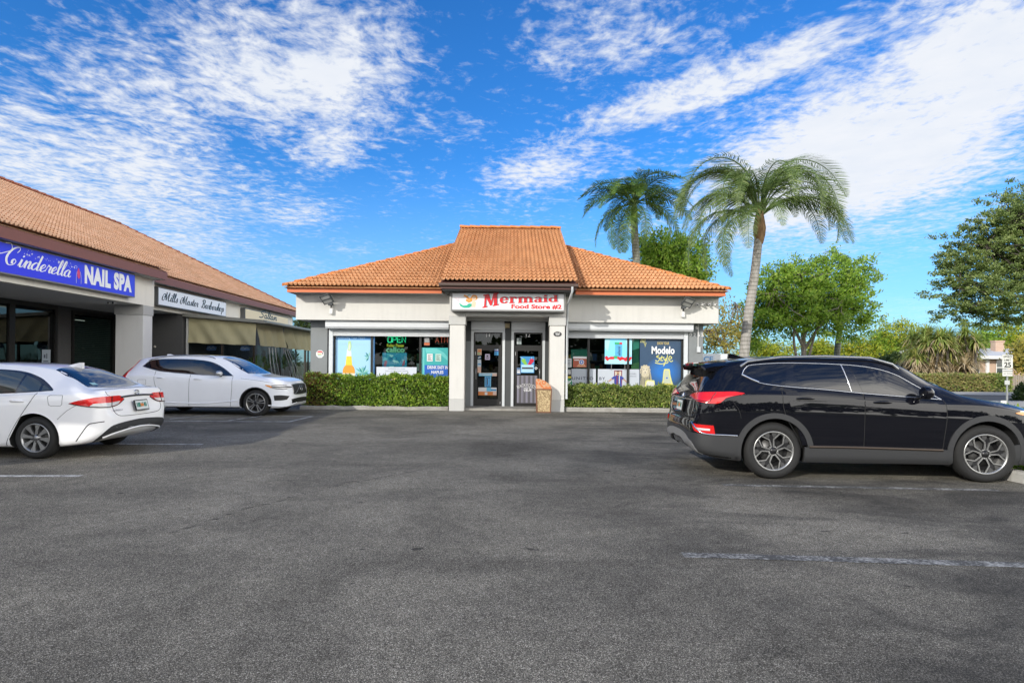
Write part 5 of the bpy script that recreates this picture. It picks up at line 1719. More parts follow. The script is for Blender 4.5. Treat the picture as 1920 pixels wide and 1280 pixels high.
drape('canvas_drop', (xi + .15, ya), (xo - .02, ya), 2.24, 3.34, 2.16, 3.12, M_CANVAS, .10, 60, 10, 3, 2)
drape('canvas_drop', (xo, ya + .02), (xo, 28.9), 2.16, 3.12, 2.14, 3.12, M_CANVAS, .15, 60, 10, 4, 2)
drape('canvas_drop', (xo, 29.1), (xo, yb), 2.12, 3.12, 2.06, 3.12, M_CANVAS, .17, 70, 10, 7, 3)
k = NT('clear_vinyl')
tr = k.n('ShaderNodeBsdfTransparent', {'Color': (.62, .64, .60)}); gs = k.n('ShaderNodeBsdfGlossy', {'Color': (.9, .9, .9), 'Roughness': .06})
k.t.links.new(k.n('ShaderNodeMixShader', {0: k.math('ADD', k.math('MULTIPLY', k.math('MULTIPLY', k.n('ShaderNodeFresnel', {'IOR': 1.45}).outputs[0], k.math('SUBTRACT', 1.0, k.n('ShaderNodeNewGeometry').outputs['Backfacing'])), .22), .01), 1: tr.outputs[0], 2: gs.outputs[0]}).outputs[0], k.out.inputs['Surface'])
bm_ = k.n('ShaderNodeBump', {'Height': k.noise(k.pos((1.2, 1.2, .35)), 2.6, 3), 'Strength': .55, 'Distance': .08}).outputs[0]
k.set(gs.inputs['Normal'], bm_)
M_VINYL = k.m
drape('vinyl_panel', (-11.45, ya), (xo - .05, ya), .1, 2.24, .1, 2.16, M_VINYL, .03, 40, 10, 13, 2)
drape('vinyl_panel', (xi + .15, ya), (-11.55, ya), .1, 2.24, .1, 2.2, M_VINYL, .03, 40, 10, 14, 2)
drape('vinyl_panel', (xo, ya + .05), (xo, 28.9), .1, 2.16, .1, 2.14, M_VINYL, .05, 40, 10, 15, 2)
drape('vinyl_panel', (xo, 29.1), (xo, yb), .1, 2.12, .1, 2.06, M_VINYL, .09, 60, 14, 16, 3)
# gathered creases of the loose vinyl: bright slanting folds
mb = MB(); rr = random.Random(3)
for (y0_, y1_, zt_) in ((26.9, 27.6, 2.1), (27.3, 28.0, 2.1), (27.7, 28.5, 2.1), (29.0, 30.6, 2.1), (29.3, 31.2, 2.1), (29.6, 31.9, 2.05), (30.0, 30.3, 1.2), (30.4, 30.7, 1.2), (29.8, 29.9, 1.0)):
    pts = [(xo + .05, y0_ + (y1_ - y0_) * t_ + .05 * math.sin(t_ * 7 + y0_), zt_ - (zt_ - .25) * t_) for t_ in [i / 8 for i in range(9)]]
    mb.tube(pts, [.022 * (1 - .5 * i / 8) for i in range(9)], 6)
mb.build('vinyl_crease', mat('vinyl_fold', (.60, .60, .56), .25), PT, LX)
lsolid('floor', M_CONC_OLD, PT, (xi, xo - .05, ya + .05, yb, -.01, .09))
lsolid('bench_back', mat('patio_dark', (.03, .028, .026), .7), PT, (-12.9, -12.2, 26.4, 33.2, .1, 1.0))
for i, (x, y, lab, c) in enumerate(((-12.2, 26.2, 'blue printed board hung inside the patio near its corner', (.10, .20, .52)), (-10.6, 25.9, 'blue and white board hung inside the patio by the canvas corner', (.14, .26, .60)))):
    t = thing('hanging_board', lab, 'board', LX @ Vector((x, y, 1.9)))
    fr = Frame(LX @ Vector((x - .2, y, 1.92)), LX.to_3x3() @ Vector((1, 0, 0)), (0, 0, 1))
    mb = MB(); poly2d(mb, fr, [(0, .05), (.1, 0), (.42, .02), (.46, .16), (.3, .26), (.05, .2)], .01, 0, t=.01); mb.build('panel', pcol('board%d' % i, c), t)
    mb = MB(); stroke2d(mb, fr, spline([(.06, .10), (.16, .16), (.2, .08), (.3, .15), (.38, .10)], 3), .03, .014); mb.build('lettering', pcol('board_pale', (.45, .55, .72)), t)

for i, (x, y, lab) in enumerate(((-10.7, 27.6, 'leafy potted plant standing inside the patio behind the clear vinyl'), (-10.8, 30.2, 'taller potted plant inside the patio behind the creased vinyl'), (-10.7, 32.4, 'bushy potted plant inside the far end of the patio'))):
    c = LX @ Vector((x, y, .09))
    t = thing('potted_plant', lab, 'plant', c, group='plants inside the patio')
    mb = MB(); mb.lathe([(0, 0), (.17, 0), (.22, .36), (.24, .38), (.20, .38), (.19, .33), (0, .33)], 'z', 16, c); mb.build('pot', mat('pot_terracotta', (.30, .14, .08), .7), t)
    mb = MB(); rr = random.Random(90 + i)
    for _ in range(420):
        a, e = rr.uniform(0, 6.28), rr.uniform(-.2, 1.4)
        d = Vector((math.cos(a) * math.cos(e), math.sin(a) * math.cos(e), math.sin(e)))
        p = c + Vector((0, 0, .95 + .15 * i)) + Vector((d.x * .5, d.y * .5, d.z * .65)) * rr.uniform(.3, 1)
        s_ = d.orthogonal().normalized() * .03
        mb.add([p, p + d * .08 + s_, p + d * .17, p + d * .08 - s_], [(0, 1, 2, 3)])
    mb.build('leaves', mat('patio_leaf', (.16, .26, .06), .5, var=.4, scale=14), t)
    mb = MB()
    for j in range(5): mb.tube([c + Vector((0, 0, .3)), c + Vector((rr.uniform(-.2, .2), rr.uniform(-.2, .2), 1.1 + .15 * i))], [.015, .007], 5)
    mb.build('stems', mat('patio_stem', (.10, .08, .05), .8), t)
# ================================================================== cars
def pchip(xs, ys):
    n = len(xs)
    h = [xs[i + 1] - xs[i] for i in range(n - 1)]
    d = [(ys[i + 1] - ys[i]) / h[i] for i in range(n - 1)]
    m = [d[0]] + [0 if d[i - 1] * d[i] <= 0 else 3 * (h[i - 1] + h[i]) / ((2 * h[i] + h[i - 1]) / d[i - 1] + (h[i] + 2 * h[i - 1]) / d[i]) for i in range(1, n - 1)] + [d[-1]]

    def f(x):
        if x <= xs[0]: return ys[0]
        if x >= xs[-1]: return ys[-1]
        i = max(k for k in range(n - 1) if xs[k] <= x)
        t = (x - xs[i]) / h[i]
        return (ys[i] * (1 + 2 * t) * (1 - t) ** 2 + m[i] * h[i] * t * (1 - t) ** 2 + ys[i + 1] * t * t * (3 - 2 * t) + m[i + 1] * h[i] * t * t * (t - 1))
    return f


def car_paint(name, c, flake=0):
    k = NT(name)
    k.base(tuple(c), .32, 0, .5, 1.0)
    k.b.inputs['Coat Roughness'].default_value = .02
    v = k.pos(obj=True)
    k.set(k.b.inputs['Base Color'], k.mix(k.noise(v, 3, 3), tuple(x * .97 for x in c), tuple(min(1, x * 1.03) for x in c)))
    return k.m


def car_glass(name, c):
    k = NT(name)
    k.base(tuple(c), .02, 0, .65, .6)
    return k.m


M_TYRE = mat('tyre_rubber', (.015, .015, .015), .8, var=.15, scale=30, obj=True)
M_CHROME = mat('chrome_trim', (.75, .76, .77), .12, 1, var=.02, obj=True)
M_RIMS = mat('machined_alloy', (.42, .42, .41), .32, .8, var=.04, obj=True)
M_RIMG = mat('grey_alloy', (.33, .335, .34), .35, .8, var=.05, obj=True)
M_RIMD = mat('dark_alloy', (.03, .03, .032), .35, .5, var=.05, obj=True)
M_SEAM = mat('panel_gap', (.008, .008, .008), .7, var=0)
M_CLAD = mat('grey_cladding', (.034, .035, .037), .55, var=.08, scale=40, obj=True)
M_LAMPR = mat('lamp_red', (.62, .012, .012), .12, coat=1, var=.08, scale=25, obj=True)
M_LAMPW = mat('lamp_clear', (.62, .62, .62), .12, coat=1, var=.15, scale=30, obj=True)
M_AMBER = mat('lamp_amber', (.72, .27, .04), .15, coat=1, var=.08, obj=True)
M_GLOSSB = mat('gloss_black', (.008, .008, .009), .12, coat=1, var=0)
M_UNDER = mat('underbody', (.010, .010, .010), .9, var=0)


class Car:
    def __init__(self, name, label, T, loc, rz, scale, paint, axle, rt, arch):
        self.root = thing(name, label, 'car', loc, rz, None, scale)
        K = sorted(T['top'])
        fx = lambda key: pchip([a for a, _ in T[key]], [b_ for _, b_ in T[key]])
        self.top, self.wid, self.belt, self.rw, self.bot = fx('top'), fx('wid'), fx('belt'), fx('roofw'), fx('bot')
        x0, x1 = T['top'][0][0], T['top'][-1][0]
        self.x0, self.x1 = x0, x1
        N = 90
        xs = []
        for i in range(N + 1):
            t = i / N
            xs.append(x0 + (x1 - x0) * (t - .115 * math.sin(2 * math.pi * t) * 1.0))
        secs = [self.section(x) for x in xs]
        k = len(secs[0])
        vs, fs = [], []
        for x, s in zip(xs, secs):
            vs += [(x, -y, z) for y, z in s] + [(x, y, z) for y, z in s[::-1][1:-1]]
        q = 2 * k - 2
        for i in range(N):
            for j in range(q):
                a, b_, c, d = i * q + j, i * q + (j + 1) % q, (i + 1) * q + (j + 1) % q, (i + 1) * q + j
                fs.append((a, d, c, b_))
        fs.append(tuple(range(q)))
        fs.append(tuple(N * q + j for j in range(q - 1, -1, -1)))
        self.bvh = BVHTree.FromPolygons([Vector(v) for v in vs], fs)
        me = bpy.data.meshes.new('body')
        me.from_pydata(vs, [], fs)
        b = bmesh.new(); b.from_mesh(me); bmesh.ops.recalc_face_normals(b, faces=b.faces[:]); b.to_mesh(me); b.free()
        me.materials.append(paint); me.materials.append(M_UNDER)
        ob = bpy.data.objects.new('tmp', me); COL.objects.link(ob)
        cuts = MB()
        for ax in axle:
            for s in (-1, 1):
                w_ = self.wid(ax)
                prof = [(0, -.30), (arch, -.30), (arch, .2), (0, .2)]
                cuts.lathe([(r_, h * s) for r_, h in prof], 'y', 48, (ax, s * w_, rt), 0, False)
        cm = bpy.data.meshes.new('cut'); cm.from_pydata([tuple(v) for v in cuts.v], [], cuts.f)
        b = bmesh.new(); b.from_mesh(cm); bmesh.ops.remove_doubles(b, verts=b.verts[:], dist=1e-5); bmesh.ops.dissolve_degenerate(b, edges=b.edges[:], dist=1e-6); bmesh.ops.recalc_face_normals(b, faces=b.faces[:]); b.to_mesh(cm); b.free()
        cm.materials.append(M_UNDER)
        cob = bpy.data.objects.new('cut', cm); COL.objects.link(cob)
        md = ob.modifiers.new('b', 'BOOLEAN'); md.operation = 'DIFFERENCE'; md.object = cob; md.solver = 'EXACT'; md.material_mode = 'TRANSFER'
        dg = bpy.context.evaluated_depsgraph_get()
        fin = bpy.data.meshes.new_from_object(ob.evaluated_get(dg))
        bpy.data.objects.remove(ob); bpy.data.objects.remove(cob)
        fin.polygons.foreach_set('use_smooth', [True] * len(fin.polygons))
        fin.set_sharp_from_angle(angle=R(38))
        fin.name = 'body'
        self.body = link('body', fin, self.root)
        self.paint, self.axle, self.rt, self.arch = paint, axle, rt, arch

    def section(self, x):
        zt, w_, rw, zb = self.top(x), self.wid(x), self.rw(x), self.bot(x)
        bl = min(self.belt(x), zt - .035)
        hgt = zt - zb
        zm = zb + min(.42, hgt * .55)
        zm = min(zm, bl - .03)
        zs = zb + (zm - zb) * .35
        g = max(0, min(1, (zt - bl - .05) / .25))      # 0 on bonnet, 1 in the cabin
        wb = w_ - .018
        wt = rw * g + (wb - .10) * (1 - g)
        ze = zt - (.055 * g + .02 * (1 - g))
        pts = [(0, zb), (w_ - .22, zb), (w_ - .05, zb + .02), (w_ - .012, zs), (w_, zm), (w_ - .002, zm + (bl - zm) * .55), (wb, bl - .035), (wb - .018 - .014 * g, bl + .0)]
        lo = pts[-1]
        pts += [(lo[0] + (wt - lo[0]) * .33 + .018 * g, lo[1] + (ze - lo[1]) * .36), (lo[0] + (wt - lo[0]) * .68 + .016 * g, lo[1] + (ze - lo[1]) * .72), (wt - .0, ze), (wt * .90, ze + (zt - ze) * .52), (wt * .55, ze + (zt - ze) * .88), (0, zt)]
        return spline(pts, 3)

    # -------- projecting patches of trim onto the body
    def hit(self, a, z, view, s, cx=0):
        if view == 'S': o, d = Vector((a, 3 * s, z)), Vector((0, -s, 0))
        elif view == 'R': o, d = Vector((-5, a * s, z)), Vector((1, 0, 0))
        elif view == 'F': o, d = Vector((5, a * s, z)), Vector((-1, 0, 0))
        elif view == 'T': o, d = Vector((a, z * s, 4)), Vector((0, 0, -1))
        else:
            sg = -1 if view == 'WR' else 1
            ph = R(a)
            d0 = Vector((sg * math.sin(ph), s * math.cos(ph), 0))
            c = Vector((cx, 0, z))
            o, d = c + d0 * 3, -d0
        p, n, i, _ = self.bvh.ray_cast(o, d)
        if p is None:
            p, n, i, _ = self.bvh.find_nearest(o + d * (3.2 if view != 'T' else 3))
        if n.dot(d) > 0: n = -n
        return p, n

    def patch(self, name, mats, top, bot, view='S', parent=None, off=.004, skirt=.012, nx=24, nz=6, sides=(-1, 1), cx=0, smooth=True, each=True, sp=True):
        parent = parent or self.body
        out = []
        def res(pl, n):
            P_ = spline([tuple(p) for p in pl], 8) if (sp and len(pl) > 2) else pl
            L = [0]
            for i in range(len(P_) - 1): L.append(L[-1] + math.dist(P_[i], P_[i + 1]))
            r_ = []
            for k in range(n + 1):
                t = L[-1] * k / n
                i = max(0, min(len(P_) - 2, next((j for j in range(len(L) - 1) if L[j + 1] >= t - 1e-9), len(L) - 2)))
                u = (t - L[i]) / max(1e-9, L[i + 1] - L[i])
                r_.append(tuple(P_[i][c] + (P_[i + 1][c] - P_[i][c]) * u for c in (0, 1)))
            return r_
        A, B = res(top, nx), res(bot, nx)
        for s in sides:
            vs, fs, ns = [], [], []
            for j in range(nz + 1):
                for i in range(nx + 1):
                    t = j / nz
                    a, z = A[i][0] * (1 - t) + B[i][0] * t, A[i][1] * (1 - t) + B[i][1] * t
                    p, n = self.hit(a, z, view, s, cx)
                    vs.append(p + n * off); ns.append(n)
            w_ = nx + 1
            fs = [(j * w_ + i, j * w_ + i + 1, (j + 1) * w_ + i + 1, (j + 1) * w_ + i) for j in range(nz) for i in range(nx)]
            if fs:
                f = fs[len(fs) // 2]
                if (vs[f[1]] - vs[f[0]]).cross(vs[f[3]] - vs[f[0]]).dot(ns[f[0]]) < 0: fs = [f[::-1] for f in fs]
            rim = [i for i in range(w_)] + [j * w_ + nx for j in range(1, nz + 1)] + [nz * w_ + i for i in range(nx - 1, -1, -1)] + [j * w_ for j in range(nz - 1, 0, -1)]
            mb = MB()
            mb.add(vs, fs, 0, smooth)
            rv = [vs[i] for i in rim]; lo = [vs[i] - ns[i] * (skirt + off) for i in rim]
            m_ = len(rim)
            mb.add(rv + lo, [(i, (i + 1) % m_, m_ + (i + 1) % m_, m_ + i) for i in range(m_)], 0)
            out.append(mb.build(name, mats, parent, None, True))
        return out

    def line(self, mb, pts, r=.004, view='S', s=-1, off=0, cx=0, sp=True, n=6):
        P_ = spline([tuple(p) for p in pts], n) if sp and len(pts) > 2 else [tuple(a + (b_ - a) * k / 12 for a, b_ in zip(pts[i], pts[i + 1])) for i in range(len(pts) - 1) for k in range(13)]
        q = []
        for a, z in P_:
            p, nn = self.hit(a, z, view, s, cx)
            q.append(p + nn * off)
        mb.tube(q, r, 6)

    def wheels(self, style, rim, wt=.225, turn=0):
        first = None
        for ax in self.axle:
            for s in (-1, 1):
                yo = s * (self.wid(ax) - .028)
                e = bpy.data.objects.new('wheel', None); COL.objects.link(e)
                e.parent = self.root
                e.location = (ax, yo, self.rt)
                e.rotation_euler = (0, R(17 * (ax > 0) + 9 * s), (math.pi if s > 0 else 0) + (turn if ax > 0 else 0))
                WM[e] = Matrix.Identity(4)
                if first is None:
                    first = e
                    self.wheel_mesh(e, style, rim, wt)
                else:
                    for ch in list(first.children):
                        c = ch.copy(); COL.objects.link(c); c.parent = e

    def wheel_mesh(self, e, style, rim, wt):
        rt = self.rt
        o = .02
        t = MB()
        prof = [(rim - .012, .03), (rim + .004, .012), (rim + (rt - rim) * .35, -.004), (rim + (rt - rim) * .72, .004), (rt - .022, .022), (rt - .006, .042), (rt, .07)]
        prof += [(rt, wt - .07), (rt - .006, wt - .04), (rt - .03, wt - .015), (rim, wt - .02)]
        t.lathe(prof, 'y', 56, (0, 0, 0))
        for a in (.085, .115, .145):
            t.lathe([(rt + .0008, a), (rt - .006, a + .004), (rt + .0008, a + .008)], 'y', 56)
        t.build('tyre', M_TYRE, e, None, True)
        m = MB()
        m.lathe([(rim + .006, .010), (rim + .002, .004), (rim - .012, .008), (rim - .022, .035), (rim - .03, .12), (rim - .03, wt - .03)], 'y', 56, m=0)
        m.lathe([(0, .13), (rim - .028, .13)], 'y', 40, m=2)
        m.lathe([(.0, .105), (rim * .62, .105), (rim * .62, .125), (0, .125)], 'y', 40, m=3)
        m.lathe([(0, .012), (.030, .012), (.034, .018), (.06, .03), (.062, .10)], 'y', 24, m=0 if style == 'blade' else 2)

        def pol(r_, a): return (r_ * math.sin(R(a)), r_ * math.cos(R(a)))

        def plate(pp, y0_, dish, th, mm):
            """polygon in polar (r, deg) -> solid plate following the rim dish"""
            vs = []
            for dy in (0, th):
                for r_, a in pp:
                    x, z = pol(r_, a)
                    vs.append((x, y0_ + dish * (1 - min(1, r_ / rim)) + dy, z))
            n = len(pp)
            m.add(vs, [tuple(range(n)), tuple(range(2 * n - 1, n - 1, -1))] + [(i, n + i, n + (i + 1) % n, (i + 1) % n) for i in range(n)], mm)

        rr_ = rim - .008
        if style == 'blade':
            for k in range(8):
                a = k * 45
                plate([(.05, a - 20), (.05, a + 20), (rr_ * .6, a + 9.5), (rr_, a + 11), (rr_, a - 11), (rr_ * .6, a - 9.5)], .012, .012, .03, 0)
            for k in range(5):
                x, z = pol(.055, k * 72 + 20); m.lathe([(0, .010), (.010, .010), (.010, .03)], 'y', 8, (x, 0, z), 2)
        elif style == 'double':
            for k in range(5):
                a = k * 72
                plate([(.045, a - 30), (.045, a + 30), (rr_ * .55, a + 13), (rr_, a + 14), (rr_, a - 14), (rr_ * .55, a - 13)], .024, .015, .03, 2)
                for s in (-1, 1):
                    plate([(.05, a + s * 8), (.05, a + s * 32), (rr_ * .55, a + s * 12.5), (rr_, a + s * 13), (rr_, a + s * 7), (rr_ * .55, a + s * 5.5)][::s], .012, .012, .012, 1)
        else:
            for k in range(5):
                a = k * 72
                plate([(.045, a - 34), (.045, a + 34), (rr_ * .60, a + 11), (rr_, a + 30), (rr_, a - 30), (rr_ * .60, a - 11)], .026, .015, .03, 2)
                for s in (-1, 1):
                    plate([(.05, a + s * 5), (.05, a + s * 30), (rr_ * .60, a + s * 12.5), (rr_ * .98, a + s * 31), (rr_ * .98, a + s * 26.5), (rr_ * .64, a + s * 8.5), (rr_ * .5, a + s * 7)][::s], .014, .012, .012, 1)
                    plate([(rr_ * .70, a + s * 10), (rr_ * .75, a + s * 15), (rr_ * .97, a + s * 20), (rr_ * .97, a + s * 5), (rr_ * .85, a + s * 4)][::s], .020, .012, .008, 3)
            for k in range(5):
                x, z = pol(.058, k * 72 + 36); m.lathe([(0, .018), (.010, .018), (.010, .04)], 'y', 8, (x, 0, z), 1)
        m.build('rim', [M_RIMG if style == 'blade' else M_RIMS, M_RIMS, M_RIMD, mat('brake_disc', (.10, .10, .10), .45, .6, var=.1)], e, None, True)

    def mirrors(self, x, z, cap, size=(.11, .17, .10)):
        for s in (-1, 1):
            p, n = self.hit(x, z - .02, 'S', s)
            mb = MB()
            b_ = bmesh.new(); bmesh.ops.create_uvsphere(b_, u_segments=18, v_segments=12, radius=1)
            for v in b_.verts:
                c = v.co
                v.co = Vector((p.x + size[0] * (abs(c.x) ** .8 * (1 if c.x > 0 else -.35)), p.y + s * (.14 + size[1] * .72 * c.y), z + .045 + size[2] * .8 * c.z * (1 - .15 * c.y * s)))
            mb.bm(b_, 0, True)
            o = mb.build('mirror', cap, self.body, None, True)
            mb = MB(); mb.tube([p - n * .02, Vector((p.x, p.y + s * .10, z - .015))], [.035, .022], 8)
            mb.build('mirror_arm', M_GLOSSB, o, None, True)

    def handle(self, x, z, m, L=.19, s_=(-1, 1), parent=None):
        for s in s_:
            q = [self.hit(x + L * (t - .5), z + .004 * math.sin(t * 3.1), 'S', s) for t in (0, .12, .3, .5, .7, .88, 1)]
            mb = MB(); mb.tube([p + n * o for (p, n), o in zip(q, (.0, .018, .030, .033, .030, .018, 0))], [.010, .014, .015, .015, .015, .013, .010], 8)
            mb.build('door_handle', m, parent or self.body, None, True)

    def plate(self, y, z, kind, view='R', s=1):
        """number plate, flat, standing just off the rear"""
        pts = [self.hit(y + dy, z + dz, view, s)[0] for dy, dz in ((-.15, -.075), (.15, -.075), (.15, .075), (-.15, .075))]
        c = sum(pts, Vector()) / 4
        nx_ = -1 if view == 'R' else 1
        x = min(p.x for p in pts) - .012 if view == 'R' else max(p.x for p in pts) + .012
        u, v = Vector((0, nx_, 0)), (pts[3] - pts[0]); v = Vector((v.x, 0, v.z)).normalized()
        o = Vector((x - (0 if abs(v.x) < .01 else v.x * .075), y * s, z))
        fr = Frame(o, u, v)
        mb = MB(); rect2d(mb, fr, -.165, -.088, .165, .088, .004, 0, t=.014); o_ = mb.build('plate_frame', M_BLACK, self.body, None, True)
        mb = MB(); rect2d(mb, fr, -.15, -.072, .15, .072, .007, 0)
        rr = random.Random(3)
        for i, (a, b_, m_) in enumerate(((-.13, -.10, 1), (-.10, -.06, 1), (-.07, -.03, 1), (.05, .09, 1), (.09, .12, 1))):
            rect2d(mb, fr, a, -.03, b_ - .008, .04, .009, 1)
        ell2d(mb, fr, -.02, .0, .028, .03, .010, 2, 12); ell2d(mb, fr, .018, .0, .026, .028, .0105, 2, 12); stroke2d(mb, fr, [(0, .02), (.02, .045)], .015, .012, 1)
        mb.build('plate', [pcol('plate_white', (.62, .66, .64)), pcol('plate_green', (.03, .20, .15)), pcol('plate_orange', (.62, .20, .05))], o_, None, True)


def ring(ax, z, r_, a0, a1, n=24, flat=None):
    return [(ax + r_ * math.cos(R(a0 + (a1 - a0) * i / n)), z + r_ * math.sin(R(a0 + (a1 - a0) * i / n))) for i in range(n + 1)]


def emblem_ellipse(car, y, z, view, rx, rz, off=.012):
    p, n = car.hit(y, z, view, 1)
    u = Vector((0, 0, 1)).cross(n).normalized(); v = n.cross(u)
    mb = MB()
    mb.tube([p + n * off + u * rx * math.cos(R(a)) + v * rz * math.sin(R(a)) for a in range(0, 361, 15)], .006, 6)
    return mb, p + n * off, u, v


# ------------------------------------------------------------------ black family SUV, right
T = {
    'top': [(-2.44, .66), (-2.425, .76), (-2.39, .83), (-2.365, 1.03), (-2.33, 1.13), (-2.12, 1.46), (-2.02, 1.55), (-1.85, 1.60), (-1.4, 1.645), (-.7, 1.67), (-.1, 1.665), (.35, 1.60), (.75, 1.40), (1.18, 1.16), (1.45, 1.105), (1.8, 1.05), (2.05, .985), (2.2, .92), (2.29, .82), (2.33, .70)],
    'wid': [(-2.44, .66), (-2.41, .76), (-2.33, .86), (-2.15, .915), (-1.8, .94), (-1.38, .945), (-.6, .93), (.2, .93), (.9, .935), (1.38, .945), (1.75, .925), (2.0, .87), (2.15, .79), (2.26, .66), (2.33, .52)],
    'belt': [(-2.44, .60), (-2.33, 1.03), (-2.0, 1.14), (-1.4, 1.16), (-.7, 1.14), (0, 1.10), (.6, 1.07), (1.2, 1.05), (1.7, .985), (2.1, .89), (2.33, .66)],
    'roofw': [(-2.44, .60), (-2.1, .56), (-1.7, .62), (-1, .65), (0, .65), (.5, .62), (1.2, .66), (2.33, .45)],
    'bot': [(-2.44, .44), (-2.35, .34), (-2.1, .27), (-1.5, .23), (1.5, .23), (2.0, .24), (2.25, .27), (2.33, .40)],
}
PB = car_paint('black_blue_paint', (.004, .0043, .007))
PB.node_tree.nodes['Principled BSDF'].inputs['Specular IOR Level'].default_value = .02
GLK = car_glass('car_glass_dark', (.006, .0065, .008))
c = Car('parked_suv', 'glossy black family SUV with red tail lamps, nose against the right kerb', T, (4.84, 8.395, 0), R(-2.5), .978, PB, (-1.385, 1.37), .382, .445)
SUV = c
c.wheels('ysplit', .262, .235, R(-6))
# doors (thin proud panels with windows and handles as their parts)
seams = MB()
dlo_t = [(-1.76, 1.40), (-1.70, 1.485), (-1.58, 1.535), (-1.11, 1.565), (-.38, 1.548), (.007, 1.505), (.281, 1.425), (.471, 1.315), (.82, 1.095)]
dlo_b = [(-1.76, 1.40), (-1.58, 1.30), (-1.256, 1.25), (-.70, 1.21), (-.19, 1.165), (.30, 1.13), (.82, 1.095)]
for s in (-1, 1):
    c.patch('window_surround', M_GLOSSB, dlo_t, dlo_b, 'S', off=.0035, nx=40, nz=8, sides=(s,))
    for x0, x1, nm in ((-1.27, -.215, 'rear'), (-.215, .86, 'front')):
        if nm == 'rear':
            top = [(-1.255, 1.245), (-.7, 1.205), (-.205, 1.158)]; bot = [(-1.02, .47), (-.7, .455), (-.215, .452)]
            left = [(-1.255, 1.245), (-1.26, 1.0), (-1.20, .80), (-1.06, .58), (-1.02, .47)]
        else:
            top = [(-.19, 1.158), (.3, 1.125), (.86, 1.09)]; bot = [(-.205, .452), (.3, .44), (.80, .43)]
        d = c.patch('door', PB, top, bot, 'S', off=.0022, skirt=.006, nx=14, nz=8, sides=(s,))[0]
        if nm == 'rear':
            c.patch('window', GLK, [(-1.055, 1.553), (-.7, 1.548), (-.40, 1.535)], [(-1.062, 1.247), (-.7, 1.222), (-.36, 1.195)], 'S', d, .0055, nx=14, sides=(s,), sp=False)
            c.handle(-.98, 1.09, PB, .23, (s,), d)
        else:
            c.patch('window', GLK, [(-.305, 1.527), (.007, 1.490), (.281, 1.408), (.455, 1.30)], [(-.20, 1.185), (.0, 1.168), (.281, 1.148), (.50, 1.135)], 'S', d, .0055, nx=16, sides=(s,))
            c.handle(.03, 1.05, PB, .23, (s,), d)
            c.patch('quarter_pane', GLK, [(.50, 1.275), (.62, 1.205), (.76, 1.12)], [(.53, 1.133), (.62, 1.125), (.76, 1.112)], 'S', d, .0055, nx=8, sides=(s,))
    c.patch('rear_quarter_window', GLK, [(-1.72, 1.41), (-1.66, 1.475), (-1.55, 1.515), (-1.13, 1.548)], [(-1.70, 1.395), (-1.56, 1.318), (-1.40, 1.285), (-1.225, 1.262)], 'S', None, .0055, nx=16, sides=(s,))
    tr = MB()
    c.line(tr, dlo_t, .0065, 'S', s, .004); c.line(tr, dlo_b, .0075, 'S', s, .004)
    c.line(tr, [(-1.76, 1.40), (-1.66, 1.345), (-1.56, 1.30)], .018, 'S', s, .004)
    c.line(tr, [(-.41, 1.548), (-.35, 1.19)], .006, 'S', s, .005, sp=False)
    tr.build('chrome_trim', M_CHROME, c.body, None, True)
    sm = MB()
    c.line(sm, [(-1.27, 1.24), (-1.275, 1.0), (-1.215, .80), (-1.07, .56), (-1.03, .44)], .0045, 'S', s)
    c.line(sm, [(-.198, 1.16), (-.205, .9), (-.215, .44)], .0045, 'S', s)
    c.line(sm, [(.84, 1.09), (.855, .9), (.82, .6), (.80, .42)], .0045, 'S', s)
    c.line(sm, [(-1.95, 1.06), (-1.86, .93), (-1.83, .82)], .004, 'S', s)
    sm.build('panel_gap', M_SEAM, c.body, None, True)
    # lower cladding, arch flares
    sc_ = c.patch('sill_cladding', M_CLAD, [(-.99, .445), (-.3, .44), (.93, .435)], [(-.99, .25), (-.3, .245), (.93, .245)], 'S', off=.014, nx=24, nz=5, sides=(s,), sp=False)[0]
    tr = MB(); c.line(tr, [(-.93, .452), (-.3, .45), (.80, .432)], .020, 'S', s, .006); tr.build('bronze_strip', mat('bronze_strip', (.10, .078, .062), .3, .7), sc_, None, True)
    for ax in c.axle:
        a0, a1 = (-14, 196)
        c.patch('arch_flare', M_CLAD, ring(ax, .382, .442, a0, a1), ring(ax, .382, .515, a0 - 1, a1 + 1), 'S', off=.013, nx=40, nz=3, sides=(s,), sp=False)
    # rear corner: cladding, lamps
    cx = -1.5
    c.patch('rear_cladding', M_CLAD, [(21, .58), (30, .585), (45, .60), (60, .60), (75, .62), (90, .635)], [(21, .25), (30, .26), (45, .29), (60, .36), (75, .47), (90, .47)], 'WR', None, .012, nx=30, nz=6, sides=(s,), cx=cx, sp=False)
    tr = MB(); c.line(tr, [(22, .585), (30, .59), (42, .60), (47, .66), (52, .74)], .012, 'WR', s, .012, cx); tr.build('bumper_trim', M_CHROME, c.body, None, True)
    lp = c.patch('tail_lamp', M_LAMPR, [(17, 1.145), (24, 1.165), (34, 1.160), (48, 1.145), (58, 1.125), (66, 1.09)], [(17, 1.14), (24, 1.115), (30, 1.085), (35, 1.01), (50, 1.03), (66, 1.075)], 'WR', None, .016, nx=30, nz=8, sides=(s,), cx=cx)[0]
    tr = MB(); c.line(tr, [(37, 1.15), (38, 1.09), (40, 1.02)], .006, 'WR', s, .017, cx); c.line(tr, [(40, 1.03), (52, 1.045), (64, 1.08)], .008, 'WR', s, .017, cx); tr.build('lamp_divider', mat('lamp_dark_red', (.20, .005, .006), .2, coat=1), lp, None, True)
    fg = c.patch('rear_reflector', M_LAMPR, [(37, .715), (44, .72), (52, .725)], [(36, .585), (42, .59), (49, .63)], 'WR', None, .013, nx=10, nz=5, sides=(s,), cx=cx)[0]
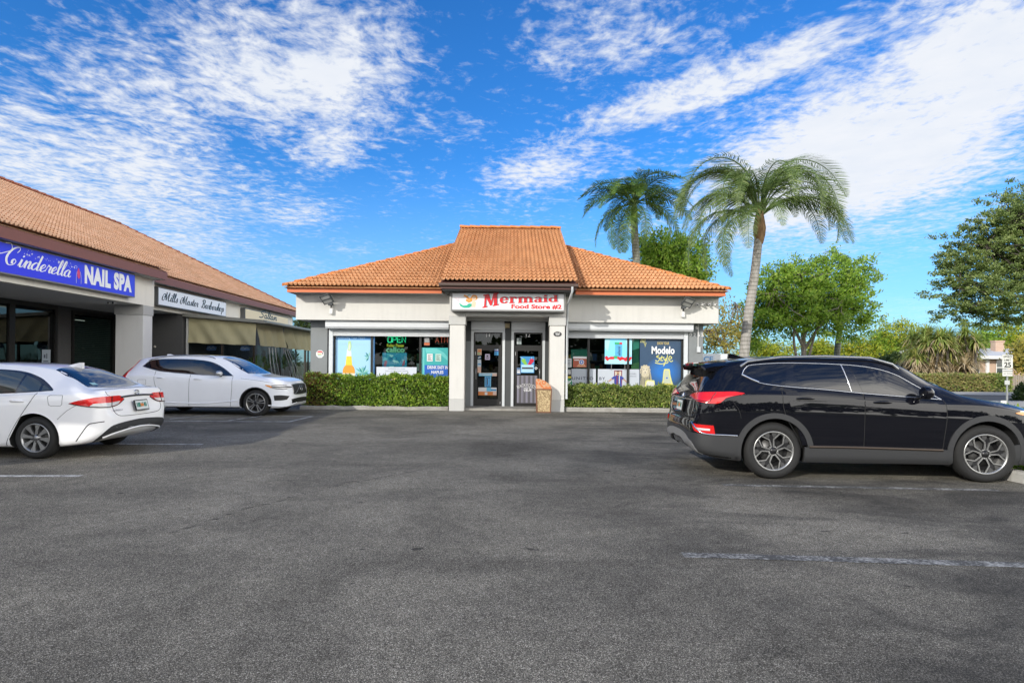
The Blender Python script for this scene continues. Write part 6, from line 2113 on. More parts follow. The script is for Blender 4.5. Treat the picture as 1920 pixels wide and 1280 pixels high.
    c.patch('reverse_lamp', M_LAMPW, [(39, .67), (44, .674), (48.5, .678)], [(39, .642), (43, .645), (47.5, .652)], 'WR', fg, .018, nx=8, nz=3, sides=(s,), cx=cx)
    # bonnet line, headlamp, fog
    hl = c.patch('headlamp', M_LAMPW, [(30, .955), (42, .95), (56, .93)], [(30, .935), (42, .915), (56, .905)], 'WF', None, .006, nx=12, nz=4, sides=(s,), cx=1.3)[0]
    c.patch('indicator', M_AMBER, [(26, .935), (30, .945), (36, .94)], [(26, .925), (30, .905), (36, .90)], 'WF', hl, .009, nx=8, nz=4, sides=(s,), cx=1.3)
    c.patch('lower_lamp', M_LAMPW, [(40, .76), (50, .76)], [(40, .62), (50, .62)], 'WF', None, .006, nx=6, nz=4, sides=(s,), cx=1.3)
    # roof rail
    mb = MB()
    P_ = [c.hit(x, .66, 'T', s)[0] for x in (-1.75, -1.65, -1.2, -.6, 0, .3, .38)]
    mb.tube([p + Vector((0, 0, h_)) for p, h_ in zip(P_, (.0, .05, .06, .06, .055, .04, 0))], .018, 8)
    mb.build('roof_rail', mat('rail_silver', (.36, .37, .38), .3, .8, obj=True), c.body, None, True)
for nm, pts in (('front_cladding', ([(20, .50), (50, .56), (90, .62)], [(20, .25), (50, .25), (90, .30)])),):
    c.patch(nm, M_CLAD, *pts, 'WF', None, .010, nx=24, nz=5, cx=1.3)
c.patch('grille', M_GLOSSB, [(58, .86), (75, .88), (90, .885)], [(56, .62), (75, .56), (90, .55)], 'WF', None, .008, nx=14, nz=5, cx=1.3)
c.patch('windscreen', GLK, [(.43, -.56), (.38, -.3), (.36, 0), (.38, .3), (.43, .56)], [(1.10, -.70), (1.16, -.35), (1.18, 0), (1.16, .35), (1.10, .70)], 'T', None, .004, nx=20, nz=8, sides=(1,))
c.patch('rear_window', GLK, [(-.56, 1.44), (-.3, 1.475), (0, 1.485), (.3, 1.475), (.56, 1.44)], [(-.70, 1.17), (-.35, 1.155), (0, 1.15), (.35, 1.155), (.70, 1.17)], 'R', None, .005, nx=20, nz=8, sides=(1,))
mb = MB()
for s in (-1, 1):
    c.line(mb, [(.70 * s, 1.20), (.755 * s, 1.13), (.80 * s, 1.02), (.77 * s, .86), (.55 * s, .80), (0, .79)], .005, 'R', 1)
mb.build('tailgate_gap', M_SEAM, c.body, None, True)
# spoiler
mb = MB()
ys = [-.60, -.5, -.25, 0, .25, .5, .60]
rows = []
for y in ys:
    e = 1 - (abs(y) / .62) ** 4
    p = c.hit(-1.92, y, 'T', 1)[0]
    zt_ = p.z
    rows.append([Vector((-1.90, y, zt_ + .012)), Vector((-2.08, y, zt_ - .005)), Vector((-2.20 - .08 * e, y, zt_ - .035)), Vector((-2.20 - .08 * e, y, zt_ - .065)), Vector((-2.06, y, zt_ - .085)), Vector((-1.94, y, zt_ - .07))])
vs = [v for r_ in rows for v in r_]
mb.add(vs, [(i * 6 + j, i * 6 + (j + 1) % 6, (i + 1) * 6 + (j + 1) % 6, (i + 1) * 6 + j) for i in range(len(ys) - 1) for j in range(6)] + [tuple(range(6)), tuple((len(ys) - 1) * 6 + j for j in range(5, -1, -1))], 0)
sp_ = mb.build('spoiler', PB, c.body, None, True, fix=True)
mb = MB(); mb.box(-2.275, -2.262, -.16, .16, 1.545, 1.56); mb.build('brake_light', M_LAMPR, sp_, None, True)
mb = MB(); q = c.hit(-1.55, 0, 'T', 1)[0]
mb.prism([q + Vector((a, -.025, b_ - .01)) for a, b_ in ((-.16, 0), (-.15, .075), (-.10, .075), (.10, .01))], (0, .05, 0)); mb.build('antenna_fin', PB, c.body, None, True, fix=True)
mb, p, u, v = emblem_ellipse(c, 0, 1.075, 'R', .06, .034); mb.tube([p - u * .022 + v * .022, p - u * .015 - v * .022], .006, 6); mb.tube([p + u * .015 + v * .022, p + u * .022 - v * .022], .006, 6); mb.tube([p - u * .02, p + u * .02], .005, 6); mb.build('emblem', M_CHROME, c.body, None, True)
mb = MB(); c.line(mb, [(-.55, 1.035), (0, 1.03), (.55, 1.035)], .011, 'R', 1, .006); mb.build('tailgate_chrome', M_CHROME, c.body, None, True)
mb = MB(); c.line(mb, [(-.30, 1.165), (-.1, 1.185), (.05, 1.20)], .008, 'R', 1, .02); mb.build('rear_wiper', M_BLACK, c.body, None, True)
c.plate(0, .93, 'fl')
c.patch('skid_plate', mat('skid_silver', (.40, .40, .40), .35, .6, obj=True), [(52, .475), (62, .55), (75, .58), (90, .585)], [(46, .31), (60, .40), (75, .475), (90, .475)], 'WR', None, .018, nx=20, nz=5, cx=-1.5)
for s in (-1, 1):
    mb = MB(); mb.tube([(-2.16, s * .60, .335), (-2.30, s * .60, .335)], .05, 14, cap=False); mb.tube([(-2.16, s * .60, .335), (-2.29, s * .60, .335)], .042, 14); mb.build('exhaust_tip', mat('exhaust_dark', (.12, .12, .12), .25, .9), c.body, None, True)
c.mirrors(.52, 1.145, PB, (.10, .15, .105))

# ------------------------------------------------------------------ white SUV, by the left shops
T = {
    'top': [(-2.375, .62), (-2.36, .72), (-2.32, .80), (-2.295, .98), (-2.26, 1.06), (-2.08, 1.33), (-1.98, 1.46), (-1.88, 1.53), (-1.6, 1.585), (-1.0, 1.64), (-.4, 1.655), (.1, 1.63), (.45, 1.545), (.85, 1.35), (1.22, 1.13), (1.45, 1.08), (1.8, 1.03), (2.05, .965), (2.18, .90), (2.27, .80), (2.30, .66)],
    'wid': [(-2.375, .62), (-2.34, .74), (-2.25, .85), (-2.05, .91), (-1.7, .94), (-1.43, .945), (-.6, .935), (.4, .935), (1.1, .945), (1.43, .95), (1.8, .925), (2.02, .86), (2.16, .76), (2.25, .62), (2.30, .48)],
    'belt': [(-2.375, .56), (-2.26, .98), (-2.0, 1.08), (-1.4, 1.10), (-.5, 1.06), (.3, 1.02), (1.2, 1.0), (1.7, .955), (2.1, .86), (2.30, .60)],
    'roofw': [(-2.375, .55), (-2.0, .54), (-1.6, .60), (-1, .645), (0, .65), (.5, .62), (1.2, .66), (2.30, .42)],
    'bot': [(-2.375, .42), (-2.25, .32), (-1.9, .24), (-1.4, .215), (1.5, .215), (1.95, .215), (2.2, .25), (2.30, .38)],
}
PW = car_paint('pearl_white_paint', (.83, .85, .89))
c = Car('parked_suv', 'pearl white SUV with black ten-spoke wheels parked nose-in by the left hedge', T, (-8.30, 16.36, 0), R(0), 1.0, PW, (-1.4325, 1.4325), .36, .405)
c.wheels('double', .253, .235)
dlo_t = [(-1.70, 1.315), (-1.60, 1.43), (-1.48, 1.485), (-1.06, 1.515), (-.40, 1.51), (.10, 1.455), (.45, 1.31), (.80, 1.075)]
dlo_b = [(-1.70, 1.315), (-1.35, 1.225), (-1.06, 1.175), (-.30, 1.115), (.30, 1.085), (.80, 1.075)]
for s in (-1, 1):
    c.patch('window_surround', M_GLOSSB, dlo_t, dlo_b, 'S', off=.0035, nx=40, nz=8, sides=(s,))
    top = [(-1.27, 1.205), (-.8, 1.145), (-.345, 1.11)]; bot = [(-1.02, .30), (-.7, .28), (-.36, .275)]
    d = c.patch('door', PW, top, bot, 'S', off=.0022, skirt=.006, nx=14, nz=8, sides=(s,))[0]
    c.patch('window', GLK, [(-1.05, 1.50), (-.7, 1.507), (-.43, 1.498)], [(-1.09, 1.19), (-.7, 1.155), (-.37, 1.135)], 'S', d, .0055, nx=14, sides=(s,), sp=False)
    c.handle(-1.10, 1.01, PW, .21, (s,), d)
    d = c.patch('door', PW, [(-.33, 1.11), (.2, 1.075), (.78, 1.05)], [(-.345, .275), (.2, .27), (.74, .275)], 'S', off=.0022, skirt=.006, nx=14, nz=8, sides=(s,))[0]
    c.patch('window', GLK, [(-.34, 1.495), (.08, 1.445), (.30, 1.365), (.50, 1.255)], [(-.28, 1.130), (.08, 1.11), (.30, 1.098), (.53, 1.092)], 'S', d, .0055, nx=14, sides=(s,))
    c.handle(-.12, .985, PW, .21, (s,), d)
    c.patch('rear_quarter_window', GLK, [(-1.66, 1.32), (-1.58, 1.41), (-1.46, 1.468), (-1.10, 1.498)], [(-1.63, 1.305), (-1.4, 1.25), (-1.25, 1.218), (-1.14, 1.20)], 'S', None, .0055, nx=16, sides=(s,))
    tr = MB(); c.line(tr, dlo_t, .008, 'S', s, .005); c.line(tr, dlo_b, .008, 'S', s, .005); tr.build('window_trim', mat('trim_silver', (.55, .56, .57), .25, .8, obj=True), c.body, None, True)
    sm = MB()
    c.line(sm, [(-1.28, 1.2), (-1.28, .95), (-1.20, .70), (-1.05, .45), (-1.02, .28)], .0045, 'S', s)
    c.line(sm, [(-.338, 1.11), (-.35, .7), (-.353, .27)], .0045, 'S', s)
    c.line(sm, [(.80, 1.06), (.80, .7), (.76, .27)], .0045, 'S', s)
    c.line(sm, [(1.02, 1.015), (1.5, .96), (1.95, .885)], .0035, 'S', s)
    c.line(sm, [(-1.72, .96), (-1.5, .965), (-1.5, .83), (-1.72, .82), (-1.72, .96)], .003, 'S', s, sp=False)
    sm.build('panel_gap', M_SEAM, c.body, None, True)
    tr = MB(); c.line(tr, [(-.98, .36), (-.5, .345), (.1, .345), (.95, .42)], .016, 'S', s, .002); tr.build('sill_moulding', PW, c.body, None, True)
    c.patch('sill_trim', M_UNDER, [(-.98, .245), (1.0, .245)], [(-.98, .222), (1.0, .222)], 'S', None, .004, nx=12, nz=2, sides=(s,), sp=False)
    for ax in c.axle:
        c.patch('arch_lip', M_BLACK, ring(ax, .36, .402, -14, 194), ring(ax, .36, .428, -14, 194), 'S', off=.006, nx=40, nz=2, sides=(s,), sp=False)
    # tall rear lamp along the tailgate edge
    c.patch('tail_lamp', M_LAMPR, [(40, 1.48), (41, 1.36), (38, 1.2), (33, 1.05), (32, .98)], [(46, 1.47), (48, 1.36), (47, 1.2), (44, 1.02), (48, .95)], 'WR', None, .012, nx=24, nz=4, sides=(s,), cx=-1.5)
    hl = c.patch('headlamp', M_LAMPW, [(20, .852), (32, .86), (45, .845), (58, .80)], [(20, .845), (30, .755), (45, .725), (58, .755)], 'WF', None, .006, nx=16, nz=5, sides=(s,), cx=1.35)[0]
    c.patch('indicator', M_AMBER, [(20, .848), (25, .842), (31, .80)], [(20, .838), (24, .800), (29, .765)], 'WF', hl, .010, nx=8, nz=3, sides=(s,), cx=1.35)
    tr = MB(); c.line(tr, [(29, .80), (40, .79), (52, .785), (60, .78)], .012, 'WF', s, .008, 1.35); c.line(tr, [(29, .83), (40, .845), (50, .83)], .008, 'WF', s, .008, 1.35); c.line(tr, [(30, .765), (40, .74), (50, .735)], .008, 'WF', s, .008, 1.35); tr.build('lamp_bezel', M_RIMD, hl, None, True)
    c.patch('fog_recess', M_BLACK, [(32, .565), (42, .57), (54, .54)], [(33, .43), (42, .43), (50, .45)], 'WF', None, .006, nx=12, nz=5, sides=(s,), cx=1.35)
    tr = MB(); c.line(tr, [(25, .30), (45, .275), (60, .30), (75, .35)], .014, 'WF', s, .004, 1.35); tr.build('lower_lip', PW, c.body, None, True)
    mb = MB()
    P_ = [c.hit(x, .655, 'T', s)[0] for x in (-1.6, -1.5, -1.1, -.6, -.1, .15, .22)]
    mb.tube([p + Vector((0, 0, h_)) for p, h_ in zip(P_, (.0, .02, .03, .03, .03, .02, 0))], .013, 8); mb.build('roof_rail', MATS['trim_silver'], c.body, None, True)
g_ = c.patch('grille', M_BLACK, [(61, .835), (75, .85), (90, .853)], [(63, .60), (75, .575), (90, .57)], 'WF', None, .010, nx=14, nz=6, cx=1.35)
for s, go in zip((-1, 1), g_):
    tr = MB()
    c.line(tr, [(60.5, .84), (75, .855), (90, .858)], .008, 'WF', s, .012, 1.35); c.line(tr, [(60.5, .84), (62.5, .70), (63, .595), (75, .57), (90, .565)], .008, 'WF', s, .012, 1.35)
    gb = MB()
    for a in range(64, 91, 3): c.line(gb, [(a, .83), (a, .59)], .005, 'WF', s, .012, 1.35, sp=False)
    gb.build('grille_slats', M_RIMD, go, None, True)
    if s < 0:
        c.line(tr, [(66, .60), (78, .70), (88, .80)], .008, 'WF', s, .018, 1.35)
    tr.build('grille_frame', M_RIMS, go, None, True)
mb, p, u, v = emblem_ellipse(c, .0, .71, 'F', .06, .06, .03); mb.tube([p + u * .04 + v * .04, p + u * .075 + v * .075], .008, 6); mb.build('emblem', M_CHROME, c.body, None, True)
c.patch('lower_intake', M_BLACK, [(58, .455), (75, .475), (90, .48)], [(60, .34), (75, .345), (90, .345)], 'WF', None, .006, nx=12, nz=4, cx=1.35)
c.patch('windscreen', GLK, [(.36, -.55), (.31, -.3), (.29, 0), (.31, .3), (.36, .55)], [(1.14, -.71), (1.21, -.35), (1.23, 0), (1.21, .35), (1.14, .71)], 'T', None, .004, nx=20, nz=8, sides=(1,))
c.patch('sunroof', GLK, [(-1.0, -.5), (-1.0, .5)], [(.15, -.5), (.15, .5)], 'T', None, .003, nx=12, nz=8, sides=(1,), sp=False)
c.patch('rear_window', GLK, [(-.52, 1.42), (0, 1.46), (.52, 1.42)], [(-.66, 1.10), (0, 1.09), (.66, 1.10)], 'R', None, .005, nx=16, nz=6, sides=(1,))
mb = MB(); q = c.hit(-1.35, 0, 'T', 1)[0]
mb.prism([q + Vector((a, -.025, b_ - .01)) for a, b_ in ((-.14, 0), (-.12, .05), (-.06, .05), (.10, .01))], (0, .05, 0)); mb.build('antenna_fin', PW, c.body, None, True, fix=True)
c.mirrors(.47, 1.10, mat('mirror_silver', (.52, .53, .54), .25, .6, obj=True), (.11, .15, .09))

# ------------------------------------------------------------------ white saloon, front left
T = {
    'top': [(-2.36, .62), (-2.345, .70), (-2.315, .78), (-2.295, .93), (-2.27, 1.02), (-2.22, 1.035), (-2.08, 1.035), (-1.96, 1.07), (-1.7, 1.215), (-1.4, 1.345), (-1.0, 1.415), (-.4, 1.44), (.05, 1.42), (.45, 1.32), (.9, 1.12), (1.2, 1.0), (1.5, .95), (1.9, .87), (2.12, .79), (2.22, .70), (2.26, .58)],
    'wid': [(-2.36, .58), (-2.335, .68), (-2.27, .77), (-2.1, .84), (-1.8, .88), (-1.35, .895), (-.6, .885), (.4, .885), (1.35, .89), (1.75, .86), (2.0, .79), (2.14, .69), (2.22, .56), (2.26, .42)],
    'belt': [(-2.36, .56), (-2.27, .95), (-2.0, .985), (-1.4, .985), (-.7, .95), (.2, .92), (1.1, .90), (1.6, .85), (2.0, .77), (2.26, .54)],
    'roofw': [(-2.36, .52), (-2.05, .66), (-1.9, .60), (-1.5, .53), (-1, .56), (0, .58), (.5, .56), (1.1, .64), (2.26, .40)],
    'bot': [(-2.36, .43), (-2.25, .32), (-2.0, .22), (-1.4, .17), (1.5, .17), (2.0, .18), (2.2, .22), (2.26, .36)],
}
PS = car_paint('white_paint', (.86, .86, .87))
GLG = car_glass('car_glass_green', (.045, .055, .05))
c = Car('parked_saloon', 'white four-door saloon parked nose-in at far left, red tail lamps facing the lot', T, (-8.43, 9.42, 0), math.pi, 1.0, PS, (-1.35, 1.35), .318, .372)
c.wheels('blade', .212, .20)
dlo_t = [(.80, .96), (.45, 1.19), (.10, 1.305), (-.4, 1.335), (-.94, 1.305), (-1.25, 1.22), (-1.45, 1.115), (-1.57, 1.035)]
dlo_b = [(.80, .96), (0, .955), (-.784, .972), (-1.2, .992), (-1.57, 1.02)]
for s in (-1, 1):
    c.patch('window_surround', M_GLOSSB, dlo_t, dlo_b, 'S', off=.0035, nx=40, nz=8, sides=(s,))
    d = c.patch('door', PS, [(-1.345, .985), (-.8, .955), (-.24, .94)], [(-.93, .21), (-.6, .205), (-.24, .205)], 'S', off=.0022, skirt=.006, nx=14, nz=8, sides=(s,))[0]
    c.patch('window', GLG, [(-.27, 1.31), (-.6, 1.312), (-.94, 1.28), (-1.035, 1.252)], [(-.22, .975), (-.6, .982), (-.85, .992), (-1.02, 1.0)], 'S', d, .0055, nx=14, sides=(s,), sp=False)
    c.patch('rear_vent_pane', GLG, [(-1.07, 1.242), (-1.25, 1.178), (-1.36, 1.118)], [(-1.05, 1.003), (-1.2, 1.008), (-1.37, 1.015)], 'S', d, .0055, nx=10, sides=(s,), sp=False)
    c.handle(-1.10, .865, PS, .21, (s,), d)
    d = c.patch('door', PS, [(-.22, .94), (.3, .925), (.80, .92)], [(-.22, .205), (.3, .205), (.78, .21)], 'S', off=.0022, skirt=.006, nx=14, nz=8, sides=(s,))[0]
    c.patch('window', GLG, [(-.19, 1.31), (.08, 1.285), (.40, 1.17), (.55, 1.09)], [(-.14, .975), (.1, .97), (.40, .968), (.58, .968)], 'S', d, .0055, nx=14, sides=(s,), sp=False)
    c.handle(-.05, .85, PS, .21, (s,), d)
    c.patch('rear_quarter_pane', GLG, [(-1.395, 1.100), (-1.47, 1.068), (-1.54, 1.034)], [(-1.41, 1.018), (-1.47, 1.021), (-1.53, 1.025)], 'S', None, .0055, nx=6, sides=(s,), sp=False)
    sm = MB()
    c.line(sm, [(-1.37, .985), (-1.30, .86), (-1.08, .52), (-.96, .30), (-.93, .2)], .0045, 'S', s)
    c.line(sm, [(-.23, .94), (-.23, .2)], .0045, 'S', s); c.line(sm, [(.81, .92), (.79, .5), (.78, .2)], .0045, 'S', s)
    c.line(sm, [(-1.76, .955), (-1.58, .955), (-1.545, .93), (-1.57, .815), (-1.60, .80), (-1.74, .80), (-1.76, .82), (-1.76, .955)], .003, 'S', s, sp=False)
    c.line(sm, [(-1.70, .60), (-1.85, .74), (-2.0, .83)], .003, 'S', s)
    sm.build('panel_gap', M_SEAM, c.body, None, True)
    cx = -1.4
    lp = c.patch('tail_lamp', M_LAMPR, [(28, .84), (36, .885), (46, .925), (58, .935), (66, .93), (70, .88)], [(28, .835), (36, .805), (44, .785), (54, .775), (62, .80), (70, .87)], 'WR', None, .010, nx=30, nz=7, sides=(s,), cx=cx)[0]
    c.patch('reverse_lamp', M_LAMPW, [(42, .80), (45, .835), (55, .838), (65, .85)], [(42, .792), (45, .787), (54, .78), (62, .805)], 'WR', lp, .014, nx=14, nz=3, sides=(s,), cx=cx)
    tr = MB(); c.line(tr, [(56.5, .935), (56, .86), (55.5, .775)], .005, 'WR', s, .016, cx, sp=False); c.line(tr, [(28, .836), (36, .803), (44, .783), (54, .773), (62, .798), (70, .87)], .006, 'WR', s, .010, cx); tr.build('lamp_edge', M_SEAM, lp, None, True)
    sm = MB()
    c.line(sm, [(52, 1.01), (53, .96), (55, .94)], .004, 'WR', s, 0, cx)
    c.line(sm, [(57, .77), (58, .70), (62, .635), (70, .615), (90, .61)], .0045, 'WR', s, 0, cx)
    c.line(sm, [(50.5, .56), (45, .545), (41, .52), (37, .40), (33, .27)], .007, 'WR', s, -.001, cx)
    sm.build('boot_gap', M_SEAM, c.body, None, True)
    c.patch('bumper_insert', M_CLAD, [(46, .30), (54, .46), (60, .505), (75, .53), (90, .54)], [(44, .24), (52, .30), (60, .345), (75, .385), (90, .40)], 'WR', None, .006, nx=20, nz=5, sides=(s,), cx=cx)
    tr = MB(); c.line(tr, [(50, .315), (58, .36), (75, .405), (90, .42)], .017, 'WR', s, .008, cx); tr.build('bumper_blade', PS, c.body, None, True)
    tr = MB(); c.line(tr, [(66, .905), (78, .915), (90, .918)], .016, 'WR', s, .004, cx); tr.build('boot_trim', M_CLAD, c.body, None, True)
    c.patch('headlamp', M_LAMPW, [(30, .76), (60, .72)], [(30, .68), (60, .66)], 'WF', None, .006, nx=8, nz=3, sides=(s,), cx=1.2)
    for ax in c.axle:
        sm = MB(); c.line(sm, ring(ax, .318, .374, -12, 192), .005, 'S', s, .0, sp=False); sm.build('arch_lip', PS, c.body, None, True)
c.patch('rear_window', GLK, [(-1.37, -.50), (-1.33, -.3), (-1.315, 0), (-1.33, .3), (-1.37, .50)], [(-1.94, -.60), (-2.0, -.3), (-2.02, 0), (-2.0, .3), (-1.94, .60)], 'T', None, .004, nx=20, nz=10, sides=(1,))
c.patch('windscreen', GLK, [(.30, -.5), (.24, 0), (.30, .5)], [(1.02, -.66), (1.14, 0), (1.02, .66)], 'T', None, .004, nx=16, nz=8, sides=(1,))
mb, p, u, v = emblem_ellipse(c, 0, .965, 'R', .058, .038); mb.tube([p + u * .028 * math.cos(R(a)) + v * .036 * math.sin(R(a)) for a in range(0, 361, 24)], .004, 6); mb.tube([p + u * .05 * math.cos(R(a)) + v * (.014 + .018 * math.sin(R(a))) for a in range(0, 361, 24)], .004, 6); mb.build('emblem', M_CHROME, c.body, None, True)
c.plate(0, .76, 'fl')
p, n = c.hit(-.46, .715, 'R', 1)
fr = Frame((p.x - .004, .62, p.z - .02), (0, -1, 0), (0, 0, 1))
mb = MB()
q = c.hit(.55, .70, 'R', 1); u = Vector((0, -1, 0)); u = (u - q[1] * u.dot(q[1])).normalized()
fr = Frame(q[0] + q[1] * .004, u, (Vector((0, 0, 1)) - q[1] * q[1].z).normalized()); fr.n = q[1]
text2d(mb, fr, 'COROLLA', -.06, 0, .20, .026, .003, 0, bold=.01); mb.build('lettering', M_RIMG, c.body, None, True)
mb = MB(); q = c.hit(-1.22, 0, 'T', 1)[0]
mb.prism([q + Vector((a, -.025, b_ - .012)) for a, b_ in ((-.20, -.03), (-.20, .065), (-.15, .065), (.04, .01))], (0, .05, 0)); mb.build('antenna_fin', PS, c.body, None, True, fix=True)
mb = MB(); q = c.hit(-1.88, .40, 'T', 1); f_ = Frame(q[0] + q[1] * .005, (0, -1, 0), (Vector((1, 0, 0)) - q[1] * q[1].x).normalized()); rect2d(mb, f_, -.06, -.035, .06, .035, .003); mb.build('window_label', pcol('label_teal', (.30, .52, .52)), c.body, None, True)
c.mirrors(.62, .98, PS, (.10, .14, .085))
# ================================================================== vegetation
def mat_leaf(name, c1, c2, c3=None, trans=.35, rough=.5):
    k = NT(name)
    rnd = k.n('ShaderNodeNewGeometry').outputs['Random Per Island']
    st = [(0.0, c1), (.6, c2)] + ([(.93, c3)] if c3 else [])
    c = k.ramp(rnd, st)
    big = k.noise(k.pos(), 1.5, 3)
    c = k.mix(k.ramp(big, [(.40, 0.0), (.68, .7)]), c, c1)
    k.base(c, rough, spec=.35)
    t = k.n('ShaderNodeBsdfTranslucent', {'Color': k.mix(.35, c, (.35, .5, .05))})
    k.t.links.new(k.n('ShaderNodeMixShader', {0: trans, 1: k.b.outputs[0], 2: t.outputs[0]}).outputs[0], k.out.inputs['Surface'])
    return k.m


def mat_bark(name, c1, c2, ring=0):
    k = NT(name)
    v = k.pos()
    f = k.noise(k.pos((1, 1, .25)), 14, 5, .65)
    c = k.ramp(f, [(.3, c1), (.7, c2)])
    if ring:
        z = k.n('ShaderNodeSeparateXYZ', {0: v}).outputs[2]
        w_ = k.math('SINE', k.math('ADD', k.math('MULTIPLY', z, ring), k.math('MULTIPLY', k.noise(v, 3, 3), 3.0)))
        c = k.mix(k.ramp(w_, [(.82, 0.0), (.97, .75)]), c, tuple(x * .35 for x in c1))
    k.base(c, .9, spec=.2)
    k.bump(f, .6, .02)
    return k.m


L_HEDGE = mat_leaf('hedge_leaf', (.07, .15, .016), (.20, .34, .035), (.44, .56, .07), .25, .38)
L_HEDGE2 = mat_leaf('hedge_leaf_worn', (.095, .145, .035), (.25, .32, .08), (.48, .47, .15), .25, .4)
L_HEDGE_SHADOW = mat_leaf('hedge_leaf_shadow_red', (.08, .055, .02), (.20, .09, .03), (.15, .19, .04), .25, .4)  # dark reddish leaf colour that paints the shop row's shadow on the hedge
L_HEDGEO = mat_leaf('hedge_leaf_olive', (.20, .17, .07), (.36, .30, .12), (.40, .36, .14), .25, .4)
L_FICUS = mat_leaf('ficus_leaf', (.15, .28, .03), (.31, .48, .055), (.50, .62, .11), .5)
L_OAK = mat_leaf('oak_leaf', (.10, .15, .04), (.22, .29, .085), (.40, .46, .18), .4)
L_YEL = mat_leaf('yellow_leaf', (.34, .31, .07), (.56, .47, .12), (.64, .42, .10), .45)
L_LIME = mat_leaf('lime_leaf', (.22, .30, .03), (.44, .50, .045), (.66, .54, .06), .5)
L_DARK = mat_leaf('dark_leaf', (.02, .04, .012), (.05, .08, .02), None, .25)
L_PALM = mat_leaf('palm_leaflet', (.045, .10, .018), (.11, .19, .035), (.22, .30, .07), .28, .38)
L_PALM2 = mat_leaf('queen_palm_leaflet', (.075, .125, .037), (.17, .245, .075), (.34, .41, .16), .3, .38)
L_STRAP = mat_leaf('strap_leaf', (.20, .28, .07), (.36, .44, .11), (.60, .52, .16), .3)
L_STRAPD = mat_leaf('dry_strap_leaf', (.34, .25, .14), (.58, .46, .30), (.70, .60, .44), .2)
B_PALM = mat_bark('palm_bark', (.25, .235, .21), (.42, .40, .37), 46)
B_PALM2 = mat_bark('slim_palm_bark', (.13, .14, .11), (.26, .26, .22), 40)
B_TREE = mat_bark('tree_bark', (.16, .135, .11), (.32, .28, .235))
B_DARK = mat_bark('dark_bark', (.06, .052, .045), (.13, .115, .10))
B_BOOT = mat_bark('palm_boot', (.15, .085, .04), (.34, .22, .12))


def leaf(mb, p, d, n, L, W, m=0):
    """a folded leaf: point, direction, normal"""
    s = d.cross(n)
    if s.length < 1e-6: s = d.orthogonal()
    s = s.normalized() * W / 2
    mb.add([p, p + d * L * .45 + s - n * W * .12, p + d * L, p + d * L * .45 - s - n * W * .12], [(0, 1, 2), (0, 2, 3)], m)


def rdir(rr):
    while True:
        v = Vector((rr.uniform(-1, 1), rr.uniform(-1, 1), rr.uniform(-1, 1)))
        if .05 < v.length < 1: return v.normalized()


def hedge(name, label, x0, x1, y0, y1, h, n, mats, seed, red=None, L=.062, grp=None, zb=.06):
    rr = random.Random(seed)
    t = thing(name, label, 'hedge', ((x0 + x1) / 2, (y0 + y1) / 2, 0), group=grp)
    mb = MB()
    def bulge(x): return .035 * math.sin(x * 2.3 + seed) + .03 * math.sin(x * 7.3 + 1.3 * seed) + .025 * math.sin(x * 17.1 + seed)
    for _ in range(n):
        x = rr.uniform(x0, x1)
        tp = h + bulge(x)
        u = rr.random()
        a, b_ = (tp - zb), (y1 - y0)
        if u < .54:
            z = zb + (tp - zb) * rr.random() ** .9
            p = Vector((x, y0 + bulge(x * 1.7 + z * 4) + abs(rr.gauss(0, .06)), z)); n_ = Vector((0, -1, .25))
        elif u < .90:
            p = Vector((x, rr.uniform(y0, y1), tp - abs(rr.gauss(0, .05)))); n_ = Vector((0, -.2, 1))
        else:
            e = rr.choice((x0, x1)); p = Vector((e + rr.gauss(0, .04), rr.uniform(y0, y1), rr.uniform(zb, tp))); n_ = Vector((-1 if e == x0 else 1, 0, .2))
        d = (rdir(rr) + n_ * .7 + Vector((0, 0, .25))).normalized()
        nn = (n_ + rdir(rr) * .9).normalized()
        m = 0
        if red and x < red and rr.random() < .7 * min(1, (red - x) / .9): m = 1  # second leaf colour towards low x; on the store hedge it paints shadow
        elif rr.random() < .10: m = 2
        leaf(mb, p, d, nn, L * rr.uniform(.7, 1.35), L * rr.uniform(.45, .75), m)
    for _ in range(int((x1 - x0) * 9)):      # stray shoots on top
        x = rr.uniform(x0, x1); y = rr.uniform(y0, y1); tp = h + bulge(x)
        for j in range(4):
            leaf(mb, Vector((x + rr.gauss(0, .015), y, tp + j * .025)), (rdir(rr) + Vector((0, 0, .8))).normalized(), rdir(rr), L, L * .5, 0)
    mb.build('foliage', mats, t)
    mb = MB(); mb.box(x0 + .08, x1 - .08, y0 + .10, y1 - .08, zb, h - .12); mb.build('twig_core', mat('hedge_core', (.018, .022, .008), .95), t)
    return t


hedge('hedge', 'clipped green hedge with reddish left end under the left shop window', -6.5, -2.0, 18.10, 18.75, 1.03, 15000, [L_HEDGE, L_HEDGE_SHADOW, L_HEDGE2], 3, -5.3, .072)
hedge('hedge', 'lower sparser green hedge under the right shop window', 1.74, 5.95, 18.08, 18.72, .78, 12500, [L_HEDGE2, L_HEDGE, L_HEDGE], 8, None, .070)


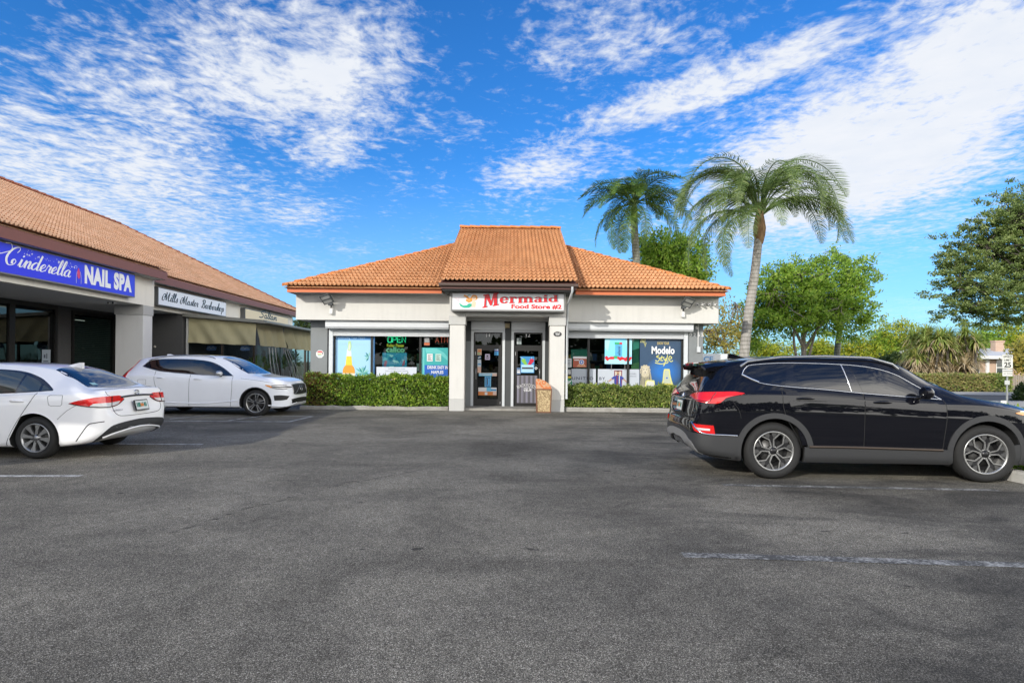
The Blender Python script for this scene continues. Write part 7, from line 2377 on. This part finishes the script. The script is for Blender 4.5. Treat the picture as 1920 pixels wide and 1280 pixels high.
def blob_tree(name, label, base, trunk, limbs, blobs, n, L, lm, bm_, seed, cat='tree', grp=None, wr=.55, clump=30, flat=.8):
    """trunk + limbs as tubes; the crown is many leaf clusters scattered in lobes"""
    rr = random.Random(seed)
    t = thing(name, label, cat, base, group=grp)
    mb = MB()
    for path, r0, r1 in [trunk] + limbs:
        P_ = spline([tuple(p) for p in path], 5)
        mb.tube(P_, [r0 + (r1 - r0) * i / (len(P_) - 1) for i in range(len(P_))], 8)
    tr = mb.build('trunk', bm_, t)
    tips = []
    cr = MB()
    tot = sum(r[0] * r[1] * r[2] for _, r in blobs)
    for c, r in blobs:
        k = max(3, int(n / clump * r[0] * r[1] * r[2] / tot))
        c = Vector(c)
        for _ in range(k):
            d = rdir(rr)
            f = rr.random() ** .42
            # lumpy outline
            lump = 1 + .22 * math.sin(d.x * 5 + seed) * math.sin(d.z * 6 + 2) + rr.uniform(-.12, .18)
            q = c + Vector((d.x * r[0], d.y * r[1], d.z * r[2])) * f * lump
            ax = (d + Vector((0, 0, .35)) + rdir(rr) * .6).normalized()
            for j in range(clump):
                of_ = rdir(rr) * L * rr.uniform(.3, 2.6) + ax * L * rr.uniform(-1.0, 1.6)
                of_.z *= flat
                p = q + of_
                dd = (ax + rdir(rr) * 1.1).normalized()
                leaf(cr, p, dd, (d * .9 + Vector((-.3, -.4, .55)) + rdir(rr) * .8).normalized(), L * rr.uniform(.7, 1.3), L * wr * rr.uniform(.7, 1.2), 0 if rr.random() > .06 else 1)
            if rr.random() < .12: tips.append(q)
    cr.build('crown', [lm, L_DARK], t)
    # twigs reaching into the clumps
    tw = MB()
    hub = [Vector(p[-1]) for p, _, _ in limbs] or [Vector(trunk[0][-1])]
    for q in tips[:160]:
        h = min(hub, key=lambda a: (a - q).length)
        m_ = (h + q) / 2 + rdir(rr) * .25
        tw.tube([h, m_, q], [.035 * min(1, L * 8), .022 * min(1, L * 8), .008], 5)
    tw.build('twigs', bm_, t)
    return t


def frond_mesh(rr, L, n, ll, droop, lm, stiff=1.0, fold=.5, w=.035, bell=0):
    """pinnate frond along +x from the origin; rises then droops under gravity"""
    mb = MB()
    pts = []
    p = Vector((0, 0, 0)); ang = 0.0
    N = 18
    for i in range(N + 1):
        pts.append(p.copy())
        ang -= droop * 6 * (i / N) * (1 - i / N) / N if bell else droop * (i / N) ** 1.15 / N * 2.0
        p = p + Vector((math.cos(ang), 0, math.sin(ang))) * (L / N)
    mb.tube(pts, [.035 * (1 - .85 * i / N) for i in range(N + 1)], 5, 1)
    for i in range(n):
        t = .16 + .84 * i / n
        f = t * N
        a = min(N - 1, int(f)); u = f - a
        q = pts[a] * (1 - u) + pts[a + 1] * u
        d = (pts[a + 1] - pts[a]).normalized()
        up = Vector((-d.z, 0, d.x))
        prof = math.sin(math.pi * min(1, .12 + .88 * t)) ** .55 * (1 - .25 * t)
        for s in (-1, 1):
            l_ = ll * prof * rr.uniform(.85, 1.1)
            out = (Vector((0, s, 0)) * 1.0 + d * rr.uniform(.35, .65) + up * rr.uniform(-.1, fold)).normalized()
            g = Vector((0, 0, -1))
            e1 = q + out * l_ * .4
            d2 = (out + g * .55 * stiff).normalized()
            e2 = e1 + d2 * l_ * .35
            d3 = (d2 + g * .9 * stiff).normalized()
            e3 = e2 + d3 * l_ * .3
            sd = d * w / 2
            mb.add([q - sd * .7, q + sd * .7, e1 + sd, e1 - sd, e2 + sd * .8, e2 - sd * .8, e3], [(0, 1, 2, 3), (3, 2, 4, 5), (5, 4, 6)], 0)
    return mb


def palm(name, label, base, path, r0, r1, bark, fr_mats, fronds, seed, kind, crownshaft=None):
    rr = random.Random(seed)
    t = thing(name, label, 'palm tree', base)
    P_ = spline([tuple(p) for p in path], 8)
    mb = MB(); mb.tube(P_, [r0 + (r1 - r0) * (i / (len(P_) - 1)) ** .8 for i in range(len(P_))], 18); mb.build('trunk', bark, t)
    top = Vector(P_[-1])
    if crownshaft:
        mb = MB(); mb.lathe(crownshaft[1], 'z', 16, top); mb.build('crownshaft', crownshaft[0], t)
        top = top + Vector((0, 0, crownshaft[2]))
    vari = []
    for q in range(6):
        me = kind(rr, q)
        o = me.build('frond', fr_mats, t, None, True)
        vari.append(o)
    used = set()
    for i, (az, el, sc_) in enumerate(fronds):
        v = i % 3 + (0 if el > 45 else 3)
        if v in used:
            o = vari[v].copy(); COL.objects.link(o); o.parent = t
        else:
            o = vari[v]; used.add(v)
        o.location = top - Vector(base) + Vector((math.cos(R(az)) * .08, math.sin(R(az)) * .08, rr.uniform(-.1, .15)))
        o.rotation_mode = 'XYZ'
        M = Matrix.Rotation(R(az), 4, 'Z') @ Matrix.Rotation(-R(el), 4, 'Y') @ Matrix.Rotation(R(rr.uniform(-14, 14)), 4, 'X')
        o.rotation_euler = M.to_euler()
        o.scale = (sc_,) * 3
    return t


# slim palm behind the store
b0 = P(1196, 640, 31); tp = P(1189, 412, 31)
rr = random.Random(77)
fr_ = [(rr.uniform(0, 360), e, s) for e, s in ((84, .8), (76, .9), (70, .95), (66, 1), (62, 1), (58, 1.05))]
fr_ += [(i * 45 + rr.uniform(-12, 12), rr.uniform(36, 56), rr.uniform(1.0, 1.1)) for i in range(8)]
fr_ += [(i * 51 + 20 + rr.uniform(-12, 12), rr.uniform(8, 26), rr.uniform(1.0, 1.1)) for i in range(7)]
fr_ += [(175, -12, 1.05), (205, -25, 1.05), (5, -5, 1.05), (-25, -12, 1.0), (250, -38, 1), (290, -30, .9), (120, -30, .95)]
palm('palm_tree', 'slender dark green palm with a smooth green shaft rising behind the store roof', (b0.x, b0.y, 0), [(b0.x, 31, 0), (b0.x + .05, 31, 3), (b0.x - .02, 31, 5.5), (tp.x, 31, tp.z - .2)], .26, .19, B_PALM2, [L_PALM, L_PALM], fr_, 5,
     lambda r, q: frond_mesh(r, 3.3, 72, .80, 1.9 if q < 3 else 1.35, None, .8, .4, w=.038, bell=1), (mat('crownshaft_green', (.10, .16, .03), .5), [(.17, -.25), (.2, .1), (.17, .7), (.10, 1.25), (.05, 1.6)], 1.15))
# queen palm right of the store
q = [P(1395, 668, 20), P(1402, 600, 20), P(1414, 520, 20), P(1420, 470, 20), P(1424, 425, 20)]
rr = random.Random(12)
fr_ = [(182, 87, 1.05), (4, 87, 1.05), (150, 85, 1), (30, 84, 1), (300, 72, .8), (70, 70, .8), (170, 44, .9), (346, 50, .9), (180, 80, 1.0), (196, 74, 1.0), (160, 76, .95), (2, 80, 1.0), (-12, 74, .98), (18, 76, .92), (262, 80, .85), (95, 80, .85), (176, 68, 1.0), (214, 66, .95),
       (-4, 66, .9), (240, 62, .8), (-40, 64, .75), (140, 64, .8),
       (188, 34, 1.05), (204, 26, 1.08), (174, 20, 1.0), (2, 36, 1.08), (-10, 30, 1.05), (14, 40, 1.0), (218, 8, 1.0), (184, 2, .95), (236, 20, .85), (198, -10, .9), (262, 30, .7)]
palm('palm_tree', 'tall queen palm with drooping feathery fronds and ringed grey trunk right of the store', (q[0].x, 20, 0), [(q[0].x - .12, 20, 0), (q[0].x - .05, 20, .9)] + [tuple(v) for v in q], .20, .13, B_PALM, [L_PALM2, L_PALM2], fr_, 9,
     lambda r, q: frond_mesh(r, 4.6 if q < 3 else 3.7, 84, .90, (2.75, 2.6, 2.85)[q % 3] if q < 3 else (2.0, 1.85, 1.9)[q % 3], None, 1.6, .1, w=.025, bell=1), (B_BOOT, [(.12, -.6), (.19, -.3), (.21, -.05), (.17, .2), (.12, .5), (.06, .85)], .45))


def px_tree(name, label, Y, base_px, trunk_px, limbs_px, blobs_px, n, L, lm, bm_, seed, r0=.2, cat='tree', grp=None, depth=.8, **kw):
    s = Y / F
    base = P(base_px, 700, Y); base.z = 0
    tr = ([(base.x, Y, 0)] + [tuple(P(a, b_, Y)) for a, b_ in trunk_px], r0, r0 * .6)
    rr = random.Random(seed)
    lb = [([tuple(P(a, b_, Y + (rr.uniform(-.5, .5) if i else 0))) for i, (a, b_) in enumerate(l)], r0 * .5, r0 * .15) for l in limbs_px]
    bl = [(P(cx_, cy_, Y + dy * 1.0), (rx_ * s, max(rx_, ry_) * s * depth, ry_ * s)) for cx_, cy_, rx_, ry_, dy in blobs_px]
    return blob_tree(name, label, tuple(base), tr, lb, bl, n, L, lm, bm_, seed, cat, grp, **kw)


px_tree('ficus_tree', 'broad bright green ficus tree with several pale trunks behind the black SUV', 28, 1506, [(1507, 660), (1505, 620)],
        [[(1506, 650), (1480, 600), (1450, 550)], [(1506, 640), (1520, 580), (1530, 520)], [(1508, 655), (1545, 600), (1580, 560)], [(1512, 690), (1530, 620), (1555, 570)], [(1498, 690), (1488, 630), (1500, 560), (1505, 510)]],
        [(1480, 535, 70, 45, 0), (1545, 520, 62, 45, .5), (1430, 590, 42, 50, -.3), (1500, 590, 85, 42, 0), (1590, 585, 50, 55, .4), (1610, 520, 36, 40, .8), (1455, 555, 45, 40, .3), (1560, 560, 60, 40, 0), (1625, 610, 25, 30, .5), (1410, 625, 30, 35, 0)], 34000, .15, L_FICUS, B_TREE, 31, .15, clump=44, flat=.65)
px_tree('broadleaf_tree', 'bright green broadleaf tree top showing above the right side of the store roof', 34, 1255, [(1255, 560)], [[(1255, 560), (1240, 500)], [(1255, 560), (1285, 490)]],
        [(1232, 478, 42, 38, 0), (1282, 475, 44, 40, .5), (1255, 505, 60, 36, 0), (1310, 508, 22, 28, 0), (1215, 462, 16, 26, 0)], 13000, .2, L_FICUS, B_TREE, 37, .2)
px_tree('live_oak', 'large dark olive-green oak whose leafy crown hangs in from the right edge', 20, 2030, [(2020, 600), (2000, 540)],
        [[(2010, 560), (1930, 560), (1870, 545), (1800, 530)], [(2005, 540), (1920, 500), (1850, 460)], [(2000, 545), (1950, 460), (1900, 400)], [(1935, 560), (1860, 580), (1800, 585)]],
        [(1880, 420, 60, 50, 0), (1830, 470, 62, 50, .3), (1795, 530, 52, 50, 0), (1860, 545, 75, 50, -.3), (1925, 480, 70, 90, .2), (1800, 590, 45, 22, .2), (1868, 600, 42, 24, 0), (1935, 590, 45, 24, 0), (1910, 390, 35, 45, .4), (1990, 470, 70, 110, 0), (1785, 480, 30, 25, 0)], 84000, .085, L_OAK, B_DARK, 41, .15, clump=64, flat=.5)
px_tree('yellow_tree', 'thin autumn-yellow tree with bare branches between the store and the palm', 26, 1362, [(1360, 650), (1352, 610)], [[(1358, 655), (1340, 620), (1330, 580)], [(1356, 640), (1370, 600), (1380, 570)], [(1358, 650), (1330, 640), (1318, 620)]],
        [(1345, 585, 26, 26, 0), (1362, 625, 40, 26, 0), (1330, 635, 24, 24, 0), (1378, 598, 22, 28, 0), (1345, 650, 40, 16, 0)], 3000, .12, L_YEL, B_TREE, 43, .08, clump=10)
px_tree('distant_tree', 'small dark tree glimpsed in the gap left of the store wall', 48, 572, [(572, 620)], [], [(572, 608, 18, 14, 0)], 1500, .2, L_DARK, B_DARK, 47, .12)
# yellow-green shrubs and small trees along the far side
BG = [('yellow-green bushy tree behind the white house roof', 1690, 628, 48, 34, L_LIME), ('lime green tree behind the ficus, right of the slim trunk', 1620, 655, 45, 26, L_LIME), ('low green bush line left of the ficus trunks', 1440, 655, 60, 22, L_LIME),
      ('bright lime tree right of the brick chimney', 1905, 632, 38, 34, L_LIME), ('dark green tree behind the brick chimney', 1850, 638, 34, 30, L_FICUS), ('orange-tinted tree at the right edge behind the speed sign', 1925, 668, 22, 26, L_YEL),
      ('yellow leaved bush behind the black SUV roof', 1545, 655, 42, 18, L_LIME), ('green tree between the ficus and the strap-leaved clump', 1660, 645, 26, 24, L_FICUS), ('dark shaded bush under the strap-leaved clump', 1690, 685, 36, 26, L_DARK)]
for i, (lab, cx_, cy_, rx_, ry_, lm_) in enumerate(BG):
    Y = 52 if i not in (5, 8) else 40
    px_tree('background_tree', lab, Y, cx_, [(cx_, cy_ + ry_ * .5)], [], [(cx_ - rx_ * .3, cy_ - 3, rx_ * .7, ry_ * .8, 0), (cx_ + rx_ * .35, cy_ + 4, rx_ * .65, ry_ * .75, .5), (cx_, cy_ + ry_ * .6, rx_ * .9, ry_ * .6, 0)], 5200, .21, lm_, B_DARK, 60 + i, .14, grp='trees and bushes across the road')
for i, (px, lab) in enumerate(((1570, 'pale slim palm trunk standing among the ficus foliage'),)):
    a, b_ = P(px, 690, 31), P(px, 560, 31)
    rr = random.Random(3)
    fr_ = [(rr.uniform(0, 360), e, .8) for e in (70, 60, 50, 40, 35, 25, 20, 10, 0, -5)]
    palm('palm_tree', lab, (a.x, 31, 0), [(a.x, 31, 0), (a.x, 31, 2.5), (b_.x + .6, 31, b_.z + 1.5)], .17, .13, B_PALM2, [L_PALM2, L_PALM2], fr_, 15, lambda r, q: frond_mesh(r, 2.4, 34, .6, 2.0, None, .8, .4, w=.05))


def strap_clump(label, px0, px1, pyt, Y, seed):
    """dense clump of rosettes of long drooping strap leaves, dry skirts below"""
    rr = random.Random(seed)
    a, b_ = P(px0, 700, Y), P(px1, 700, Y)
    top = P((px0 + px1) / 2, pyt, Y).z
    t = thing('screw_pine', label, 'shrub', ((a.x + b_.x) / 2, Y, 0))
    st, gr, dr = MB(), MB(), MB()
    heads = []
    n = 84
    for i in range(n):
        x = a.x + (b_.x - a.x) * rr.random()
        u = abs((x - (a.x + b_.x) / 2) / ((b_.x - a.x) / 2))
        z = top * (1 - .30 * u ** 2.2) * (rr.uniform(.22, .86) ** .8)
        y = Y + rr.uniform(-1.5, 1.2)
        heads.append(Vector((x, y, z)))
        st.tube([(x + rr.gauss(0, .3), y + .2, 0), (x, y, z)], [.10, .05], 6)
    for h in heads:
        for k_ in range(120):
            az = rr.uniform(0, 6.28)
            el = rr.uniform(-.3, 1.45)
            dry = el < .12 and rr.random() < .75 or h.z < top * .42
            L = rr.uniform(.75, 1.25)
            o = Vector((math.cos(az) * math.cos(el), math.sin(az) * math.cos(el), math.sin(el)))
            p = h.copy(); d = o.copy()
            pts = [p.copy()]
            for j in range(4):
                p = p + d * L / 4
                d = (d + Vector((0, 0, -.38 - .1 * j))).normalized()
                pts.append(p.copy())
            s = o.cross(Vector((0, 0, 1)))
            s = (s.normalized() if s.length > .01 else Vector((1, 0, 0))) * .034
            vs = [q_ + s * w_ for q_, w_ in zip(pts, (1, 1.1, .9, .6, .05))] + [q_ - s * w_ for q_, w_ in zip(pts, (1, 1.1, .9, .6, .05))]
            (dr if dry else gr).add(vs, [(j, j + 1, 6 + j, 5 + j) for j in range(4)], 0)
    st.build('stems', B_DARK, t); gr.build('green_leaves', L_STRAP, t); dr.build('dry_leaves', L_STRAPD, t)


strap_clump('big clump of drooping strap leaves with straw-coloured dry skirts across the road', 1700, 1822, 612, 38, 5)
hedge('hedge', 'long boxy olive hedge across the road in front of the brick house', 22.0, 30.2, 34.8, 36.2, 1.0, 9000, [L_HEDGE2, L_HEDGEO, L_HEDGE], 15, 29.6, .13, None, 0)
# rounded dark shrub at the far right edge and planting by the right kerb
def shrub(label, c, r, n, lm_, seed, L=.07):
    rr = random.Random(seed)
    t = thing('shrub', label, 'shrub', (c[0], c[1], 0), group='shrubs on the right verge')
    mb = MB()
    for _ in range(n):
        d = rdir(rr); d.z = abs(d.z)
        p = Vector(c) + Vector((d.x * r[0], d.y * r[1], d.z * r[2])) * rr.uniform(.6, 1.05)
        leaf(mb, p, (d + rdir(rr) * .8 + Vector((0, 0, .3))).normalized(), (d + rdir(rr) * .7).normalized(), L * rr.uniform(.7, 1.4), L * .55, 0)
    mb.build('foliage', [lm_], t)
    mb = MB()
    for _ in range(7): mb.tube([(c[0], c[1], 0), (c[0] + rr.uniform(-.6, .6) * r[0], c[1] + rr.uniform(-.6, .6) * r[1], r[2] * .7)], [.018, .006], 5)
    mb.build('stems', B_DARK, t)
q = G(1932, 752)
shrub('dark green rounded shrub beside the road at the far right edge', (q.x, q.y, 0), (.6, .6, .85), 2000, L_DARK, 3, .12)
for i, (x, y, r_, lab) in enumerate(((7.35, 8.15, .38, 'bright green shrub by the kerb under the nose of the black SUV'), (7.9, 9.1, .55, 'leafy green shrub just beyond the nose of the black SUV'), (8.3, 7.75, .35, 'small green shrub at the near corner of the kerb'), (8.8, 10.3, .6, 'taller green shrub in the planting bed beyond the black SUV'), (8.1, 11.6, .6, 'green shrub behind the bonnet of the black SUV'))):
    shrub(lab, (x, y, .05), (r_, r_, r_ * 1.25), 900, L_FICUS if i % 2 == 0 else L_HEDGE, 30 + i, .085)
# grass: lawn blades and weeds at the kerb
mb = MB(); rr = random.Random(9)
for _ in range(9000):
    x, y = rr.uniform(13, 24), rr.uniform(15, 21.2)
    a = rr.uniform(0, 6.28); h = rr.uniform(.04, .12)
    mb.add([(x, y, 0), (x + .012 * math.cos(a) + .008, y + .012 * math.sin(a), 0), (x + .04 * math.cos(a), y + .04 * math.sin(a), h)], [(0, 1, 2)])
for _ in range(1600):
    x, y = rr.uniform(6.75, 8.6), 7.28 + abs(rr.gauss(0, .12)) * rr.choice((-1, 1, 1))
    a = rr.uniform(0, 6.28); h = rr.uniform(.03, .11)
    mb.add([(x, y, 0), (x + .012, y + .008, 0), (x + .05 * math.cos(a), y + .05 * math.sin(a), h)], [(0, 1, 2)])
g_ = mb.build('grass', mat_leaf('grass_blade', (.08, .15, .02), (.18, .27, .04), (.28, .26, .08), .3))
tag(g_, 'short green grass on the right verge and along the kerb', 'grass', kind='stuff')
# ================================================================== across the road: houses, fence, signs, ice chest
def brick(name, c1, c2, mo):
    k = NT(name)
    v = k.n('ShaderNodeTexCoord').outputs['Object']
    sp = k.n('ShaderNodeSeparateXYZ', {0: v}).outputs
    cv = k.n('ShaderNodeCombineXYZ', {0: k.math('ADD', sp[0], sp[1]), 1: sp[2], 2: 0.0}).outputs[0]
    b_ = k.n('ShaderNodeTexBrick', {'Vector': cv, 'Color1': c1, 'Color2': c2, 'Mortar': mo, 'Scale': 1.0, 'Mortar Size': .012, 'Brick Width': .30, 'Row Height': .10})
    k.base(k.mix(k.noise(v, 2.2, 4), b_.outputs[0], c2), .9)
    return k.m


M_BRICK = brick('pink_brick', (.42, .25, .17), (.52, .36, .26), (.50, .47, .42))
M_WROOF = mat('white_roof', (.52, .54, .56), .6, var=.06)
HX0, HX1, HY = P(1790, 700, 45).x, 47.0, 45.0
h = thing('brick_house', 'low pink brick house with a white roof and brick chimney across the road', 'house', (HX0 + 4, HY, 0))
mb = MB()
zt = P(1850, 669, HY).z
mb.box(HX0, HX1, HY, HY + 8, 0, zt); mb.build('wall', M_BRICK, h)
mb = MB()
ze, zr = zt + .02, P(1850, 655, HY + 4).z
mb.prism([(HX0 - .5, HY - .6, ze), (HX0 - .5, HY + 4, zr + .1), (HX0 - .5, HY + 8.6, ze), (HX0 - .5, HY + 8.6, ze - .10), (HX0 - .5, HY - .6, ze - .10)], (HX1 - HX0 + 1, 0, 0)); rf_ = mb.build('roof', M_WROOF, h, fix=True)
mb = MB(); mb.box(HX0 - .52, HX1 + .5, HY - .66, HY - .602, ze - .18, ze + .06); mb.build('fascia', mat('fascia_white', (.70, .70, .68), .5), h)
cx_ = P(1869, 660, HY + 2.5).x
mb = MB(); mb.box(cx_ - .36, cx_ + .36, HY + 2.2, HY + 2.7, 2, P(1869, 641, HY + 2.5).z); mb.box(cx_ - .40, cx_ + .40, HY + 2.16, HY + 2.74, P(1869, 641, HY + 2.5).z, P(1869, 638.5, HY + 2.5).z); mb.build('chimney', M_BRICK, rf_)
mb = MB(); mb.tube([(P(1850, 660, HY).x, HY + 1, 2.4), (P(1850, 660, HY).x, HY + 1, P(1850, 645, HY + 1).z)], .03, 6); mb.build('vent_pipe', M_STEEL, rf_)
for px in (1825, 1878):
    c = P(px, 690, HY)
    mb = MB(); mb.box(c.x - .42, c.x + .42, HY - .02, HY + .04, .95, 2.05); w_ = mb.build('window', mat('house_glass', (.02, .035, .03), .08, coat=.5), h)
    mb = MB()
    for q in ((-.46, -.41, .9, 2.1), (.41, .46, .9, 2.1), (-.41, .41, .9, .96), (-.41, .41, 2.04, 2.1), (-.41, .41, 1.45, 1.52)): mb.box(c.x + q[0], c.x + q[1], HY - .05, HY - .021, q[2], q[3])
    mb.build('frame', MATS['fascia_white'], w_)
mb = MB(); c = P(1850, 690, HY); mb.box(c.x - .12, c.x + .12, HY - .12, HY - .001, 0, zt); mb.build('pilaster', MATS['fascia_white'], h)
h2 = thing('white_house', 'white-roofed house glimpsed over the windscreen of the black SUV', 'house', (P(1640, 700, 52).x, 52, 0))
x0, x1 = P(1590, 700, 52).x, P(1700, 700, 52).x
mb = MB(); mb.box(x0, x1, 52, 58, 0, 2.1); mb.build('wall', mat('house_cream', (.55, .50, .42), .8), h2)
mb = MB(); mb.prism([(x0 - .4, 51.5, 2.12), (x0 - .4, 55, 2.75), (x0 - .4, 58.5, 2.12)], (x1 - x0 + .8, 0, 0)); mb.build('roof', M_WROOF, h2, fix=True)

# picket fence
fx0, fx1, fy = P(1785, 700, 37).x, 42.0, 37.0
f = thing('picket_fence', 'weathered grey wooden picket fence in front of the brick house', 'fence', ((fx0 + fx1) / 2, fy, 0))
mb = MB(); rr = random.Random(4)
x = fx0
while x < fx1:
    hh = 1.02 + rr.uniform(-.02, .02)
    mb.prism([(x, fy, .03), (x + .10, fy, .03), (x + .10, fy, hh - .06), (x + .05, fy, hh), (x, fy, hh - .06)], (0, .02, 0)); x += .15 if rr.random() < .85 else .16
mb.build('pickets', mat('weathered_wood', (.30, .26, .21), .9, var=.3, scale=9), f)['kind'] = 'stuff'
mb = MB(); mb.box(fx0, fx1, fy + .022, fy + .06, .25, .34); mb.build('rail', MATS['weathered_wood'], f)
mb = MB(); mb.box(fx0, fx1, fy + .022, fy + .06, .75, .84); mb.build('rail', MATS['weathered_wood'], f)

# speed limit sign
q = P(1889, 700, 21.5)
t = thing('speed_limit_sign', 'white SPEED LIMIT 25 sign on a steel post across the lawn', 'road sign', (q.x, 21.5, 0))
mb = MB(); mb.bbox(q.x - .03, q.x + .03, 21.5, 21.53, 0, 1.5, .004); mb.build('post', M_STEEL, t)
a, b_ = P(1879.5, 690.5, 21.45), P(1899.5, 664.5, 21.45)
mb = MB(); mb.bbox(a.x, b_.x, 21.455, 21.47, a.z, b_.z, .006); mb.build('panel', mat('sign_white', (.72, .72, .70), .4, var=.03), t)
fr = Frame((a.x, 21.455, a.z), (1, 0, 0), (0, 0, 1)); wd, hg = b_.x - a.x, b_.z - a.z
mb = MB(); text2d(mb, fr, 'SPEED', wd / 2, hg * .77, wd * .80, hg * .15, .003, 0, bold=.01, center=True); text2d(mb, fr, 'LIMIT', wd / 2, hg * .53, wd * .66, hg * .15, .003, 0, bold=.01, center=True); text2d(mb, fr, '25', wd / 2, hg * .09, wd * .66, hg * .36, .003, 0, bold=.03, center=True)
mb.build('lettering', M_BLACK, t)
a2, b2 = P(1880, 705, 21.45), P(1899, 692, 21.45)
mb = MB(); mb.bbox(a2.x, b2.x, 21.455, 21.47, a2.z, b2.z, .006); mb.build('lower_panel', MATS['sign_white'], t)
mb = MB(); fr = Frame((a2.x, 21.455, a2.z), (1, 0, 0), (0, 0, 1)); rect2d(mb, fr, .02, .17, wd - .02, .20, .003, 0); text2d(mb, fr, 'NO TRUCKS', wd / 2, .06, wd * .8, .07, .003, 0, center=True); mb.build('lettering', pcol('sign_grey_ink', (.22, .22, .22)), t)
q3 = P(1889, 717, 21.47); mb = MB(); mb.bbox(q3.x - .09, q3.x + .09, 21.47, 21.498, q3.z - .08, q3.z + .08, .006); mb.build('back_plate', mat('plate_pale', (.55, .56, .56), .5), t)
q = P(1882, 757, 20.6)
t = thing('ground_sign', 'small white sign with a black mark near the foot of the speed sign post', 'sign', (q.x, 20.6, 0))
mb = MB(); mb.bbox(q.x - .10, q.x + .10, 20.6, 20.62, q.z - .10, q.z + .12, .006); mb.build('panel', MATS['sign_white'], t)
mb = MB(); mb.box(q.x - .012, q.x + .012, 20.622, 20.64, 0, q.z); mb.build('stake', M_STEEL, t)
fr = Frame((q.x, 20.6, q.z), (1, 0, 0), (0, 0, 1)); mb = MB(); poly2d(mb, fr, [(-.04, -.05), (0, .02), (-.01, -.02), (.05, .07), (.02, .0), (.03, .02)], .003); mb.build('mark', M_BLACK, t)

# ice chest beside the store
a, b_ = P(1312, 676, 20.2), P(1352, 663, 20.2)
t = thing('ice_chest', 'white ice merchandiser with blue ICE lettering beside the right end of the store', 'ice chest', ((a.x + b_.x) / 2, 20.2, 0))
mb = MB(); mb.bbox(a.x, b_.x + .35, 20.2, 20.95, .08, b_.z, .02); mb.build('cabinet', mat('ice_white', (.68, .70, .72), .35), t)
mb = MB(); mb.bbox(a.x + .03, a.x + .52, 20.17, 20.199, .2, b_.z - .04, .01); d_ = mb.build('door', mat('ice_door', (.60, .66, .74), .3), t)
fr = Frame((a.x + .06, 20.17, b_.z - .27), (1, 0, 0), (0, 0, 1)); mb = MB(); text2d(mb, fr, 'ICE', 0, 0, .40, .17, .003, 0, bold=.03); mb.build('lettering', pcol('ice_letter', (.10, .30, .62)), t)

# dark line of trees on the far side of the lot behind the viewer: what the shiny cars and glass reflect
mb = MB(); rr = random.Random(71)
for _ in range(6000):
    x = rr.uniform(-45, 60); y = -30 + rr.uniform(-3, 3)
    top = 5.2 + 1.6 * math.sin(x * .31) + 1.0 * math.sin(x * .83 + 1)
    leaf(mb, Vector((x, y, rr.uniform(.2, 1) ** .8 * top)), rdir(rr), rdir(rr), rr.uniform(.8, 1.6), rr.uniform(.6, 1.1))
o = mb.build('treeline', L_DARK)
tag(o, 'dark line of trees on the far side of the lot, seen only in reflections', 'trees', kind='stuff')
